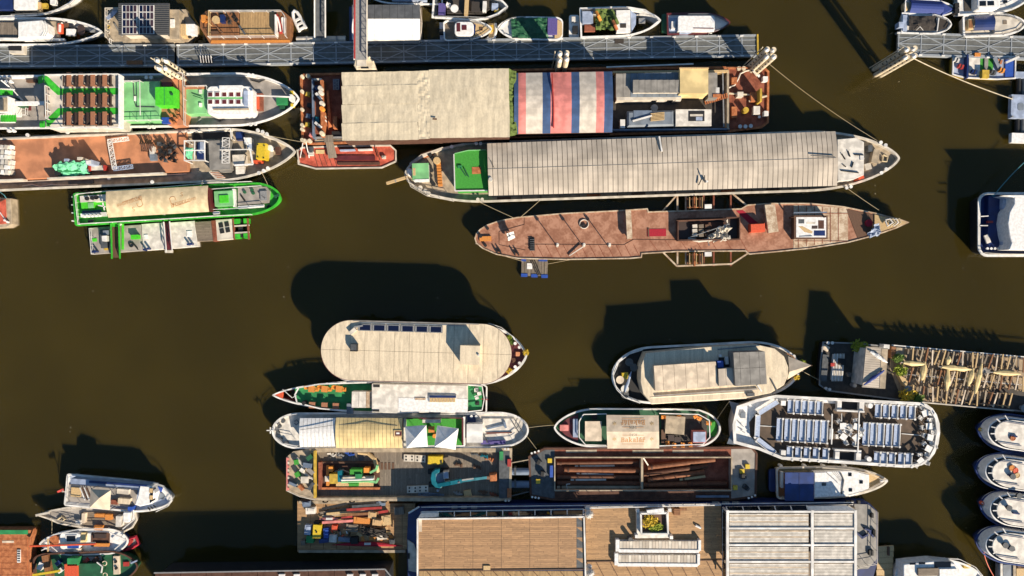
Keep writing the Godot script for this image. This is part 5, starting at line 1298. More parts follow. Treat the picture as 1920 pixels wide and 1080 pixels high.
func right_side():
	jetty("pale jetty in the top right corner with motorboats on both sides", 1682, 81, 1965, 91, 40, 0.8)
	thing("covered_boat", "motorboat under a taut bright blue cover at the top edge", "motorboat", 1745, 14, 4)
	hull(boat(1697, 12, 1792, 18, 31, [10, 2, 2, 0.6], [45, 2, 1.5, 0]), 0.7, 0.9, 0.12, "gel", "white", "gel")
	canopy("cover_panel", [1706, -1, 1766, 2, 1766, 30, 1704, 27], 0.85, 0.55, 6, "blue_cover", true, 6, 0.03, 0.0); pr("cover_front", [1766, 2, 1789, 17, 1766, 29], 0.8, 1.15, "blue_cover", 0.1); pr("stern_float", rounded(1694, 3, 1706, 20, 5), 0.3, 0.9, "wood_tan", 0.15)
	thing("covered_boat", "small runabout under a black cover left above the right jetty", "motorboat", 1737, 44, 1)
	hull(boat(1691, 43, 1784, 46, 38, [0, 1, 1, 0], [40, 2, 1.8, 0]), 0.7, 0.95, 0.14, "gel", "white", "gel")
	cloth("cover", [1704, 30, 1.2, 1756, 30, 1.3, 1756, 58, 1.3, 1704, 57, 1.2], "cloth_black", 0.2, 14, 10, 1.0, -0.25); pr("bow_cover", [1760, 33, 1775, 37, 1779, 45, 1775, 52, 1760, 57], 0.9, 1.1, "cloth_black"); bar("windscreen_frame", [1757, 58, 1.5, 1760, 34, 1.5], 0.14, "white"); bx("outboard", 1690, 46, 9, 10, 0.3, 1.3, "bluewhite"); rc("transom", 1693, 28, 1701, 58, 0.7, 1.1, "bluewhite"); rail([1758, 30, 1776, 36, 1783, 45, 1776, 55], 0.95, 1.4, "steel"); bar("strap", [1718, 57, 1.5, 1725, 50, 1.7, 1731, 57, 1.5], 0.05, "white")
	thing("motor_yacht", "white cruiser with black windows cut by the top right edge", "motor yacht", 1856, 4, -2)
	hull(boat(1796, 6, 1925, 0, 46, [0, 1, 1, 0], [70, 2, 1.4, 0]), 1.0, 1.3, 0.18, "gel", "white", "gel", 0.35)
	pr("cabin", rounded(1833, -14, 1876, 17, 8), 1.0, 2.4, "gel", 0.12); rc("roof_window", 1837, 2, 1849, 11, 2.4, 2.44, "glass"); rc("roof_window", 1852, 2, 1864, 10, 2.4, 2.44, "glass"); rc("cockpit", 1808, -8, 1832, 20, 1.0, 1.1, "deck_dark"); rc("hatch", 1883, 0, 1889, 5, 1.0, 1.2, "glass"); rc("swim_platform", 1790, 4, 1799, 30, 0.3, 0.6, "gel"); bx("outboard", 1795, 10, 8, 9, 0.6, 1.4, "black"); bx("outboard", 1795, 20, 8, 9, 0.6, 1.4, "black"); rail([1870, 22, 1900, 14, 1922, 2], 1.3, 1.8, "steel")
	thing("motorboat", "cream motorboat with dark blue canopy moored above the right jetty", "motorboat", 1863, 46, -1)
	hull(boat(1806, 49, 1924, 45, 42, [8, 2, 2, 0.7], [52, 2, 1.6, 0]), 0.9, 1.2, 0.2, "offwhite", "offwhite", "gel", 0.3)
	canopy("canopy", [1826, 30, 1864, 28, 1864, 56, 1826, 57], 1.5, 0.3, 3, "blue_navy", true, 6, 0.04, 0.0); pr("stern_seat", rounded(1815, 35, 1826, 55, 3), 0.9, 1.5, "wood_tan", 0.06); rc("seat_well", 1817, 38, 1824, 52, 1.5, 1.53, "wood_brown"); pr("foredeck", boat(1864, 46, 1918, 44, 33, [0, 1, 1, 0], [46, 2, 1.6, 0]), 0.9, 1.4, "offwhite", 0.08); rc("hatch", 1881, 38, 1888, 45, 1.4, 1.46, "wood_grey"); rail([1862, 27, 1890, 27, 1912, 36, 1922, 45, 1912, 56, 1885, 63, 1812, 66], 1.2, 1.7, "steel")
	thing("work_skiff", "square ended skiff cluttered with boxes and green mats below the right jetty", "skiff", 1845, 125, 1.5)
	flat_hull([1787, 106, 1812, 104, 1905, 106, 1904, 147, 1870, 149, 1810, 146, 1786, 140], 0.6, "yellow_dull", "bluewhite", "white", 0.12, 0.25, 0.15)
	rc("bulkhead", 1813, 102, 1816, 146, 0.6, 1.3, "blue_navy"); rc("floor_board", 1817, 105, 1838, 141, 0.6, 0.68, "white_dirty"); rc("mat", 1838, 110, 1862, 131, 0.6, 0.7, "green_turf"); rc("walkway", 1846, 105, 1853, 132, 0.7, 0.85, "roof_mid"); rc("engine_box", 1842, 131, 1855, 146, 0.6, 1.3, "yellow_dull"); rc("step", 1828, 99, 1839, 105, 0.6, 1.1, "wood_orange"); slab("windscreen", [1862, 110, 1.4, 1868, 104, 1.4, 1878, 128, 1.0, 1872, 130, 1.0], 0.05, "blue_grey"); rc("cabin_floor", 1885, 112, 1903, 145, 0.6, 0.75, "blue_bright"); bar("plank", [1885, 118, 1.2, 1910, 107, 1.2], 0.3, "white")
	for q in [[1803, 124, "red", "red tool pile in the left end of the cluttered skiff"], [1795, 112, "white", "white box in the upper left corner of the cluttered skiff"], [1875, 115, "rust_orange", "orange bag behind the windscreen of the cluttered skiff"], [1880, 131, "orange", "tan bag at the right end of the cluttered skiff"], [1828, 134, "blue_navy", "small navy can on the floor of the cluttered skiff"], [1864, 135, "steel_dark", "dark can beside the yellow engine box of the skiff"]]:
		thing("gear_bag", q[3], "gear", q[0], q[1], 20, "", 0.75)
		bx("bag", q[0], q[1], 9, 7, 0.7, 1.2, q[2]); bx("strap", q[0], q[1], 2, 7.6, 0.69, 1.23, "black")
	thing("catamaran_raft", "pale blue platform on black tubes at the right edge", "catamaran raft", 1925, 200, 2)
	rc("platform", 1896, 178, 1960, 222, 0.4, 1.0, "bluewhite"); rc("front_platform", 1897, 250, 1960, 268, 0.3, 0.9, "white_paint"); rc("rear_platform", 1904, 135, 1960, 146, 0.4, 0.9, "bluewhite")
	for x in [1908, 1917, 1930]: tube("float_tube", [x + 2, 140, 0.3, x - 2, 262, 0.3], 0.3, "black" if x != 1917 else "steel_dark", null, 10)
	pr("logo_plate", rounded(1908, 193, 1920, 207, 4), 1.0, 1.03, "blue_grey"); for_each_cyl([[1899, 182], [1899, 218]], 0.12, 1.0, 1.2, "steel", "cleat")
	thing("passenger_ship", "blunt navy hulled passenger boat with a white roof at the right edge", "passenger boat", 1900, 420, 1)
	var o := PackedVector2Array()
	for q in rounded(1834, 361, 2040, 481, 18): o.append(q)
	hull(o, 1.6, 2.3, 0.3, "hull_dark", "blue_navy", "white", 0.5)
	rc("blue_deck", 1853, 367, 1892, 463, 1.6, 2.4, "blue_navy"); pr("white_roof", [1884, 366, 1902, 370, 1902, 382, 1893, 398, 1890, 418, 1893, 440, 1897, 455, 1892, 468, 2040, 470, 2040, 364], 2.4, 4.6, "white_paint", 0.08); rc("side_wall", 1880, 396, 1889, 412, 2.4, 3.0, "black"); rc("skylight", 1880, 372, 1890, 392, 2.4, 3.0, "bluewhite"); rc("skylight", 1880, 434, 1890, 460, 2.4, 3.0, "bluewhite"); bar("railing_bar", [1838, 406, 3.2, 1853, 405, 3.2], 0.12, "white"); bar("railing_bar", [1837, 423, 3.2, 1852, 423, 3.2], 0.12, "white"); rc("lamp", 1852, 414, 1862, 418, 2.4, 2.7, "red"); rc("plate", 1848, 440, 1856, 456, 2.4, 2.6, "white_dirty", -20.0)
	for i in 4: boll(1852 + i * 7, 466, 2.33, "white", 0.7)
	rail([1846, 474, 1880, 476, 1960, 477], 2.3, 3.0, "offwhite", 1.2); rail([1850, 364, 1884, 364], 2.3, 3.2, "white"); boll(1863, 366, 2.33, "turquoise", 0.8)

	# four blue river boats side by side
	thing("river_boat", "uppermost of the four blue bowed white boats at the right edge", "river boat", 1836, 806, 8, "blue bowed boats at the right edge")
	T.set_meta("base", "river_boat")
	hull(boat(1834, 804, 2000, 828, 73, [62, 2, 1.75, 0], [0, 1, 1, 0]), 1.5, 1.9, 0.12, "blue_navy", "blue", "blue", 0.9, "blue_navy")
	pr("bow_deck", boat(1838, 805, 1862, 808, 47, [24, 2, 2.0, 0], [0, 1, 1, 0]), 1.5, 1.86, "blue")
	pr("cabin", boat(1852, 807, 1995, 827, 60, [44, 2, 2.0, 0], [0, 1, 1, 0]), 1.5, 3.4, "white_paint", 0.05); pr("window_band", boat(1855, 807.5, 1990, 826.5, 56, [42, 2, 2.0, 0], [0, 1, 1, 0]), 3.2, 3.46, "glass"); pr("cabin_roof", boat(1865, 809, 1990, 826.5, 53, [36, 2, 2.0, 0], [0, 1, 1, 0]), 3.4, 3.62, "white_dirty", 0.05)
	for s in [[1858, 800, 1866, 802], [1857, 813, 1865, 813], [1868, 785, 1875, 791], [1866, 826, 1873, 822], [1884, 779, 1890, 788]]: bar("window_frame", [s[0], s[1], 3.5, s[2], s[3], 3.56], 0.14, "white")
	bar("grab_rail", [1880, 790, 3.75, 1925, 797, 3.75], 0.08, "blue_navy"); bar("grab_rail", [1874, 830, 3.75, 1915, 836, 3.75], 0.08, "blue_navy"); for_each_cyl([[1843, 806]], 0.25, 1.86, 2.2, "steel", "bow_bitt"); bx("roof_bench", 1902, 818, 12, 3, 3.62, 3.85, "blue_navy", 8.0)
	var rb := T
	for q in [["second from top of the four blue bowed white boats at the right edge", 1831.5, 877], ["third from top of the four blue bowed white boats at the right edge", 1840, 945], ["lowest of the four blue bowed white boats at the right edge", 1832, 1010]]:
		copy(rb, q[0], q[1], q[2], 0.0)
	rb.remove_meta("base")
	for q in [["yellow_dull", 1841, 806, "yellow fender on the bow of the uppermost blue boat"], ["orange_red", 1843, 944, "red fender on the bow of the third blue boat"]]:
		thing("fender", q[3], "fender", q[1], q[2], 0, "", 1.9)
		cy("ball", q[1], q[2], 0.28, 1.9, 2.3, q[0], 10, 0.18); cy("eye", q[1], q[2], 0.08, 2.301, 2.45, "white", 8)
	for q in [["rust_orange", 1899, 821, "brown round seat on the roof of the uppermost blue boat"], ["wood_orange", 1897, 877, "tan wicker seat on the roof of the second blue boat"], ["orange_red", 1904, 882, "red striped ring on the roof of the second blue boat"], ["wood_tan", 1907, 891, "cream ring on the roof of the second blue boat"]]:
		thing("round_cushion", q[3], "seat", q[1], q[2], 0, "", 3.62)
		ring("rim", q[1], q[2], 3.75, 0.42, 0.14, q[0]); cy("pad", q[1], q[2], 0.28, 3.62, 3.85, q[0], 12)
	for q in [[1912, 930, "third"], [1893, 953, "third"], [1898, 1029, "lowest"], [1886, 1023, "lowest"], [1900, 894, "second"]]:
		thing("roof_vent", "dark %s vent on the roof of the %s blue boat" % ["left" if q[0] < 1897 else "right", q[2]], "vent", q[0], q[1], 0, "", 3.62)
		cy("vent", q[0], q[1], 0.3, 3.62, 4.0, "black", 10); cy("hood", q[0], q[1], 0.4, 4.001, 4.1, "steel_dark", 10)
	thing("motor_yacht", "white motor yacht with navy cushions at the bottom right edge", "motor yacht", 1760, 1075, -1)
	hull(boat(1679, 1090, 1845, 1086, 82, [40, 2, 1.9, 0.3], [95, 2, 1.5, 0]), 1.1, 1.5, 0.22, "gel", "white", "gel", 0.35)
	rc("cushion", 1692, 1069, 1722, 1100, 1.1, 1.7, "blue_navy"); pr("cabin", [1694, 1058, 1752, 1052, 1790, 1056, 1800, 1070, 1800, 1110, 1694, 1110], 1.1, 3.0, "gel", 0.1); rc("roof_window", 1752, 1053, 1783, 1064, 3.0, 3.04, "glass"); rc("roof_window", 1706, 1055, 1717, 1059, 3.0, 3.04, "glass"); rc("roof_window", 1723, 1054, 1735, 1058, 3.0, 3.04, "glass"); rc("instrument_deck", 1722, 1066, 1760, 1080, 3.0, 3.3, "wood_grey"); rc("hatch", 1762, 1067, 1795, 1090, 3.0, 3.2, "white_paint"); rc("cushion", 1808, 1058, 1820, 1066, 1.1, 1.5, "yellow_dull"); rail([1690, 1052, 1750, 1047, 1800, 1049, 1830, 1064, 1843, 1080], 1.5, 2.1, "white")
	thing("timber_landing", "yellowish timber landing between the restaurant ship and the bottom right yacht", "landing stage", 1660, 1056)
	for i in 6: bx("plank", 1661 - i * 0.6, 1029 + i * 11, 30, 10.2, 0.4, 0.6, "wood_tan", -4.0)
	bx("pile", 1667, 1034, 3, 16, -0.4, 0.9, "wood_dark"); bx("joist", 1650, 1058, 4, 64, -0.3, 0.399, "wood_dark")
	thing("steel_landing", "grey steel landing stage at the bottom right under the blue boats", "landing stage", 1905, 1075)
	rc("deck", 1872, 1058, 1960, 1110, 0.1, 0.7, "steel"); rc("beam", 1876, 1057, 1880, 1110, 0.7, 0.9, "white_dirty"); rc("beam", 1900, 1057, 1905, 1110, 0.7, 0.9, "deck_beige"); rc("well", 1881, 1059, 1898, 1110, 0.7, 0.74, "blue_grey"); rc("plank", 1906, 1066, 1925, 1110, 0.7, 0.95, "wood_tan"); for_each_cyl([[1912, 1062], [1918, 1060]], 0.3, 0.7, 1.2, "wood_dark", "post")

func make_slat_bench(m: String):
	var l := 3.0 if m == "long" else 1.75
	lb("seat", Vector3(0.1, 0.46, 0), Vector3(0.62, 0.06, l), "seat_blue")
	lb("backrest", Vector3(-0.29, 0.6, 0), Vector3(0.08, 0.24, l), "white", null, Basis(Vector3.BACK, 0.2))
	for s in [-1, 1]:
		lb("side", Vector3(0, 0.34, s * (l * 0.5 + 0.03)), Vector3(0.66, 0.6, 0.06), "white")
		put("knob", cyl_mesh(0.15, 0.12, 10), "white", Vector3(-0.3, 0.74, s * l * 0.5))

# pieces of an outline cut along a grid, each one a part
func panels(called: String, o: PackedVector2Array, xs: Array, ys: Array, h0: float, h1: float, m, tilt := 0.0):
	var c := Vector2.ZERO
	for q in o: c += q / o.size()
	for i in xs.size() - 1:
		for j in ys.size() - 1:
			var r := PackedVector2Array([Vector2(xs[i] + 0.25, ys[j] + 0.25), Vector2(xs[i + 1] - 0.25, ys[j] + 0.25), Vector2(xs[i + 1] - 0.25, ys[j + 1] - 0.25), Vector2(xs[i] + 0.25, ys[j + 1] - 0.25)])
			for q in Geometry2D.intersect_polygons(o, spin(r, tilt, c)):
				if q.size() > 2: emit(called, solid(W(q, h1), h0, h1), m)

func steps(a: float, b: float, n: int) -> Array:
	var o := []
	for i in n + 1: o.append(a + (b - a) * i / n)
	return o

func make_parasol(m: String):
	var b := MB.new()
	var w := 1.45
	for i in 4:
		var a := Vector3(w, 2.3, 0).rotated(Vector3.UP, PI / 4 + i * PI / 2) * Vector3(1.414, 1, 1.414)
		var c := Vector3(w, 2.3, 0).rotated(Vector3.UP, PI / 4 + (i + 1) * PI / 2) * Vector3(1.414, 1, 1.414)
		var q := (a + c) * 0.5 - Vector3.UP * 0.06
		b.tri(Vector3(0, 3.25, 0), a, q); b.tri(Vector3(0, 3.25, 0), q, c)
		b.quad(a, a - Vector3.UP * 0.16, c - Vector3.UP * 0.16, c)
	emit("canopy", b, m)
	put("pole", cyl_mesh(0.04, 3.2, 8), "steel", Vector3(0, 1.6, 0))
	put("base", cyl_mesh(0.35, 0.08, 12), "steel_dark", Vector3(0, 0.04, 0))
	put("finial", cyl_mesh(0.06, 0.12, 8), "white", Vector3(0, 3.3, 0))

# folded parasol lying flat
func folded(label: String, x0: float, y0: float, x1: float, y1: float, h: float, m = "yellow_cream", r := 0.4):
	thing("folded_parasol", label, "parasol", (x0 + x1) / 2, (y0 + y1) / 2, 0, "", h)
	var b := MB.new()
	var g := RandomNumberGenerator.new()
	g.seed = int(x0 + y0)
	var last := []
	for i in 9:
		var t := i / 8.0
		var rr := r * sin(PI * clampf(0.12 + t * 0.8, 0, 1)) * g.randf_range(0.8, 1.15)
		var c := P(lerpf(x0, x1, t), lerpf(y0, y1, t), h + r * 0.7)
		var d := Vector3(y0 - y1, 0, x1 - x0).normalized()
		var now := []
		for j in 8: now.append(c + d * cos(TAU * j / 8) * rr * g.randf_range(0.8, 1.2) + Vector3.UP * sin(TAU * j / 8) * rr * 0.7)
		if i:
			for j in 8: b.quad(last[j], last[(j + 1) % 8], now[(j + 1) % 8], now[j])
		last = now
	emit("cloth", b, m)
	tube("pole", [x0 + (x0 - x1) * 0.12, y0 + (y0 - y1) * 0.12, h + r * 0.7, x1, y1, h + r * 0.7], 0.04, "steel")

func middle():
	# houseboat with the long rounded roof
	thing("houseboat", "large houseboat with a long round ended cream roof in mid basin", "houseboat", 790, 660, 1.6)
	hull(boat(606, 657, 988, 667, 113, [56, 2, 2, 0], [92, 2, 1.5, 0]), 1.2, 1.9, 0.25, "maroon", "maroon", "white", 0.4)
	var st := boat(602, 655, 959, 665, 112, [56, 2, 2, 0], [56, 2, 2, 0])
	var inn := boat(610, 655, 951, 665, 98, [50, 2, 2, 0], [50, 2, 2, 0])
	pr("walls", inn, 1.2, 4.9, "white"); pr("roof_edge", boat(601, 655, 960, 665, 114, [57, 2, 2, 0], [57, 2, 2, 0]), 4.9, 5.02, "maroon")
	panels("roof_panel", st, steps(600, 962, 13), [590, 660, 730], 5.02, 5.1, "cream", 1.6)
	for i in 6: pane("solar_panel", 684.5 + i * 26.6, 614.2 + i * 0.75, 25, 12.5, 5.14, "steel", "pv", 1.6)
	bx("edge_rail", 780, 604.5, 236, 2, 5.1, 5.25, "roof_mid", 1.6); bx("edge_gutter", 775, 607.5, 200, 1.6, 5.1, 5.2, "blue_grey", 1.6)
	bx("chimney", 663, 652, 13, 14, 5.1, 5.8, "black"); bx("chimney_cap", 662.5, 651, 11, 11, 5.801, 5.9, "steel_dark"); bx("fan_box", 661, 621, 14, 7, 5.1, 5.5, "offwhite", -40.0); bx("fan_pipe", 672, 612, 16, 3, 5.1, 5.4, "steel", -10.0); bx("roof_cabin", 881, 666, 37, 36, 5.1, 6.9, "cream", 1.6); bx("vent", 897, 666, 3, 3, 6.9, 7.1, "white", 1.6)
	boll(966, 644, 1.93, "white", 0.9, 2, 8, 7); boll(966, 688, 1.93, "white", 0.9, 2, 8, -7); bx("hatch", 971, 664, 8, 8, 1.2, 1.5, "deck_brown"); bx("hatch", 963, 676, 8, 9, 1.2, 1.5, "rust_dark"); rail([916, 606, 940, 614, 960, 630, 975, 647, 987, 666, 975, 686, 955, 700], 1.9, 2.8, "white", 1.2)
	for q in [[960, 640, "leaf_dark", "leafy plant in a pot at the upper bow rail of the cream roofed houseboat"], [955, 632, "leaf", "yellow green plant behind the upper bow rail of the cream roofed houseboat"], [986, 660, "leaf_yellow", "yellow plant at the very bow of the cream roofed houseboat"], [955, 694, "leaf_yellow", "yellow plant at the lower bow rail of the cream roofed houseboat"]]: item("potted_plant:" + q[2], q[3], "plant", q[0], q[1], 1.2 if q[0] < 980 else 1.9, q[0])

	# green decked white boat below it
	thing("tour_boat", "slim boat with green deck, white roof and pointed maroon bow", "tour boat", 720, 747, 1)
	hull(boat(511, 741, 913, 749, 58, [175, 2, 1.3, 0], [15, 2, 2, 0.75]), 1.1, 1.6, 0.16, "maroon", "maroon", "white", 0.4)
	pr("green_deck", [553, 728, 600, 721, 690, 718, 696, 722, 696, 772, 640, 769, 600, 765, 556, 755], 1.1, 1.2, "green_deck"); pr("bow_plate", [515, 740, 530, 734, 530, 748], 1.2, 1.62, "orange_red"); bar("inner_rail", [697, 717, 2.0, 600, 720, 2.0, 560, 727, 2.0, 553, 740, 2.0, 557, 755, 2.0, 600, 766, 2.0, 650, 770, 2.0], 0.16, "white"); bar("bow_rail", [530, 730, 2.0, 548, 746, 2.0, 556, 741, 2.0], 0.08, "white")
	pr("roof", [697, 720, 876, 723, 876, 771, 747, 775, 697, 773], 1.1, 2.9, "white_dirty", 0.04); rc("roof_extension", 747, 747, 877, 772, 2.9, 2.93, "white_paint"); rc("side_slot", 700, 721, 712, 726, 2.9, 2.95, "black"); rc("side_slot", 698, 768, 711, 772, 2.9, 2.95, "black")
	for i in 3: bx("stair_panel", 666 + i * 13.5, 749.5, 12.8, 30, 1.2, 2.5 + 0.02 * i, ["white_dirty", "white_dirty", "deck_pale"][i], 1.0)
	rc("skylight", 804, 741, 856, 755, 2.93, 3.1, "white"); for i in 9: bx("skylight_slat", 808 + i * 5.4, 750, 4.6, 8, 3.1, 3.16, "wood_tan", 1.0)
	rc("skylight_glass", 805, 742, 855, 745.5, 3.1, 3.15, "blue_navy"); bx("bracket", 788, 748, 20, 4, 2.93, 3.0, "deck_pale"); bx("stern_deck", 890, 746, 28, 46, 1.1, 1.2, "green_deck", 1.0); bx("hatch", 895, 756, 7, 7, 1.2, 1.3, "black"); bar("flag_pole", [900, 748, 1.5, 915, 749, 1.8], 0.1, "red"); rc("stair_box", 650, 757, 662, 776, 1.2, 2.0, "blue_grey"); bar("stern_rail", [878, 722, 2.0, 904, 724, 2.0, 908, 748, 2.0, 904, 769, 2.0, 878, 772, 2.0], 0.12, "white")
	for i in 3:
		item("table:wood_orange", "orange table, %s from the bow along the upper side of the slim green boat" % ORD[i], "table", [587, 611, 638][i], 728, 1.2, 5, "orange tables on the slim green boat")
		for s in [-1, 1]: item("chair:orange", "orange chair %s of the %s upper table on the slim green boat" % ["left" if s < 0 else "right", ORD[i]], "chair", [587, 611, 638][i] + s * 9, 727 + s * 2, 1.2, 180 if s > 0 else 0, "orange chairs on the slim green boat")
		item("table:wood_table", "brown table, %s from the bow along the lower side of the slim green boat" % ORD[i], "table", [588, 611, 632][i], 758 + i, 1.2, 2, "brown tables on the slim green boat")
	for i in 3: item("chair:white", "white chair, %s from the top on the slim boat's green stern" % ORD[i], "chair", 894 + i % 2 * 5, 730 + i * 7, 1.2, i * 80, "white chairs on the green stern")
	item("barrel:black", "black bin in the bow end of the slim green boat", "bin", 573, 754, 1.2)

	# white boat with two roofs and parasols
	thing("restaurant_boat", "white round ended boat with ribbed roofs and two white parasols", "restaurant boat", 750, 807)
	hull(boat(510, 808, 991, 806, 67, [50, 2, 2, 0], [58, 2, 2, 0]), 1.1, 1.6, 0.2, "white", "white_dirty", "white", 0.3)
	canopy("roof_panel", [562, 784, 629, 784, 629, 837, 562, 838], 2.7, 0.35, 9, "white_paint", true, 8, 0.04, 0.05); canopy("roof_panel", [630, 783, 755, 784, 755, 840, 630, 840], 2.9, 0.45, 17, "yellow_cream", true, 8, 0.04, 0.05)
	rc("cabin", 565, 787, 752, 835, 1.1, 2.65, "white"); bar("roof_cable", [563, 806, 3.2, 625, 797, 3.15, 690, 793, 3.2, 745, 798, 3.2], 0.05, "steel_dark"); rc("notice_frame", 738, 807, 756, 820, 3.28, 3.42, "wood_tan"); rc("notice", 741, 809, 753, 817, 3.421, 3.44, "maroon"); rc("notice_print", 743, 811, 749, 814, 3.441, 3.45, "white")
	rc("turf_deck", 761, 785, 868, 835, 1.1, 1.7, "green_turf"); rc("deck_wall", 868, 782, 872, 837, 1.1, 2.4, "white"); rc("deck_wall", 757, 785, 761, 836, 1.1, 2.3, "white_dirty"); bar("turf_rail", [761, 784, 2.6, 868, 784, 2.6], 0.12, "maroon"); bar("turf_rail", [761, 836, 2.6, 868, 836, 2.6], 0.16, "white"); rc("planter", 866, 785, 869, 835, 1.7, 2.5, "maroon")
	rc("counter", 792, 787, 826, 793, 1.7, 2.6, "white_dirty"); rc("cabin", 875, 795, 905, 830, 1.1, 2.6, "white"); rc("foredeck", 905, 785, 965, 826, 1.1, 1.3, "white_dirty"); bx("anchor", 930, 800, 36, 3, 1.3, 1.5, "steel_blue", -14.0); bx("anchor_fluke", 947, 797, 4, 12, 1.3, 1.6, "steel_blue", -14.0); bar("anchor_chain", [912, 812, 1.4, 960, 811, 1.4], 0.12, "rust"); rc("gangplank_box", 902, 826, 948, 833, 1.3, 1.6, "purple"); for_each_bar([[908, 816, 914, 830], [905, 813, 912, 824], [960, 790, 974, 812], [966, 788, 980, 810]], 1.6, 0.14, "steel_dark", "spar"); rc("dark_hatch", 876, 778, 892, 792, 1.1, 1.5, "blue_navy"); boll(884, 781, 1.6, "white", 0.8, 2, 9); tube("rope_coil", [552, 790, 1.25, 556, 787, 1.25, 560, 792, 1.25, 555, 797, 1.25, 552, 793, 1.3], 0.1, "blue_grey")
	for_each_cyl([[530, 790], [523, 800], [520, 812], [525, 824], [536, 831]], 0.26, 1.1, 1.6, "steel_dark", "deck_vent"); rail([556, 776, 530, 782, 516, 796, 512, 808, 516, 820, 530, 832, 556, 837], 1.6, 2.3, "white"); rail([940, 776, 970, 782, 985, 795, 990, 808, 984, 822, 966, 834, 920, 838], 1.6, 2.3, "white"); bar("cross_arm", [500, 807, 2.4, 513, 807, 2.4], 0.12, "white"); bar("cross_arm", [507, 801, 2.4, 507, 813, 2.4], 0.12, "white")
	item("parasol:white_paint", "left of the two square white parasols on the turf deck", "parasol", 785, 812, 1.7, -4, "white parasols")
	item("parasol:white_paint", "right of the two square white parasols on the turf deck", "parasol", 840, 814, 1.7, 8, "white parasols")
	for q in [[810, 803, "wood_orange", "small orange table between the two white parasols"], [816, 815, "orange", "round orange stool between the two white parasols"]]:
		item(("table:" if q[1] < 810 else "barrel:") + q[2], q[3], "table" if q[1] < 810 else "stool", q[0], q[1], 1.7)

	# round ended party boat on the right
	thing("party_boat", "dark hulled boat with stepped cream and grey roofs and a bow sail", "party boat", 1330, 697, -3.1)
	hull(boat(1147, 707, 1500, 689, 107, [78, 2, 2, 0], [95, 2, 1.9, 0]), 1.3, 2.0, 0.25, "hull_dark", "black", "white", 0.4)
	pr("roof", [1211, 662, 1330, 650, 1420, 646, 1452, 653, 1470, 668, 1478, 688, 1478, 704, 1470, 722, 1445, 737, 1400, 746, 1222, 757, 1206, 738, 1201, 715, 1202, 685], 1.3, 4.0, "cream", 0.05)
	slab("lower_awning", [1219, 745, 4.05, 1400, 734, 4.05, 1400, 747, 3.7, 1221, 758, 3.7], 0.05, "cream")
	panels("raised_roof_panel", PackedVector2Array([Vector2(1226, 686), Vector2(1342, 678), Vector2(1347, 725), Vector2(1229, 733)]), steps(1222, 1350, 6), [670, 740], 4.0, 5.1, "awning_pale", -3.1); panels("grey_roof_panel", PackedVector2Array([Vector2(1375, 661), Vector2(1434, 659), Vector2(1438, 720), Vector2(1379, 724)]), steps(1370, 1442, 4), [650, 690, 730], 4.0, 6.2, "roof_mid", -3.1); panels("grey_roof_panel", PackedVector2Array([Vector2(1347, 692), Vector2(1374, 690), Vector2(1376, 722), Vector2(1348, 724)]), steps(1344, 1378, 2), [680, 730], 4.0, 5.4, "roof_grey", -3.1)
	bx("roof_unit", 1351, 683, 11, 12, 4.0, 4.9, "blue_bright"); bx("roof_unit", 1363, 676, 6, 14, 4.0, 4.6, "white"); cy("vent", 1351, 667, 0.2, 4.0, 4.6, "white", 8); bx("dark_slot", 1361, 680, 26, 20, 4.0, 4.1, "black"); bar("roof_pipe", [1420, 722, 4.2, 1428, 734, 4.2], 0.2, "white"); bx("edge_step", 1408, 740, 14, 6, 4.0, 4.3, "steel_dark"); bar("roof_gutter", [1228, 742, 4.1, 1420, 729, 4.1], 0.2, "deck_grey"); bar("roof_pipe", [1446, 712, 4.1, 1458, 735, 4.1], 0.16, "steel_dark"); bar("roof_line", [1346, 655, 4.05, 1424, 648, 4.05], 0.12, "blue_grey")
	var sail := MB.new()
	for s in [0.0, 0.04]:
		sail.tri(P(1478, 668, 3.6 - s), P(1521, 685, 4.6 - s), P(1480, 697, 3.9 - s)); sail.tri(P(1480, 697, 3.9 - s), P(1521, 685, 4.6 - s), P(1476, 712, 3.4 - s))
	emit("bow_sail", sail, "awning_pale"); bar("bow_spar", [1476, 694, 3.2, 1523, 685, 4.6], 0.12, "wood_dark"); bar("bow_rail", [1470, 660, 2.6, 1486, 668, 2.6, 1496, 680, 2.6], 0.14, "wood_brown"); boll(1482, 664, 2.03, "white", 0.9, 2, 7, 4)
	rail([1205, 656, 1180, 664, 1160, 680, 1150, 705, 1156, 730, 1172, 746, 1200, 756], 2.0, 2.35, "white", 1.4, 0.08)
	for q in [[1178, 678, "roof_dark", "grey round table at the upper stern rail of the party boat"], [1187, 688, "roof_dark", "grey round table below the upper stern one on the party boat"], [1170, 738, "roof_dark", "grey round table at the lower stern rail of the party boat"], [1161, 711, "awning_pale", "cream round table at the stern of the party boat"], [1170, 728, "white_dirty", "white round table at the stern of the party boat"]]: item("round_table:" + q[2], q[3], "table", q[0], q[1], 1.3)
	item("crate:yellow", "yellow box among the stern tables of the party boat", "box", 1171, 704, 1.3, -5)
	folded("pale folded parasol lying on the stern deck of the party boat", 1172, 735, 1184, 696, 2.0, "bluewhite", 0.22)
	item("potted_plant:leaf", "green plant at the upper side of the party boat's bow sail", "plant", 1500, 679, 2.0)
	item("potted_plant:leaf_yellow", "yellow orange plant below the party boat's bow sail", "plant", 1489, 706, 2.0)

	# boat with the lettered awning
	thing("tour_boat", "small white railed boat with red bow and a lettered cream awning", "tour boat", 1195, 802)
	hull(boat(1039, 802, 1351, 804, 74, [82, 2, 1.5, 0], [58, 2, 1.9, 0]), 1.1, 1.6, 0.2, "maroon", "green_dark", "white", 0.35)
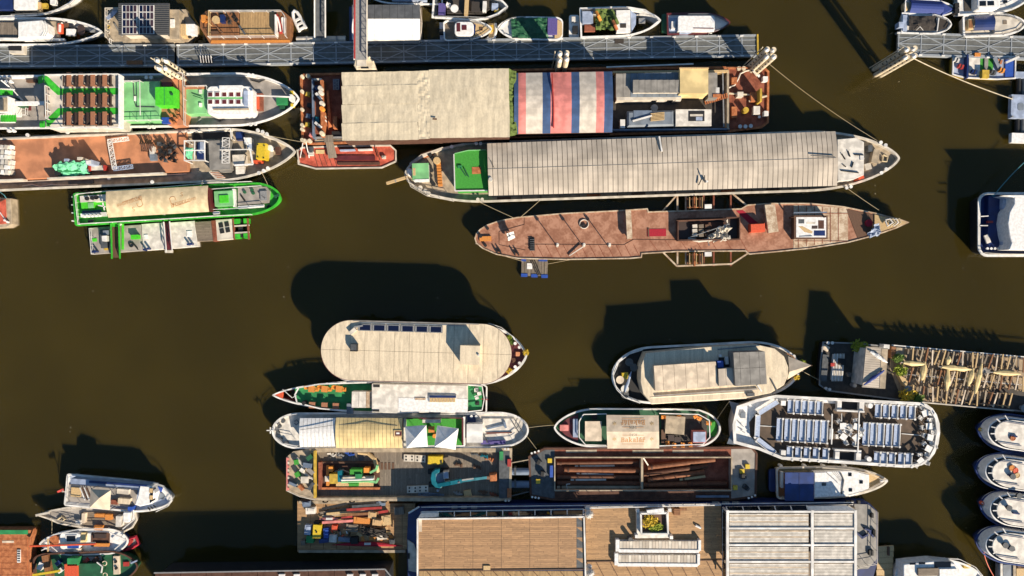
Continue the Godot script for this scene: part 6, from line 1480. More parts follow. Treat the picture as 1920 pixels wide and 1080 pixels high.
	pr("bow_deck", [1046, 802, 1062, 786, 1084, 776, 1084, 830, 1062, 818], 1.1, 1.3, "maroon"); bx("bow_bench", 1079, 803, 9, 34, 1.3, 1.7, "bluewhite"); rc("windlass", 1050, 797, 1066, 808, 1.3, 1.8, "pink_tarp"); bar("inner_rail", [1137, 776, 2.1, 1094, 777, 2.1, 1086, 790, 2.1, 1086, 820, 2.1, 1098, 834, 2.1, 1137, 835, 2.1], 0.12, "white"); bar("inner_rail", [1236, 775, 2.1, 1310, 777, 2.1, 1330, 788, 2.1, 1331, 820, 2.1, 1318, 833, 2.1, 1236, 836, 2.1], 0.12, "white"); rail([1105, 767, 1260, 767, 1310, 770], 1.6, 2.4, "white", 2.0)
	rc("cabin", 1099, 793, 1127, 826, 1.1, 2.5, "offwhite"); rc("cabin_roof", 1097, 790, 1128, 827, 2.5, 2.6, "awning_pale"); rc("cushion", 1110, 776, 1120, 786, 1.1, 1.6, "black")
	slab("awning_slope", [1137, 778, 2.9, 1235, 779, 2.9, 1235.6, 809, 3.35, 1137.6, 809, 3.35], 0.03, "awning_pale"); slab("awning_slope", [1137.6, 809.2, 3.35, 1235.6, 809.2, 3.35, 1236, 841, 2.9, 1139, 841, 2.9], 0.03, "awning_pale"); posts([1140, 781, 1233, 781, 1141, 837, 1233, 837], 1.1, 2.85, "white")
	for s in [[824, 0.0, 1.0], [793, 180.0, -1.0]]:
		var on := func(y: float) -> float: return 3.35 - 0.45 * absf(y - 809.1) / 31.4 + 0.012
		text("Bakalář", 1187, s[0] + 1.0 * s[2], on.call(s[0] + s[2]), 0.92, "print_brown", s[1], "Droid Serif", true, null, 0.0, 0.92, 11.3 * s[2])
		text("1454", 1187, s[0] - 8.5 * s[2], on.call(s[0] - 8.5 * s[2]), 0.46, "print_grey", s[1], "Droid Serif", false, null, 0.0, 1.0, 11.3 * s[2])
		for q in [[1167, 1181, -8.0], [1193, 1207, -8.0], [1166, 1208, 8.5]]: bar("printed_line", [q[0], s[0] + q[2] * s[2], on.call(s[0] + q[2] * s[2]), q[1], s[0] + q[2] * s[2], on.call(s[0] + q[2] * s[2])], 0.05, "print_brown", null, 0.02)
		for x in [1152, 1222]: text("*", x, s[0] + 3 * s[2], on.call(s[0] + 3 * s[2]), 1.3, "wood_tan", s[1], "Droid Serif", false, null, 0.0, 1.0, 11.3 * s[2])
	rc("aft_deck", 1240, 778, 1326, 833, 1.1, 1.2, "deck_dark"); rc("aft_box", 1299, 809, 1324, 830, 1.2, 2.2, "pink_tarp"); rc("aft_box_lid", 1300, 810, 1323, 829, 2.2, 2.26, "bluewhite"); bx("stern_grass", 1338, 803, 12, 30, 1.1, 1.25, "green_turf"); rc("big_table", 1248, 781, 1284, 814, 1.2, 1.9, "deck_beige", 4.0); rc("dark_bench", 1240, 806, 1250, 830, 1.2, 1.7, "wood_dark")
	var n := 0
	for q in [[1242, 781], [1271, 781], [1302, 780], [1309, 784], [1250, 828], [1262, 832], [1278, 832], [1292, 831], [1326, 792]]:
		item("chair:orange", "orange chair, %s counted round the lettered awning boat's aft deck" % ORD[n], "chair", q[0], q[1], 1.2, [90, 90, 60, 120, -90, -90, -80, -90, 180][n], "orange chairs on the lettered awning boat")
		n += 1
	for q in [[1268, 823, "upper"], [1256, 819, "lower"]]: item("table:bench_dark", "dark table at the %s side among the orange chairs" % ["right", "left"][0 if q[0] > 1260 else 1], "table", q[0], q[1], 1.2, 5)

	# the white boat with the rows of benches
	thing("bench_boat", "white open topped tour boat with rows of white benches on a dark deck", "tour boat", 1560, 808, 2.9)
	flat_hull([1382, 762, 1419, 749, 1455, 741, 1722, 755, 1737, 758, 1748, 766, 1756, 778, 1761, 794, 1762, 811, 1759, 832, 1752, 850, 1742, 863, 1730, 871, 1712, 876, 1690, 876, 1466, 861, 1422, 843, 1376, 831, 1374, 796], 2.75, "white", "white_paint", "white", 0.35, 0.75, 0.5)
	pr("dark_deck", [1405, 792, 1420, 772, 1455, 752, 1722, 764, 1744, 782, 1750, 808, 1745, 844, 1722, 867, 1468, 853, 1425, 836, 1407, 818], 2.75, 2.8, "deck_umber")
	slab("bow_flap", [1367, 752, 2.9, 1386, 757, 3.2, 1380, 790, 3.2, 1376, 778, 2.9], 0.06, "blue_grey"); slab("bow_flap", [1375, 800, 3.2, 1379, 834, 3.2, 1363, 832, 2.9, 1372, 812, 2.9], 0.06, "blue_grey")
	pr("bow_hatch", [1389, 773, 1398, 773, 1398, 784, 1389, 784], 2.75, 3.0, "blue_grey"); for_each_bar([[1383, 790, 1394, 800], [1388, 806, 1396, 811]], 3.0, 0.1, "blue_grey", "bow_chock"); bar("centre_line", [1421, 798, 2.83, 1455, 800, 2.83], 0.1, "white"); bar("centre_line", [1690, 813, 2.83, 1735, 817, 2.83], 0.1, "white"); bar("inner_rail", [1455, 745, 4.2, 1727, 758, 4.2, 1744, 768, 4.2, 1754, 785, 4.2, 1757, 810, 4.2, 1752, 840, 4.2, 1742, 859, 4.2, 1725, 871, 4.2, 1690, 872, 4.2, 1468, 857, 4.2], 0.12, "white")
	for q in [[1595, 761, 42, 15], [1590, 855, 40, 15]]:
		bx("stairwell", q[0], q[1], q[2], q[3], 2.8, 2.84, "black"); bx("stair_frame", q[0] - q[2] / 2, q[1], 8, q[3] + 6, 2.8, 3.4, "white"); bx("stair_frame", q[0] + q[2] / 2, q[1], 9, q[3] + 7, 2.8, 3.4, "white"); bx("stair_rail", q[0], q[1] + (10 if q[1] < 800 else -10), q[2] + 10, 3, 2.8, 3.6, "white")
	bar("screen", [1560, 776, 3.6, 1559, 833, 3.6], 0.14, "white"); bar("screen", [1611, 772, 3.6, 1608, 850, 3.6], 0.14, "white"); bar("screen", [1578, 775, 3.6, 1578, 790, 3.6], 0.08, "white"); bx("speaker", 1559, 814, 6, 20, 2.8, 3.6, "white"); bx("locker", 1469, 756, 9, 9, 2.8, 3.4, "white"); bx("locker", 1469, 849, 9, 9, 2.8, 3.4, "white"); bx("locker", 1748, 805, 4, 18, 2.8, 3.3, "white"); for_each_cyl([[1632, 761], [1630, 861]], 0.35, 2.8, 3.5, "white_paint", "round_post")
	var rows := [["upper left", [1480, 1494, 1507, 1520, 1534], 761, "short"], ["upper right", [1643, 1658, 1674, 1690, 1706], 769, "short"], ["middle left", [1459, 1474, 1488, 1502, 1516, 1530, 1543], 804, "long"], ["middle right", [1620, 1634, 1648, 1663, 1678], 812, "long"], ["lower left", [1478, 1494, 1510, 1527, 1545], 848, "short"], ["lower right", [1641, 1654, 1669, 1686, 1700], 858, "short"]]
	for r in rows:
		for i in r[1].size(): item("slat_bench:" + r[3], "white bench, %s from the bow in the %s block" % [ORD[i], r[0]], "bench", r[1][i], r[2] + (r[1][i] - r[1][0]) * 0.05, 2.8, 182.9, "white benches on the tour boat")
	for q in [[1437, 762, 58.0, "upper"], [1417, 798, 3.0, "middle"], [1433, 835, -52.0, "lower"]]: item("slat_bench:long", "white bench at the bow rail of the tour boat, the %s of three" % q[3], "bench", q[0], q[1], 2.8, q[2], "white benches on the tour boat")
	n = 0
	for q in [[1576, 797, "upper left of the four"], [1601, 798, "upper right of the four"], [1577, 817, "lower left of the four"], [1600, 819, "lower right of the four"], [1729, 773, "topmost of five stern"], [1736, 797, "second of five stern"], [1738, 818, "third of five stern"], [1735, 839, "fourth of five stern"], [1721, 862, "lowest of five stern"]]:
		item("table:white_paint", "white table, the %s tables on the bench boat" % q[2], "table", q[0], q[1], 2.8, n * 17, "white tables on the bench boat")
		for i in 3:
			var an := deg_to_rad(n * 33 + i * 115)
			item("chair:white", "white plastic chair, %s around the table %s on the bench boat" % [ORD[i], q[2]], "chair", q[0] + cos(an) * 11.5, q[1] + sin(an) * 11.5, 2.8, rad_to_deg(an) + 180, "white chairs on the bench boat")
		n += 1

	# dining barge with the timber tables
	thing("dining_barge", "tilted dark dining barge crowded with timber tables at the right edge", "barge", 1730, 705, 4.9)
	flat_hull([1543, 641, 1600, 643, 1965, 676, 1965, 776, 1900, 770, 1700, 752, 1552, 733, 1536, 722, 1538, 680], 1.2, "hull_dark", "deck_dark", "steel", 0.14, 0.15, 0.2)
	pr("shed", [1627, 654, 1662, 657, 1658, 727, 1620, 723], 1.2, 4.7, "white_dirty"); panels("roof_sheet", PackedVector2Array([Vector2(1624, 650), Vector2(1665, 653), Vector2(1660, 729), Vector2(1617, 726)]), [1600, 1680], steps(640, 735, 22), 4.7, 4.85, "roof_grey", 4.9)
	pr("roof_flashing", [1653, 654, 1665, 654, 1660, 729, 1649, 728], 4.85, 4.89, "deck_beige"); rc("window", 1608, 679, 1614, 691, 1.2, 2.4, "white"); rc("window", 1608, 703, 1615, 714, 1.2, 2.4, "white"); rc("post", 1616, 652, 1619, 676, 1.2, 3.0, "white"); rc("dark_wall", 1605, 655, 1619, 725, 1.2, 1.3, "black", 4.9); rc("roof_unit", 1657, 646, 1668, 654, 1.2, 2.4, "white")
	pr("timber_deck", [1672, 650, 1965, 679, 1965, 735, 1860, 725, 1855, 748, 1740, 755, 1690, 745, 1668, 690], 1.2, 1.26, "wood_weathered"); bar("upper_rail", [1672, 647, 1.7, 1965, 673, 1.7], 0.14, "white"); bar("lower_rail", [1700, 752, 2.1, 1900, 770, 2.1], 0.12, "offwhite"); bar("rope_rail", [1690, 701, 2.0, 1965, 726, 2.0], 0.06, "white")
	pr("wedge_bench", [1684, 702, 1703, 712, 1700, 725, 1697, 725], 1.26, 2.1, "wood_tan"); rc("stage", 1680, 652, 1694, 668, 1.26, 1.5, "deck_beige"); rc("counter", 1671, 650, 1679, 672, 1.26, 2.1, "wood_brown"); bx("pallet", 1571, 689, 22, 48, 1.2, 1.5, "white_dirty", 4.9)
	for i in 7: bx("pallet_slat", 1562.5 + i * 3, 689, 1.6, 52, 1.5, 1.58, ["white", "offwhite"][i % 2], 4.9)
	boll(1553, 643, 1.35, "white", 0.9, 2, 8); boll(1549, 728, 1.35, "white", 0.8, 2, 7, 2); rc("stern_bench", 1541, 665, 1552, 715, 1.2, 1.6, "steel_dark"); bx("stern_mat", 1548, 652, 14, 10, 1.2, 1.3, "awning_pale", 30.0)
	item("chair:red", "red chair beside the white pallet on the dining barge", "chair", 1558, 683, 1.2, 90)
	item("barrel:roof_dark", "dark drum on the left deck of the dining barge", "drum", 1588, 701, 1.2)
	item("barrel:steel", "steel drum lower left on the dining barge", "drum", 1597, 721, 1.2)
	item("crate:black", "black crate on the white pallet of the dining barge", "crate", 1577, 678, 1.6, 5)
	for r in 3:
		for i in 18:
			var px := 1703.0 + i * 12.0
			var py: float = 664.0 + [0, 36, 70][r] + (px - 1700) * 0.085
			if r == 2 and (i > 15): continue
			var mm: String = ["wood_tan", "awning_pale", "wood_brown", "deck_beige"][(i * 3 + r * 2 + i / 5) % 4]
			item("plank_bench:" + mm, "timber bench, number %s from the shed in the %s row" % [ORD20[i], ["upper", "middle", "lower"][r]], "bench", px + (rng.randf() - 0.5) * 8, py + rng.randf_range(-2, 2), 1.26, 94.9 + rng.randf_range(-6, 16), "timber benches on the dining barge")
	folded("cream folded parasol lying along the upper row nearest the shed", 1694, 680, 1736, 683, 2.0)
	folded("cream folded parasol lying along the middle of the upper row", 1766, 688, 1822, 693, 2.0)
	folded("cream folded parasol lying along the upper row near the right edge", 1862, 698, 1914, 701, 2.0)
	folded("upright cream folded parasol nearest the shed across the middle row", 1728, 713, 1735, 678, 2.0)
	folded("upright cream folded parasol second from the shed across the middle row", 1775, 733, 1778, 688, 2.0)
	folded("upright cream folded parasol third from the shed across the middle row", 1815, 724, 1825, 690, 2.0)
	folded("longest cream folded parasol, fourth from the shed across the rows", 1828, 738, 1841, 682, 2.0)
	folded("short cream folded parasol lying above the middle of the upper row", 1776, 684, 1780, 668, 2.0)
	folded("white folded parasol lying on the shed roof of the dining barge", 1632, 659, 1664, 680, 4.87, "white", 0.28)
	folded("blue and white folded parasol on the lower shed roof of the dining barge", 1620, 722, 1658, 694, 4.87, "blue_cover", 0.26)
	item("round_table:roof_mid", "grey round table in the upper row of the dining barge", "table", 1793, 678, 1.26)
	item("round_table:roof_mid", "grey round table in the middle row of the dining barge", "table", 1842, 695, 1.26)
	item("round_table:blue_grey", "bluish round table at the lower left of the dining barge's rows", "table", 1697, 729, 1.26)
	item("round_table:steel", "pale round table at the lower right corner of the dining barge", "table", 1914, 764, 1.26)
	for q in [[1611, 650, "leaf", 1.5, "bush above the shed at the dining barge's upper rail"], [1690, 695, "leaf", 1.2, "bush between the shed and the first tables"], [1702, 742, "leaf_yellow", 1.6, "broad yellow bush at the dining barge's lower rail"], [1722, 747, "leaf_dark", 1.1, "dark bush right of the broad yellow one"], [1684, 672, "leaf_dark", 1.0, "small bush at the upper right corner of the shed"]]:
		thing("planted_bush", q[4], "bush", q[0], q[1], 0, "", 1.26)
		bx("planter", q[0], q[1], 13, 9, 1.26, 1.7, "wood_dark")
		leaves("foliage", P(q[0], q[1], 2.2), Vector3(0.85, 0.6, 0.7) * q[3], 320 + int(q[0]) % 7, q[2], 0.24)

const ORD20 := ["one", "two", "three", "four", "five", "six", "seven", "eight", "nine", "ten", "eleven", "twelve", "thirteen", "fourteen", "fifteen", "sixteen", "seventeen", "eighteen"]

func make_plank_bench(m: String):
	lb("seat_board", Vector3(0, 0.98, 0), Vector3(2.1, 0.12, 0.17), m)
	lb("lower_board", Vector3(0, 0.45, 0.34), Vector3(2.1, 0.05, 0.22), "wood_grey_z")
	for s in [-0.85, 0.85]: lb("trestle", Vector3(s, 0.46, 0.12), Vector3(0.08, 0.92, 0.4), m)

func lower_row():
	# cargo barge with the excavator
	thing("work_barge", "open work barge carrying an excavator and a green machine", "barge", 745, 890)
	flat_hull([537, 858, 550, 847, 590, 841, 960, 841, 958, 938, 900, 940, 590, 938, 560, 930, 537, 920], 0.9, "rust_dark", "wood_grey_z", "deck_beige", 0.3, 0.9, 0.25)
	pr("stern_deck", [540, 859, 552, 849, 588, 844, 588, 935, 562, 928, 540, 919], 0.9, 1.8, "deck_beige"); rc("side_deck", 588, 842, 936, 848, 0.9, 1.8, "deck_beige"); rc("side_deck", 588, 933, 936, 938, 0.9, 1.8, "deck_beige"); rc("bow_deck", 936, 843, 958, 937, 0.9, 1.8, "steel_dark"); rc("coaming", 588, 846, 592, 934, 1.8, 2.3, "yellow_dull"); rc("rear_pit", 600, 869, 712, 917, 0.92, 0.98, "rust_dark"); rc("pit_wall", 597, 867, 602, 918, 0.9, 1.7, "rust"); rc("pit_wall", 602, 914, 712, 918, 0.9, 1.3, "rust_orange"); rc("pit_wall", 602, 866, 712, 869, 0.9, 1.2, "wood_dark"); bar("stern_rail", [538, 858, 2.6, 538, 920, 2.6], 0.12, "pink_tarp"); bar("stern_rail", [538, 920, 2.6, 562, 931, 2.6, 590, 937, 2.6], 0.1, "offwhite")
	for i in 9: boll(540, 861 + i * 7, 1.83, ["pink_tarp", "offwhite"][i % 2], 0.7)
	for q in [[555, 867, 9, 8, "green_turf"], [557, 890, 9, 9, "green_turf"], [576, 873, 9, 16, "steel_blue"], [580, 858, 8, 12, "green_dark"], [571, 900, 14, 12, "offwhite"], [548, 908, 14, 5, "steel_blue"], [582, 884, 8, 14, "deck_grey"], [564, 915, 12, 6, "rust_orange"], [566, 882, 7, 8, "white_dirty"], [583, 912, 6, 16, "steel_dark"]]: bx("deck_fitting", q[0], q[1], q[2], q[3], 1.8, 2.4, q[4], q[1] * 3.0)
	tube("hose", [556, 858, 1.95, 566, 870, 1.95, 570, 886, 1.95, 580, 894, 1.95, 588, 898, 1.95], 0.22, "offwhite"); tube("pipe_bend", [672, 848, 1.3, 690, 850, 1.5, 702, 860, 1.6, 706, 874, 1.5, 708, 884, 1.1], 0.3, "wood_tan"); bx("bow_hatch", 955, 925, 8, 16, 1.8, 2.1, "rust_orange"); bx("bow_hatch", 955, 868, 7, 14, 1.8, 2.1, "red"); bx("bow_box", 940, 855, 7, 16, 1.8, 2.3, "green_deck"); boll(947, 842, 1.83, "white", 0.6, 2, 6); boll(948, 939, 1.83, "white", 0.6, 2, 6)
	for i in 4: bx("pit_slot", 716 + i * 7, 874, 4, 13, 0.91, 0.94, "wood_dark"); 
	for i in 8: bx("floor_board", 628 + i * 10, 856, 9, 16, 0.9, 0.93, ["wood_grey_z", "steel_dark"][i % 3 / 2])
	for x in [610, 660, 720, 780, 840, 900]: ring("tyre_fender", x, 940.5, 1.1, 0.42, 0.16, "rubber", Basis(Vector3.RIGHT, PI / 2))
	thing("excavator", "turquoise excavator with its boom stretched out on the work barge", "excavator", 826, 897, -4, "", 0.92)
	bx("track", 822, 884, 40, 8, 0.92, 1.6, "black"); bx("track", 824, 908, 40, 8, 0.92, 1.6, "black"); bx("undercarriage", 823, 896, 24, 20, 1.2, 1.5, "steel_dark")
	pr("counterweight", [824, 879, 816, 880, 809, 886, 807, 896, 809, 907, 816, 914, 826, 916, 830, 912, 822, 908, 817, 902, 817, 890, 824, 886], 1.5, 2.5, "turquoise", 0.08); pr("engine_cover", [817, 889, 832, 887, 834, 910, 822, 910, 816, 902], 1.5, 2.2, "steel_blue", 0.05)
	var cab := bx("cab", 836, 891, 10, 13, 1.5, 2.6, "white_dirty"); bx("cab_roof", 836, 891, 8, 11, 2.601, 2.66, "bluewhite", NAN, cab); bx("cab_window", 842, 891, 1, 10, 1.9, 2.5, "glass", NAN, cab)
	bar("boom", [822, 909, 2.2, 845, 905, 3.1, 866, 901, 3.1], 0.5, "turquoise", null, 0.6); bar("stick", [862, 902, 3.2, 890, 898, 2.7, 912, 895, 2.0], 0.36, "turquoise"); bar("hydraulic_ram", [838, 909, 2.4, 862, 904, 3.45], 0.2, "steel"); bar("hydraulic_ram", [866, 900, 3.5, 888, 897, 3.05], 0.18, "steel"); pr("bucket", [917, 890, 931, 888, 932, 903, 918, 904], 0.95, 2.0, "rust_orange", 0.12); bar("bucket_link", [910, 895, 2.0, 921, 896, 1.7], 0.4, "wood_dark")
	thing("drill_rig", "green and cream machine lying in the pit of the work barge", "machine", 655, 893, 0, "", 0.98)
	bx("bed", 655, 898, 92, 10, 0.98, 1.5, "offwhite"); bx("engine", 667, 885, 22, 9, 0.98, 2.2, "green_turf"); bx("engine", 672, 893, 12, 8, 1.0, 2.4, "green_deck"); bx("gear_box", 625, 898, 15, 18, 0.98, 2.1, "yellow_dull"); bx("pump", 637, 893, 8, 22, 0.98, 2.0, "turquoise"); bx("control_box", 687, 882, 10, 9, 0.98, 2.0, "orange"); bx("rack", 614, 892, 5, 38, 0.98, 1.4, "wood_orange"); tube("mast_rail", [640, 900, 2.2, 700, 898, 2.2], 0.16, "white"); tube("mast_rail", [640, 904, 2.0, 704, 902, 2.0], 0.14, "green_light"); bar("arm", [694, 886, 1.8, 706, 880, 2.0, 708, 872, 2.2], 0.3, "green_light"); bar("arm", [690, 902, 1.8, 706, 904, 2.0, 710, 896, 2.0], 0.3, "green_light"); bx("valve_block", 663, 909, 18, 5, 0.98, 1.6, "green_turf"); bx("fuel_tank", 620, 880, 8, 9, 0.98, 1.7, "orange"); bar("hose", [628, 884, 2.0, 642, 880, 2.3, 656, 886, 2.2], 0.14, "black"); bx("timber_bed", 665, 908, 70, 8, 0.98, 1.2, "wood_tan")
	for q in [[767, 859, 2, "upper left"], [788, 860, 4, "upper right"], [773, 918, -1, "lower left"], [793, 917, -3, "lower right"]]:
		thing("deck_plate", "pale steel pad with round holes, %s of four on the work barge" % q[3], "steel pad", q[0], q[1], q[2], "perforated pads on the work barge", 0.93)
		bx("plate", q[0], q[1], 20, 13, 0.93, 1.15, "offwhite")
		for i in 4: cy("hole", q[0] - 5.5 + 11 * (i % 2), q[1] - 3 + 6 * (i / 2), 0.13, 1.15, 1.17, "black", 8)
	thing("fuel_tank", "bright yellow tank box standing on the work barge", "tank", 816, 863, 1, "", 0.93)
	bx("body", 816, 863, 28, 15, 0.93, 2.0, "yellow"); bx("lid", 815, 862, 24, 12, 2.001, 2.06, "yellow"); bx("cap", 827, 866, 3, 5, 2.0, 2.12, "black")
	thing("ladder", "steel ladder lying along the lower side of the work barge", "ladder", 809, 928, 2, "", 0.93)
	lattice("ladder_frame", 785, 925, 832, 930, 0.45, 1.1, "steel_blue", 14); posts([787, 925, 830, 930], 0.93, 1.08, "steel", 0.1)
	thing("plywood_sheet", "tan plywood sheet leaning near the excavator's bucket", "plywood", 877, 927, -12, "", 0.93)
	bx("sheet", 877, 926, 14, 14, 0.95, 1.15, "wood_tan"); bx("sheet", 881, 934, 11, 9, 0.94, 1.05, "blue_grey")
	thing("gas_bottle", "white gas bottle beside the steel ladder", "gas bottle", 821, 920, 0, "", 0.93)
	cy("bottle", 821, 920, 0.17, 0.93, 2.0, "bluewhite", 10); cy("valve", 821, 920, 0.07, 2.001, 2.2, "steel", 8)
	var i := 0
	for q in [[622, 853, "white_dirty", "white rag pile in the upper left corner of the work barge's hold"], [655, 852, "blue_bright", "blue tarp bundle at the upper side of the work barge's hold"], [636, 853, "steel", "grey pipe pile left of the blue bundle"], [890, 852, "steel_dark", "dark scrap heap at the upper right of the work barge"], [908, 856, "turquoise", "small teal scrap beside the upper right heap"], [918, 862, "rust_orange", "rusty scrap at the upper right end of the hold"], [905, 924, "wood_dark", "brown scrap heap at the lower right of the hold"], [858, 926, "steel", "small steel scrap right of the ladder"], [925, 928, "rust", "rust scrap in the lower right corner of the hold"], [894, 877, "wood_dark", "small brown box above the boom"], [860, 873, "wood_dark", "small dark post above the cab"]]:
		thing("scrap_heap", q[3], "scrap", q[0], q[1], 0, "", 0.93)
		for j in 4: bx("piece", q[0] - 5 + j * 3.5, q[1] + (j * 5 % 4) - 2, 7, 2.6, 0.93, 1.1 + 0.07 * j, q[2], i * 31.0 + j * 47)
		i += 1
	thing("coupling_pontoon", "pair of grey blue coupling tubes between the two barges", "coupling", 975, 896)
	for y in [884, 908]: tube("tube", [959, y, 1.3, 992, y, 1.3], 0.5, "steel_blue", null, 12); bx("collar", 966, y, 4, 14, 0.8, 1.85, "steel_dark")
	bar("strut", [958, 868, 1.9, 991, 862, 1.9], 0.12, "deck_beige"); bar("strut", [958, 930, 1.9, 991, 922, 1.9], 0.12, "steel_dark")

	# hopper barge with pipes
	thing("hopper_barge", "dark rusty hopper barge with two open holds of pipes", "barge", 1205, 890)
	flat_hull([991, 856, 1021, 840, 1410, 838, 1420, 850, 1418, 932, 1375, 938, 1035, 938, 994, 930], 0.5, "rust_dark", "rust", "rust_dark", 0.25, 1.15, 0.2)
	pr("end_deck", [994, 857, 1022, 843, 1040, 843, 1040, 935, 1036, 935, 997, 928], 0.5, 1.6, "steel_dark"); pr("end_deck", [1371, 842, 1408, 841, 1417, 851, 1415, 930, 1374, 935, 1371, 935], 0.5, 1.6, "deck_grey"); rc("side_deck", 1040, 842, 1371, 857, 0.5, 1.6, "rust"); rc("side_deck", 1040, 919, 1371, 936, 0.5, 1.6, "rust_dark"); rc("bulkhead", 1202, 857, 1206, 919, 0.5, 1.9, "deck_beige"); bar("coaming", [1040, 857, 1.8, 1371, 857, 1.8, 1371, 919, 1.8, 1040, 919, 1.8, 1040, 857, 1.8], 0.16, "deck_beige", null, 0.5); bar("brace", [1206, 858, 1.8, 1215, 872, 1.2], 0.16, "offwhite")
	for q in [[1031, 864], [1009, 903], [1402, 875], [1392, 884], [1379, 915]]: bx("yellow_cap", q[0], q[1], 8, 8, 1.6, 1.95, "yellow")
	for q in [[997, 850], [1003, 848], [1010, 846], [998, 932], [1004, 933], [1010, 934], [1404, 934], [1410, 932], [1416, 929]]: boll(q[0], q[1], 1.63, "white", 0.6)
	for q in [[1010, 867, 30.0], [1017, 889, 10.0], [1400, 915, 40.0], [1394, 894, 0.0]]: bx("winch", q[0], q[1], 12, 7, 1.6, 2.1, "steel_dark", q[2]); bx("winch_drum", q[0], q[1], 6, 9, 1.65, 2.3, "black", q[2])
	for x in [1060, 1110, 1175, 1240, 1300, 1350]: ring("tyre_fender", x, 939.5, 1.0, 0.42, 0.16, "rubber", Basis(Vector3.RIGHT, PI / 2))
	bx("blue_box", 1034, 884, 6, 22, 1.6, 2.0, "blue_bright"); bx("side_plank", 1336, 931, 62, 4, 1.6, 1.75, "steel_blue"); for x in [1090, 1215, 1290]: bx("side_plate", x, 846, 58, 5, 1.6, 1.62, "deck_beige", -1.0)
	i = 0
	for q in [[1044, 868, 1196, 866, 0.26, "pipe_rust"], [1078, 874, 1152, 873, 0.16, "offwhite"], [1058, 880, 1200, 882, 0.36, "pipe_brown"], [1081, 887, 1150, 890, 0.22, "steel"], [1044, 894, 1200, 894, 0.3, "pipe_rust"], [1070, 899, 1136, 898, 0.22, "white_dirty"], [1044, 905, 1200, 906, 0.34, "pipe_rust"], [1044, 914, 1200, 914, 0.28, "deck_beige"], [1214, 876, 1340, 861, 0.36, "pipe_brown"], [1206, 889, 1326, 873, 0.34, "pipe_rust"], [1214, 900, 1320, 884, 0.36, "pipe_brown"], [1274, 899, 1322, 893, 0.2, "wood_tan"], [1206, 909, 1288, 907, 0.36, "pipe_brown"], [1289, 907, 1362, 906, 0.34, "pipe_rust"]]:
		var hold: String = "left" if q[0] < 1204 else "right"
		thing("steel_pipe", "%s pipe, %s from the top in the %s hold" % [{"pipe_rust": "dark rusty", "offwhite": "pale thin", "pipe_brown": "brown rusty", "steel": "grey", "white_dirty": "whitish", "deck_beige": "beige", "wood_tan": "short tan"}[q[5]], ORD[i if i < 8 else i - 8], hold], "pipe", q[0], q[1], 0, "pipes in the hopper barge", 0.5)
		var lay: float = 0.52 + q[4] + 0.05 * (i % 3)
		tube("pipe", [q[0], q[1], lay, q[2], q[3], lay], q[4], q[5], null, 12)
		var d := Vector2(q[2] - q[0], q[3] - q[1]).normalized() * 6
		tube("collar", [q[0] + d.x, q[1] + d.y, lay, q[0] + d.x * 1.5, q[1] + d.y * 1.5, lay], q[4] + 0.05, "rust_dark", null, 12)
		i += 1
	thing("bent_rod", "bent white rod in the lower left corner of the left hold", "rod", 1064, 909, 0, "", 0.5)
	bar("rod", [1064, 918, 1.2, 1062, 908, 1.2, 1069, 907, 1.2], 0.09, "white")

	# motor yacht with the blue canopy
	thing("motor_yacht", "white motor yacht with a deep blue canopy beside the bench boat", "motor yacht", 1560, 905)
	hull(boat(1456, 906, 1664, 902, 60, [8, 2, 2, 0.75], [112, 2, 1.5, 0]), 1.2, 1.6, 0.22, "gel", "wood_tan", "offwhite", 0.4)
	pr("swim_platform", rounded(1442, 880, 1459, 922, 5), 0.3, 0.7, "blue_navy"); rc("canopy", 1472, 886, 1526, 939, 2.6, 2.75, "blue"); rc("canopy_seam", 1498, 886, 1500, 939, 2.75, 2.78, "blue_navy"); posts([1474, 888, 1524, 888, 1474, 935, 1524, 935], 1.2, 2.6, "steel"); pr("cabin", [1526, 884, 1600, 882, 1630, 890, 1630, 916, 1600, 930, 1526, 934], 1.2, 2.2, "gel", 0.1); pr("upper_cabin", [1527, 886, 1548, 885, 1576, 910, 1576, 930, 1527, 933], 2.2, 2.6, "white_paint", 0.08); bx("roof_hatch", 1545, 908, 8, 6, 2.6, 2.66, "steel_dark"); for q in [[1594, 890], [1615, 904], [1595, 919]]: bx("skylight", q[0], q[1], 6, 6, 2.2, 2.26, "glass")
	bar("wiper_rail", [1576, 886, 2.3, 1582, 900, 2.3, 1578, 926, 2.3], 0.12, "steel_dark"); for j in 4: bar("hand_rail", [1560 + j * 4, 884, 2.25, 1576 + j * 2, 902, 2.25], 0.05, "blue_grey"); 
	rc("cockpit_floor", 1458, 884, 1472, 930, 1.2, 1.3, "wood_brown"); bx("rail_rack", 1467, 900, 4, 30, 1.3, 2.0, "white"); bar("bowsprit", [1650, 902, 1.9, 1664, 901, 2.0], 0.3, "white"); rail([1530, 877, 1590, 880, 1630, 888, 1660, 902, 1630, 918, 1590, 929], 1.6, 2.2, "offwhite", 2.0); for x in [1465, 1510, 1545, 1585]: cy("fender", x, 874, 0.22, 0.5, 1.3, "white", 8)

	# pontoon heaped with gear
	thing("junk_pontoon", "timber pontoon heaped with planks, boats and tools", "pontoon", 660, 988)
	for j in 9: bx("deck_board", 569.5 + j * 24.6, 987, 24, 95 if j < 7 else 86, 0.3, 0.75, "wood")
	bx("edge_beam", 660, 1034, 200, 5, 0.0, 0.9, "deck_beige"); bx("edge_beam", 640, 942, 160, 5, 0.0, 0.9, "deck_beige"); bx("float", 660, 988, 190, 80, -0.4, 0.299, "steel_dark")
	i = 0
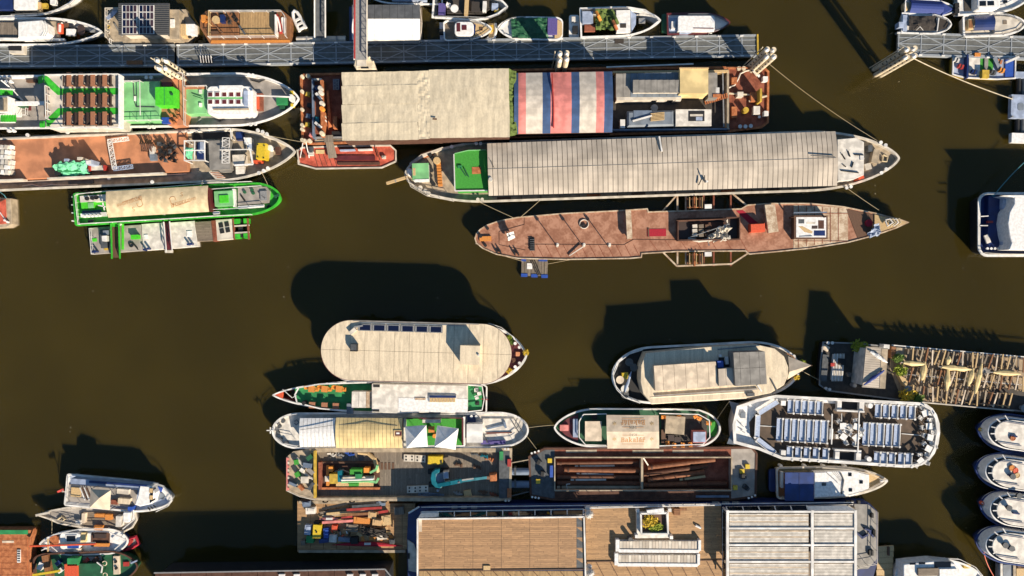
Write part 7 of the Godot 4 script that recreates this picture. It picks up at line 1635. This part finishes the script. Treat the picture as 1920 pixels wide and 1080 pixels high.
	for q in [[600, 962, 690, 948, "wood_grey", "grey"], [604, 968, 700, 956, "deck_beige", "beige"], [602, 974, 690, 966, "wood_dark", "dark"], [612, 964, 676, 958, "wood_tan", "tan"], [640, 972, 728, 958, "red", "bright red"], [650, 956, 716, 952, "red", "short red"], [604, 980, 668, 976, "pink_tarp", "pink"], [640, 966, 710, 962, "wood_brown", "brown"], [660, 950, 712, 946, "steel_dark", "steel grey"], [604, 954, 650, 944, "black", "black"]]:
		thing("plank", "%s plank in the pile along the upper edge of the junk pontoon" % q[5], "plank", q[0], q[1], 0, "planks on the junk pontoon", 0.75)
		bar("board", [q[0], q[1], 0.95 + 0.07 * i, q[2], q[3], 0.95 + 0.07 * i], 0.34, q[4], null, 0.07); bar("batten", [q[0] + 8, q[1] + 4, 0.85, q[0] + 9, q[1] - 4, 0.85], 0.1, "wood_dark", null, 0.2)
		i += 1
	for q in [[598, 973, 637, 973, "pink_tarp", "pink and white kayak lying left of the plank pile", 1.0], [622, 1022, 756, 1024, "red_cloth", "long crimson rowing shell along the lower edge of the junk pontoon", 0.9]]:
		thing("kayak", q[5], "kayak", q[0], q[1], 0, "", 0.75)
		var mb := MB.new()
		var last := []
		for a in 13:
			var t := a / 12.0
			var rr := 0.34 * sin(PI * clampf(t, 0.03, 0.97))
			var c := P(lerpf(q[0], q[2], t), lerpf(q[1], q[3], t) - (3.0 * sin(PI * t) if q[0] > 610 else 0.0), q[6] + 0.1)
			var now := []
			for j in 8: now.append(c + Vector3(0, sin(TAU * j / 8) * rr * 0.7, cos(TAU * j / 8) * rr))
			if a:
				for j in 8: mb.quad(last[j], last[(j + 1) % 8], now[(j + 1) % 8], now[j])
			last = now
		emit("hull", mb, q[4]); bx("cockpit", (q[0] + q[2]) / 2, (q[1] + q[3]) / 2 - (3 if q[0] > 610 else 0), 12, 4, q[6], q[6] + 0.4, "white")
	thing("yellow_tank", "bright yellow tank with a dark cap on the junk pontoon", "tank", 594, 997, 4, "", 0.75)
	bx("body", 594, 997, 15, 25, 0.75, 1.8, "yellow"); cy("cap", 593, 998, 0.12, 1.8, 1.95, "black", 8); bx("handle", 593, 982, 10, 7, 0.75, 1.5, "black")
	for q in [[577, 994, 12, 18, "bluewhite", "pale blue crate left of the yellow tank"], [611, 1000, 9, 18, "blue_bright", "bright blue crate right of the yellow tank"], [607, 1014, 18, 8, "blue", "navy box below the yellow tank"], [581, 1012, 14, 12, "green_deck", "green bag below left of the yellow tank"], [568, 1018, 8, 9, "wood_grey", "grey sack in the lower left corner of the junk pontoon"], [624, 1010, 14, 14, "white_dirty", "white machine below the orange tools"], [645, 1012, 22, 8, "steel_blue", "grey blue toolbox along the lower middle of the junk pontoon"], [627, 990, 10, 10, "orange_red", "orange tool box right of the blue crate"], [660, 990, 22, 14, "wood_grey", "stack of grey bags in the middle of the junk pontoon"], [664, 1014, 14, 12, "black", "black tub at the lower middle of the junk pontoon"], [698, 966, 15, 12, "cardboard", "upper cardboard box on the right of the junk pontoon"], [707, 980, 17, 11, "cardboard", "lower cardboard box on the right of the junk pontoon"], [724, 976, 16, 18, "wood_tan", "tan board stack at the right of the junk pontoon"], [678, 976, 30, 12, "wood_orange", "brown paper heap beside the cardboard boxes"], [716, 1008, 18, 8, "offwhite", "cream box right of the black cover"], [735, 1016, 9, 8, "steel_dark", "dark canister near the right end of the red shell"], [574, 946, 14, 9, "steel_blue", "grey box in the upper left corner of the junk pontoon"], [582, 958, 18, 12, "white_dirty", "white net heap in the upper left of the junk pontoon"], [714, 944, 16, 9, "steel_blue", "blue grey machine at the upper right of the junk pontoon"], [748, 958, 18, 14, "wood_grey_z", "grey pallet at the right end of the junk pontoon"]]:
		thing("stored_box", q[5], "stored gear", q[0], q[1], rng.randf_range(-9, 9), "", 0.75)
		var hh := 1.2 + 0.5 * rng.randf()
		bx("body", q[0], q[1], q[2], q[3], 0.75, hh, q[4]); bx("flap", q[0] + 1, q[1] - 1, q[2] * 0.7, q[3] * 0.6, hh, hh + 0.06, q[4], 8.0)
	thing("black_cover", "crumpled black cover over gear at the right of the junk pontoon", "tarpaulin", 700, 996, 0, "", 0.75)
	cloth("cover", [672, 986, 1.5, 722, 992, 1.6, 730, 1010, 1.3, 684, 1004, 1.4], "cloth_black", 0.5, 18, 10, 1.4, -0.2, null, 0.4); bx("load", 702, 998, 40, 12, 0.75, 1.25, "black", 10.0)
	thing("paper_litter", "torn brown boards scattered around the black cover", "boards", 700, 985, 0, "", 0.75)
	for j in 12: bx("scrap", 668 + j * 6, 984 + (j * 7) % 11 + (j % 3) * 12, 11, 6, 0.76 + 0.012 * j, 0.8 + 0.012 * j, ["cardboard", "wood_tan", "wood_orange"][j % 3], j * 37.0)
	thing("tool_pile", "small tools strewn below the yellow tank's right side", "tools", 640, 1000, 0, "", 0.75)
	for j in 10: bx("tool", 618 + j * 4, 992 + (j * 5) % 17, 6, 2, 0.75, 0.95 + 0.02 * j, ["steel", "orange_red", "wood_tan", "white_dirty", "black"][j % 5], j * 53.0)

func bottom_row():
	# restaurant ship with the timber roofs
	thing("restaurant_ship", "wide restaurant ship with timber roof, terrace and white pergola", "restaurant ship", 1200, 1020)
	pr("hull", [765, 965, 785, 950, 830, 946, 1590, 940, 1630, 943, 1645, 958, 1647, 1050, 1630, 1110, 765, 1130, 763, 1010], -0.5, 1.8, "blue_navy", 0.06); pr("bow_deck", [1602, 945, 1628, 946, 1642, 958, 1644, 1048, 1628, 1066, 1602, 1068], 1.8, 1.95, "roof_mid"); pr("stern_step", [764, 1012, 776, 1020, 784, 1042, 784, 1074, 766, 1070], 1.8, 1.95, "offwhite"); bx("step_slot", 766, 1043, 4, 10, 1.95, 2.1, "black"); bar("deck_edge", [766, 962, 2.1, 786, 950, 2.1], 0.2, "white")
	for x in [852, 870, 889]: bx("side_vent", x, 951.5, 11, 5, 1.8, 2.0, "steel")
	for x in [1342, 1361, 1380]: bx("side_vent", x, 943.5, 13, 5, 1.8, 2.0, "steel")
	bar("side_rail", [790, 951, 3.0, 1600, 942, 3.0], 0.1, "white")
	# timber roof
	pr("saloon", [790, 972, 1092, 968, 1092, 1130, 790, 1130], 1.8, 4.3, "white"); panels("timber_roof", PackedVector2Array([Vector2(785, 973), Vector2(1094, 969), Vector2(1096, 1067), Vector2(784, 1070)]), steps(780, 1100, 6), [960, 1080], 4.3, 4.45, "wood_roof", 0.0); rc("lower_terrace", 786, 1071, 1094, 1130, 4.3, 4.42, "wood_z"); bar("roof_edge", [783, 1085, 4.55, 783, 973, 4.55, 1095, 969, 4.55, 1098, 1085, 4.55], 0.2, "white"); bar("terrace_line", [786, 1070, 4.5, 1094, 1067, 4.5], 0.1, "wood_dark")
	for j in 12: bar("terrace_joint", [800 + j * 25, 1071, 4.45, 812 + j * 25, 1085, 4.45], 0.07, "wood_dark")
	for j in 9: slab("window_pane", [822.8 + j * 30.2, 960 - j * 0.5, 3.5, 851 + j * 30.2, 959.6 - j * 0.5, 3.5, 851 + j * 30.2, 968 - j * 0.45, 4.25, 822.8 + j * 30.2, 968.5 - j * 0.45, 4.25], 0.05, "glass")
	for j in 10: bar("window_frame", [821.8 + j * 30.2, 959 - j * 0.5, 3.55, 821.8 + j * 30.2, 969 - j * 0.45, 4.3], 0.12, "white")
	slab("glazed_corner", [790, 961, 3.5, 821, 960, 3.5, 821, 969, 4.25, 784, 971, 4.25], 0.05, "white_paint"); bar("window_sill", [790, 959.5, 3.5, 1094, 954.5, 3.5], 0.12, "white"); slab("saloon_wall", [788, 960, 3.4, 1096, 955, 3.4, 1096, 956, 1.8, 788, 961, 1.8], 0.1, "white"); bx("roof_hatch", 913, 1065, 13, 8, 4.45, 4.6, "wood_tan"); bx("roof_box", 788, 986, 6, 22, 4.45, 4.5, "awning_pale")
	for j in 5: slab("glass_screen", [1081, 970 + j * 19.6, 4.46, 1093, 978 + j * 19.6, 4.46, 1093, 988 + j * 19.6, 4.46, 1081, 988 + j * 19.6, 4.46], 0.02, "steel_dark")
	# open terrace
	pr("terrace", [1098, 953, 1352, 948, 1356, 1130, 1100, 1130], 1.8, 2.6, "wood"); bar("terrace_line", [1100, 1053, 2.64, 1354, 1050, 2.64], 0.12, "wood_dark")
	for j in 9: bar("terrace_joint", [1118 + j * 26, 1054, 2.63, 1134 + j * 26, 1084, 2.63], 0.09, "wood_dark")
	rail([1098, 953, 1352, 947], 2.6, 3.6, "white", 1.6, 0.1); rc("dark_floor", 1262, 953, 1288, 957, 2.6, 2.63, "wood_brown")
	# pergola
	pr("pergola_base", [1358, 957, 1604, 952, 1606, 1130, 1358, 1130], 1.8, 2.6, "wood_grey"); 
	for j in 5: rc("beam", 1362, 958 + j * 31.3, 1606, 961.5 + j * 31.3, 4.5, 4.75, "white")
	for x in [1362, 1521, 1602]: rc("beam", x, 957, x + 5, 1090, 4.5, 4.78, "white")
	posts([1364, 960, 1523, 959, 1604, 958, 1364, 1052, 1604, 1052, 1364, 1083, 1604, 1083], 2.6, 4.5, "white", 0.2)
	for b in 4:
		for j in 10:
			var y := 963.6 + b * 31.3 + j * 2.75
			rc("slat", 1368, y, 1516, y + 2.0, 4.5, 4.62, "awning_pale" if (j + b) % 4 == 1 else "white_dirty"); rc("slat", 1527, y, 1601, y + 2.0, 4.5, 4.62, "white_dirty")
	for j in 5: slab("window_pane", [1364 + j * 30, 950.5 - j * 0.5, 3.6, 1391 + j * 30, 950 - j * 0.5, 3.6, 1393 + j * 30, 957.5 - j * 0.4, 4.4, 1366 + j * 30, 958 - j * 0.4, 4.4], 0.05, "glass")
	for j in 6: bar("window_frame", [1361.5 + j * 30.1, 950 - j * 0.5, 3.65, 1364.5 + j * 30.1, 958.5 - j * 0.4, 4.45], 0.12, "white")
	slab("glazed_corner", [1513, 949, 3.6, 1588, 948, 3.6, 1604, 957, 4.4, 1516, 957.5, 4.4], 0.05, "white_paint"); slab("side_wall", [1362, 950, 3.5, 1600, 946, 3.5, 1600, 947, 1.8, 1362, 951, 1.8], 0.1, "white")
	for j in 4: slab("glass_screen", [1354, 960 + j * 31, 3.2, 1361, 964 + j * 31, 4.4, 1361, 988 + j * 31, 4.4, 1354, 988 + j * 31, 3.2], 0.03, "glass")
	bar("screen_frame", [1355, 955, 3.3, 1355, 1085, 3.3], 0.1, "white")
	for q in [[1636, 967, 5, 8], [1634, 1037, 8, 10], [1640, 1000, 4, 12]]: bx("fairlead", q[0], q[1], q[2], q[3], 1.95, 2.3, "black")
	for q in [[1612, 1004, 40.0], [1622, 1006, -30.0], [1634, 1002, 50.0], [1628, 994, 20.0]]: bx("winch_part", q[0], q[1], 14, 3, 1.95, 2.3, "blue_navy", q[2])
	for q in [[1590, 942], [1599, 942], [1611, 942]]: bx("bollard_foot", q[0], q[1], 5, 5, 1.95, 2.4, "black")
	rail([1604, 1070, 1612, 1064, 1645, 1058, 1646, 960], 1.95, 2.8, "offwhite")
	for q in [[1104, 964, "upper"], [1106, 1074, "lower"]]:
		thing("sphere_lamp", "%s of two white wire spheres beside the timber roof" % q[2], "lamp", q[0], q[1], 0, "white wire spheres", 2.6)
		for j in 5: put("hoop", cached_torus(0.72, 0.06), "white", P(q[0], q[1], 3.9) , null, Basis(Vector3.UP, j * PI / 5) * Basis(Vector3.RIGHT, PI / 2))
		put("globe", sphere(0.55), "white_dirty", P(q[0], q[1], 3.9)); cy("stand", q[0], q[1], 0.08, 2.6, 3.4, "steel", 8); cy("top_shade", q[0] - 1, q[1] - 9, 0.42, 3.4, 3.8, "white", 12, 0.2); cy("shade_stand", q[0] - 1, q[1] - 9, 0.06, 2.6, 3.399, "steel", 8)
	thing("planter_tank", "white framed glass planter of yellow leaves on the open terrace", "planter", 1224, 982, -0.5, "", 2.6)
	bx("frame", 1224, 985, 60, 48, 2.6, 3.3, "white_dirty"); bx("soil", 1227, 981, 46, 37, 3.3, 3.34, "wood_dark"); bar("rim", [1201, 962, 3.6, 1250, 961, 3.6, 1252, 1000, 3.6, 1202, 1000, 3.6, 1201, 962, 3.6], 0.22, "white", null, 0.6); bx("white_cover", 1229, 959, 32, 8, 3.4, 3.9, "white_paint", -8.0); for q in [[1196, 958], [1256, 957], [1194, 1006], [1259, 1008]]: bx("corner_post", q[0], q[1], 6, 6, 2.6, 3.5, "white")
	leaves("foliage", P(1219, 978, 3.7), Vector3(1.25, 0.35, 1.0), 420, "leaf_yellow", 0.2); leaves("foliage", P(1230, 988, 3.6), Vector3(1.3, 0.3, 0.7), 300, "leaf", 0.2)
	for q in [[1235, 1024, "upper"], [1233, 1050, "lower"]]:
		thing("long_sofa", "%s of two long white sofas with grey ribbed cushions on the terrace" % q[2], "sofa", q[0], q[1], 0.4, "long white sofas", 2.6)
		bx("base", q[0], q[1], 154, 20, 2.6, 3.0, "white"); bx("backrest", q[0], q[1] + 9.5, 150, 6, 3.0, 3.22, "white_paint"); bx("armrest", q[0] - 77, q[1] - 1, 7, 22, 2.6, 3.3, "white_paint"); bx("armrest", q[0] + 77, q[1] - 1, 5, 20, 2.6, 3.3, "white_paint")
		for j in 24: bx("cushion_rib", q[0] - 70 + j * 6.1, q[1] - 2, 5.6, 14, 3.0, 3.14, "roof_grey" if j % 3 else "offwhite")
	item("barrel:roof_dark", "dark bin beside the left end of the upper long sofa", "bin", 1180, 1007, 2.6)
	item("crate:wood_brown", "brown wooden box at the upper rail of the open terrace", "box", 1268, 958, 2.6)
	thing("rolled_mat", "small white roll on the terrace left of the shaded strip", "roll", 1309, 987, 0, "", 2.6)
	tube("roll", [1304, 985, 2.75, 1314, 990, 2.75], 0.16, "white"); tube("core", [1303, 984.5, 2.75, 1315, 990.5, 2.75], 0.06, "steel")
	thing("floating_hall", "long dark brown roof of a floating hall cut by the bottom edge", "floating hall", 512, 1080)
	pr("walls", [296, 1078, 728, 1074, 728, 1160, 296, 1160], -0.4, 4.0, "hull_dark"); bar("roof_edge", [289, 1074, 4.2, 722, 1067, 4.2, 736, 1084, 4.2], 0.16, "steel")
	for j in 9: slab("roof_panel", [291 + j * 48, 1074.5 - j * 0.75, 4.1, 338 + j * 48, 1074 - j * 0.75, 4.1, 339 + j * 48, 1160, 4.6, 291 + j * 48, 1160, 4.6], 0.1, "rust_dark")
	for x in [528, 556, 656, 680, 703]: bx("roof_lantern", x, 1079, 11, 4, 4.1, 4.4, "white")

	# lower left corner
	thing("motor_yacht", "blue sided white cabin cruiser with a cream tent in the lower left", "motor yacht", 215, 927, 5.2)
	hull(boat(123, 918, 323, 937, 60, [4, 2, 2, 0.85], [82, 2, 1.7, 0]), 1.1, 1.5, 0.2, "gel", "bluewhite", "white", 0.4)
	slab("cabin_side", [133, 897, 2.6, 280, 908, 2.6, 280, 916, 2.7, 133, 907, 2.7], 1.2, "bluewhite"); bar("side_windows", [168, 903, 2.75, 275, 911, 2.75], 0.26, "blue_navy"); pr("wheelhouse", [262, 910, 284, 912, 290, 925, 284, 945, 262, 950, 252, 946, 258, 930], 1.1, 2.9, "gel", 0.12); pr("windscreen", [282, 914, 287, 918, 286, 940, 281, 944], 2.2, 2.96, "glass"); rc("cockpit_floor", 128, 914, 255, 946, 1.1, 1.3, "deck_grey"); bx("helm_window", 283, 920, 6, 8, 2.9, 3.0, "wood_tan"); bx("helm_window", 283, 933, 6, 8, 2.9, 3.0, "wood_tan")
	bx("tan_pad", 142, 923, 18, 17, 1.3, 1.5, "wood_tan", 5.0); bx("seat", 230, 922, 22, 9, 1.3, 1.8, "offwhite", 6.0); bx("table", 232, 940, 22, 10, 1.3, 1.9, "cream", 5.0); bx("bench", 214, 942, 12, 8, 1.3, 1.7, "rust"); bx("foredeck_hatch", 302, 930, 12, 12, 1.1, 1.4, "blue_grey", 12.0); bx("foredeck_bag", 298, 917, 12, 8, 1.1, 1.6, "blue_bright", 20.0); for j in 3: bar("deck_mark", [277 + j * 5, 951 - j * 2, 1.55, 282 + j * 5, 957 - j * 3, 1.55], 0.12, "black")
	for j in 4: bar("folded_pole", [150 + j * 4, 914, 1.6, 160 + j * 4, 938, 1.6], 0.12, ["white", "wood_dark"][j % 2])
	pr("bow_rail_seat", [290, 908, 306, 914, 318, 928, 320, 938, 314, 938, 308, 926, 296, 916], 1.1, 1.5, "white"); rail([286, 906, 306, 912, 319, 928, 322, 938, 314, 950, 292, 960], 1.5, 2.1, "white"); rail([125, 902, 123, 943, 205, 953], 1.3, 2.2, "white"); bar("flag_staff", [122, 922, 1.8, 116, 922, 2.8], 0.06, "white")
	thing("boat_flag", "small red and white flag at the stern of the blue sided cruiser", "flag", 114, 921, 0, "", 2.2)
	cloth("flag_cloth", [107, 921, 2.7, 118, 916, 2.8, 120, 921, 2.6, 108, 924, 2.5], "red", 0.2, 6, 4); bar("staff", [120, 921, 1.7, 117, 919, 2.9], 0.05, "white")
	thing("tent_canopy", "cream pyramid tent shading the cockpit of the blue sided cruiser", "canopy", 188, 937, 5, "", 1.3)
	var tb := MB.new()
	var apex := P(186, 934, 4.9)
	var cn := [P(170, 917, 3.9), P(208, 919, 3.9), P(206, 956, 3.9), P(168, 952, 3.9)]
	for j in 4: tb.tri(apex, cn[j], cn[(j + 1) % 4])
	emit("canopy", tb, "awning_pale")
	for j in 4: put("pole", cyl_mesh(0.05, 2.6, 6), "steel", Vector3(cn[j].x, 2.6, cn[j].z))
	thing("narrow_boat", "grey narrow boat with a long pointed bow between the cruiser and the sailboat", "narrow boat", 165, 973, 2)
	flat_hull([68, 966, 90, 958, 125, 951, 252, 953, 257, 975, 248, 990, 232, 998, 155, 990, 110, 982, 90, 973], 0.7, "deck_grey", "deck_grey", "offwhite", 0.16, 0.3, 0.25)
	pr("cabin_floor", [152, 961, 230, 958, 236, 975, 228, 993, 158, 987, 150, 975], 0.7, 0.85, "wood_grey"); pr("wheel_roof", rounded(230, 960, 243, 980, 4), 0.7, 2.2, "gel", 0.1); bx("bench", 156, 972, 6, 18, 0.85, 1.4, "awning_pale"); bx("cushion_seat", 186, 967, 18, 6, 0.85, 1.3, "wood_orange"); bx("cushion_seat", 203, 970, 12, 10, 0.85, 1.3, "wood_orange"); bx("cushion_seat", 184, 990, 16, 8, 0.85, 1.3, "wood_orange"); bx("helm", 222, 978, 10, 20, 0.85, 1.7, "white_dirty"); bx("blue_hatch", 244, 954, 9, 7, 1.0, 2.0, "blue_bright"); bar("stern_rail", [230, 992, 1.8, 252, 974, 1.8, 250, 956, 1.8], 0.12, "white"); bx("white_box", 146, 980, 9, 8, 0.7, 1.2, "white"); tube("fore_rope", [108, 974, 0.8, 116, 968, 0.85, 122, 973, 0.85, 116, 978, 0.8], 0.14, "rope"); rail([92, 958, 150, 956], 1.0, 1.5, "offwhite"); rail([92, 973, 150, 985], 1.0, 1.5, "offwhite"); bar("bowsprit", [68, 966, 1.2, 92, 961, 1.2], 0.3, "offwhite")
	thing("sailboat", "small blue hulled sailboat with its mast lowered in the lower left", "sailboat", 160, 1013, 1)
	hull(boat(74, 1020, 240, 1014, 48, [70, 2, 1.35, 0], [40, 2, 1.7, 0]), 0.8, 1.1, 0.16, "blue", "gel", "white", 0.35)
	pr("cabin", rounded(112, 999, 150, 1030, 6), 0.8, 1.5, "gel", 0.08); pane("skylight", 133, 1010, 21, 13, 1.52, "white", "glass", 0.0); bx("cockpit", 188, 1012, 34, 26, 0.8, 0.95, "rust_dark"); bx("cockpit_seat", 190, 1022, 28, 6, 0.95, 1.2, "wood_orange"); bx("cockpit_seat", 186, 1005, 24, 8, 0.95, 1.2, "bench_dark"); bx("tiller_box", 156, 1008, 8, 18, 0.8, 1.3, "yellow_cream"); bx("blue_cloth", 137, 1025, 22, 7, 1.1, 1.5, "blue_bright"); bx("white_locker", 145, 1032, 14, 7, 0.8, 1.3, "awning_pale"); bx("foredeck_net", 101, 1013, 16, 18, 0.8, 1.0, "rust_orange"); bar("lowered_mast", [56, 1024, 1.9, 180, 1020, 1.9], 0.2, "orange_red"); bar("furled_sail", [110, 1021, 1.75, 178, 1019, 1.75], 0.3, "white_dirty"); bar("anchor_frame", [78, 1032, 1.3, 96, 1024, 1.3, 108, 1034, 1.3], 0.12, "white"); bar("stern_rail", [205, 998, 1.7, 236, 1012, 1.7, 215, 1030, 1.7], 0.12, "white"); bar("mast_crutch", [90, 1010, 1.9, 90, 1034, 1.9], 0.14, "wood_tan"); rail([96, 1004, 150, 992, 200, 992], 1.1, 1.7, "white")
	thing("dinghy", "red inflatable dinghy tied at the sailboat's stern", "dinghy", 238, 1020, -20)
	tube("inflatable_tube", [214, 1030, 0.3, 225, 1034, 0.3, 245, 1028, 0.3, 261, 1019, 0.3, 255, 1006, 0.3, 238, 1012, 0.3], 0.24, "red_cloth", null, 8); pr("floor", [222, 1028, 238, 1014, 252, 1009, 256, 1018, 240, 1028], 0.0, 0.25, "deck_grey"); bx("seat", 244, 1018, 12, 5, 0.25, 0.5, "red", -65.0)
	thing("work_boat", "green work boat with a red bow at the bottom left", "work boat", 160, 1065, -1)
	hull(boat(63, 1070, 258, 1062, 62, [25, 2, 2, 0.6], [60, 2, 1.6, 0]), 1.0, 1.4, 0.16, "green_dark", "green_dark", "rust_dark", 0.3)
	bx("bow_plate", 236, 1058, 10, 8, 1.0, 1.2, "red"); bx("hatch", 218, 1060, 11, 34, 1.0, 1.3, "awning_pale"); bx("cabin", 133, 1070, 24, 24, 1.0, 2.2, "orange_red"); bx("wheelhouse", 136, 1054, 20, 14, 1.0, 2.2, "green_deck"); bx("deckhouse", 168, 1074, 46, 34, 1.0, 1.9, "green_dark"); bx("deck_strip", 160, 1048, 60, 8, 1.0, 1.15, "deck_grey"); bx("timber", 88, 1064, 12, 46, 1.0, 1.5, "wood_brown", -12.0); bx("white_box", 75, 1062, 9, 14, 1.0, 1.6, "white", 25.0); bar("yellow_boom", [62, 1078, 2.0, 112, 1070, 2.1], 0.3, "yellow"); for q in [[196, 1056], [197, 1078], [188, 1068]]: ring("tyre", q[0], q[1], 1.6, 0.36, 0.12, "awning_pale"); 
	bar("davit", [182, 1054, 2.0, 192, 1062, 2.0, 190, 1074, 2.0], 0.14, "white"); for q in [[216, 1054], [217, 1066]]: cy("bitt", q[0], q[1], 0.2, 1.3, 1.5, "black", 8)
	for q in [[160, 1052, "red"], [178, 1050, "rust_dark"], [108, 1056, "blue_navy"], [146, 1048, "red"], [112, 1070, "white"]]: bx("deck_box", q[0], q[1], 10, 7, 1.0, 1.5, q[2], -40.0)
	boll(246, 1054, 1.1, "steel", 0.8); bar("bow_roller", [246, 1056, 1.5, 257, 1051, 1.6], 0.2, "bluewhite")
	thing("rusty_barge", "rusty orange planked barge end in the bottom left corner", "barge", 20, 1040)
	pr("hull", rounded(-60, 993, 57, 1140, 3), -0.4, 1.1, "rust_orange", 0.05); for j in 8: bx("deck_plank", -3, 1005 + j * 11.2, 108, 10.6, 1.1, 1.16, "rust_orange"); 
	bx("deck_corner", 22, 998, 60, 8, 1.16, 1.22, "green_deck"); bx("grating", 35, 1043, 6, 24, 1.16, 1.3, "white"); for j in 5: bx("grating_bar", 35, 1034 + j * 4.5, 5, 1.6, 1.3, 1.34, "black"); 
	bx("deck_stain_plate", 15, 1016, 22, 4, 1.16, 1.2, "awning_pale")

func cached_torus(r: float, t: float) -> Mesh:
	var key := "t%.3f %.3f" % [r, t]
	if not cached.has(key):
		var m := TorusMesh.new()
		m.inner_radius = r - t
		m.outer_radius = r
		m.rings = 20
		m.ring_segments = 6
		cached[key] = m
	return cached[key]

func sphere(r: float) -> Mesh:
	var s := SphereMesh.new()
	s.radius = r
	s.height = 2 * r
	s.radial_segments = 20
	s.rings = 10
	return s

func ropes():
	rope("pale rope from the right jetty's piles to the raft at the right edge", [1714, 110, 2.2, 1899, 186, 1.1], 0.5, 0.065, "pile")
	rope("thin rope from the long jetty's end piles across to the long vessel's bow", [1440, 118, 2.4, 1652, 268, 2.2], 0.8)
	rope("green rope from the navy passenger boat up to the right edge", [1864, 366, 2.6, 1925, 300, 2.0], 0.3, 0.06, "rope_blue")
	rope("rope from the cargo ship's bow to the covered barge", [508, 255, 2.3, 566, 266, 2.2], 0.2)
	rope("rope from the long vessel's stern quarter down to the steamer's stern", [897, 378, 2.2, 962, 408, 1.7], 0.1)
	rope("rope from the long vessel's side down to the steamer's shoulder", [1012, 376, 1.9, 975, 408, 1.7], 0.1)
	rope("rope from the long vessel's bow quarter to the steamer's bow", [1590, 354, 2.2, 1648, 394, 1.9], 0.1)
	rope("rope from the steamer's stern to the small plank raft", [935, 477, 1.7, 980, 490, 0.7], 0.05)
	rope("rope from the small plank raft along the steamer's side", [1027, 495, 0.7, 1080, 485, 1.7], 0.15)
	rope("rope from the parasol boat to the lettered awning boat", [990, 802, 2.0, 1040, 797, 2.0], 0.2)
	rope("rope from the parasol boat down to the hopper barge", [988, 818, 2.0, 1006, 842, 2.0], 0.1)
	rope("rope from the lettered awning boat to the bench boat", [1345, 785, 2.0, 1368, 752, 2.9], 0.1)
	rope("rope from the green tour boat's bow up to the cargo ship", [502, 346, 1.9, 490, 322, 2.4], 0.05)
	rope("rope from the party boat's bow to the dining barge", [1498, 692, 2.2, 1540, 715, 1.5], 0.2)
	rope("orange rope hanging from the lowest blue boat", [1845, 1036, 2.0, 1866, 1085, 0.3], 0.4, 0.06, "orange_red")
	rope("rope from the narrow boat's foredeck to the sailboat", [97, 973, 1.1, 97, 1000, 1.2], 0.05)
	rope("rope from the narrow boat's stern to the sailboat's stern", [238, 992, 1.2, 226, 1008, 1.3], 0.05)
	# leaves and foam flecks adrift
	T = self
	var b := MB.new()
	var g := RandomNumberGenerator.new()
	g.seed = 12
	for i in 130:
		var p := P(g.randf_range(0, 1920), g.randf_range(0, 1080), 0.012)
		var s := g.randf_range(0.03, 0.09)
		var t := Basis(Vector3.UP, g.randf() * TAU)
		b.quad(p + t * Vector3(-s, 0, 0), p + t * Vector3(0, 0, -s * 0.6), p + t * Vector3(s, 0, 0), p + t * Vector3(0, 0, s * 0.6))
	var o := emit("floating_debris", b, "offwhite")
	tag(o, "tiny pale flecks of debris adrift on the brown water", "debris", "", "stuff")
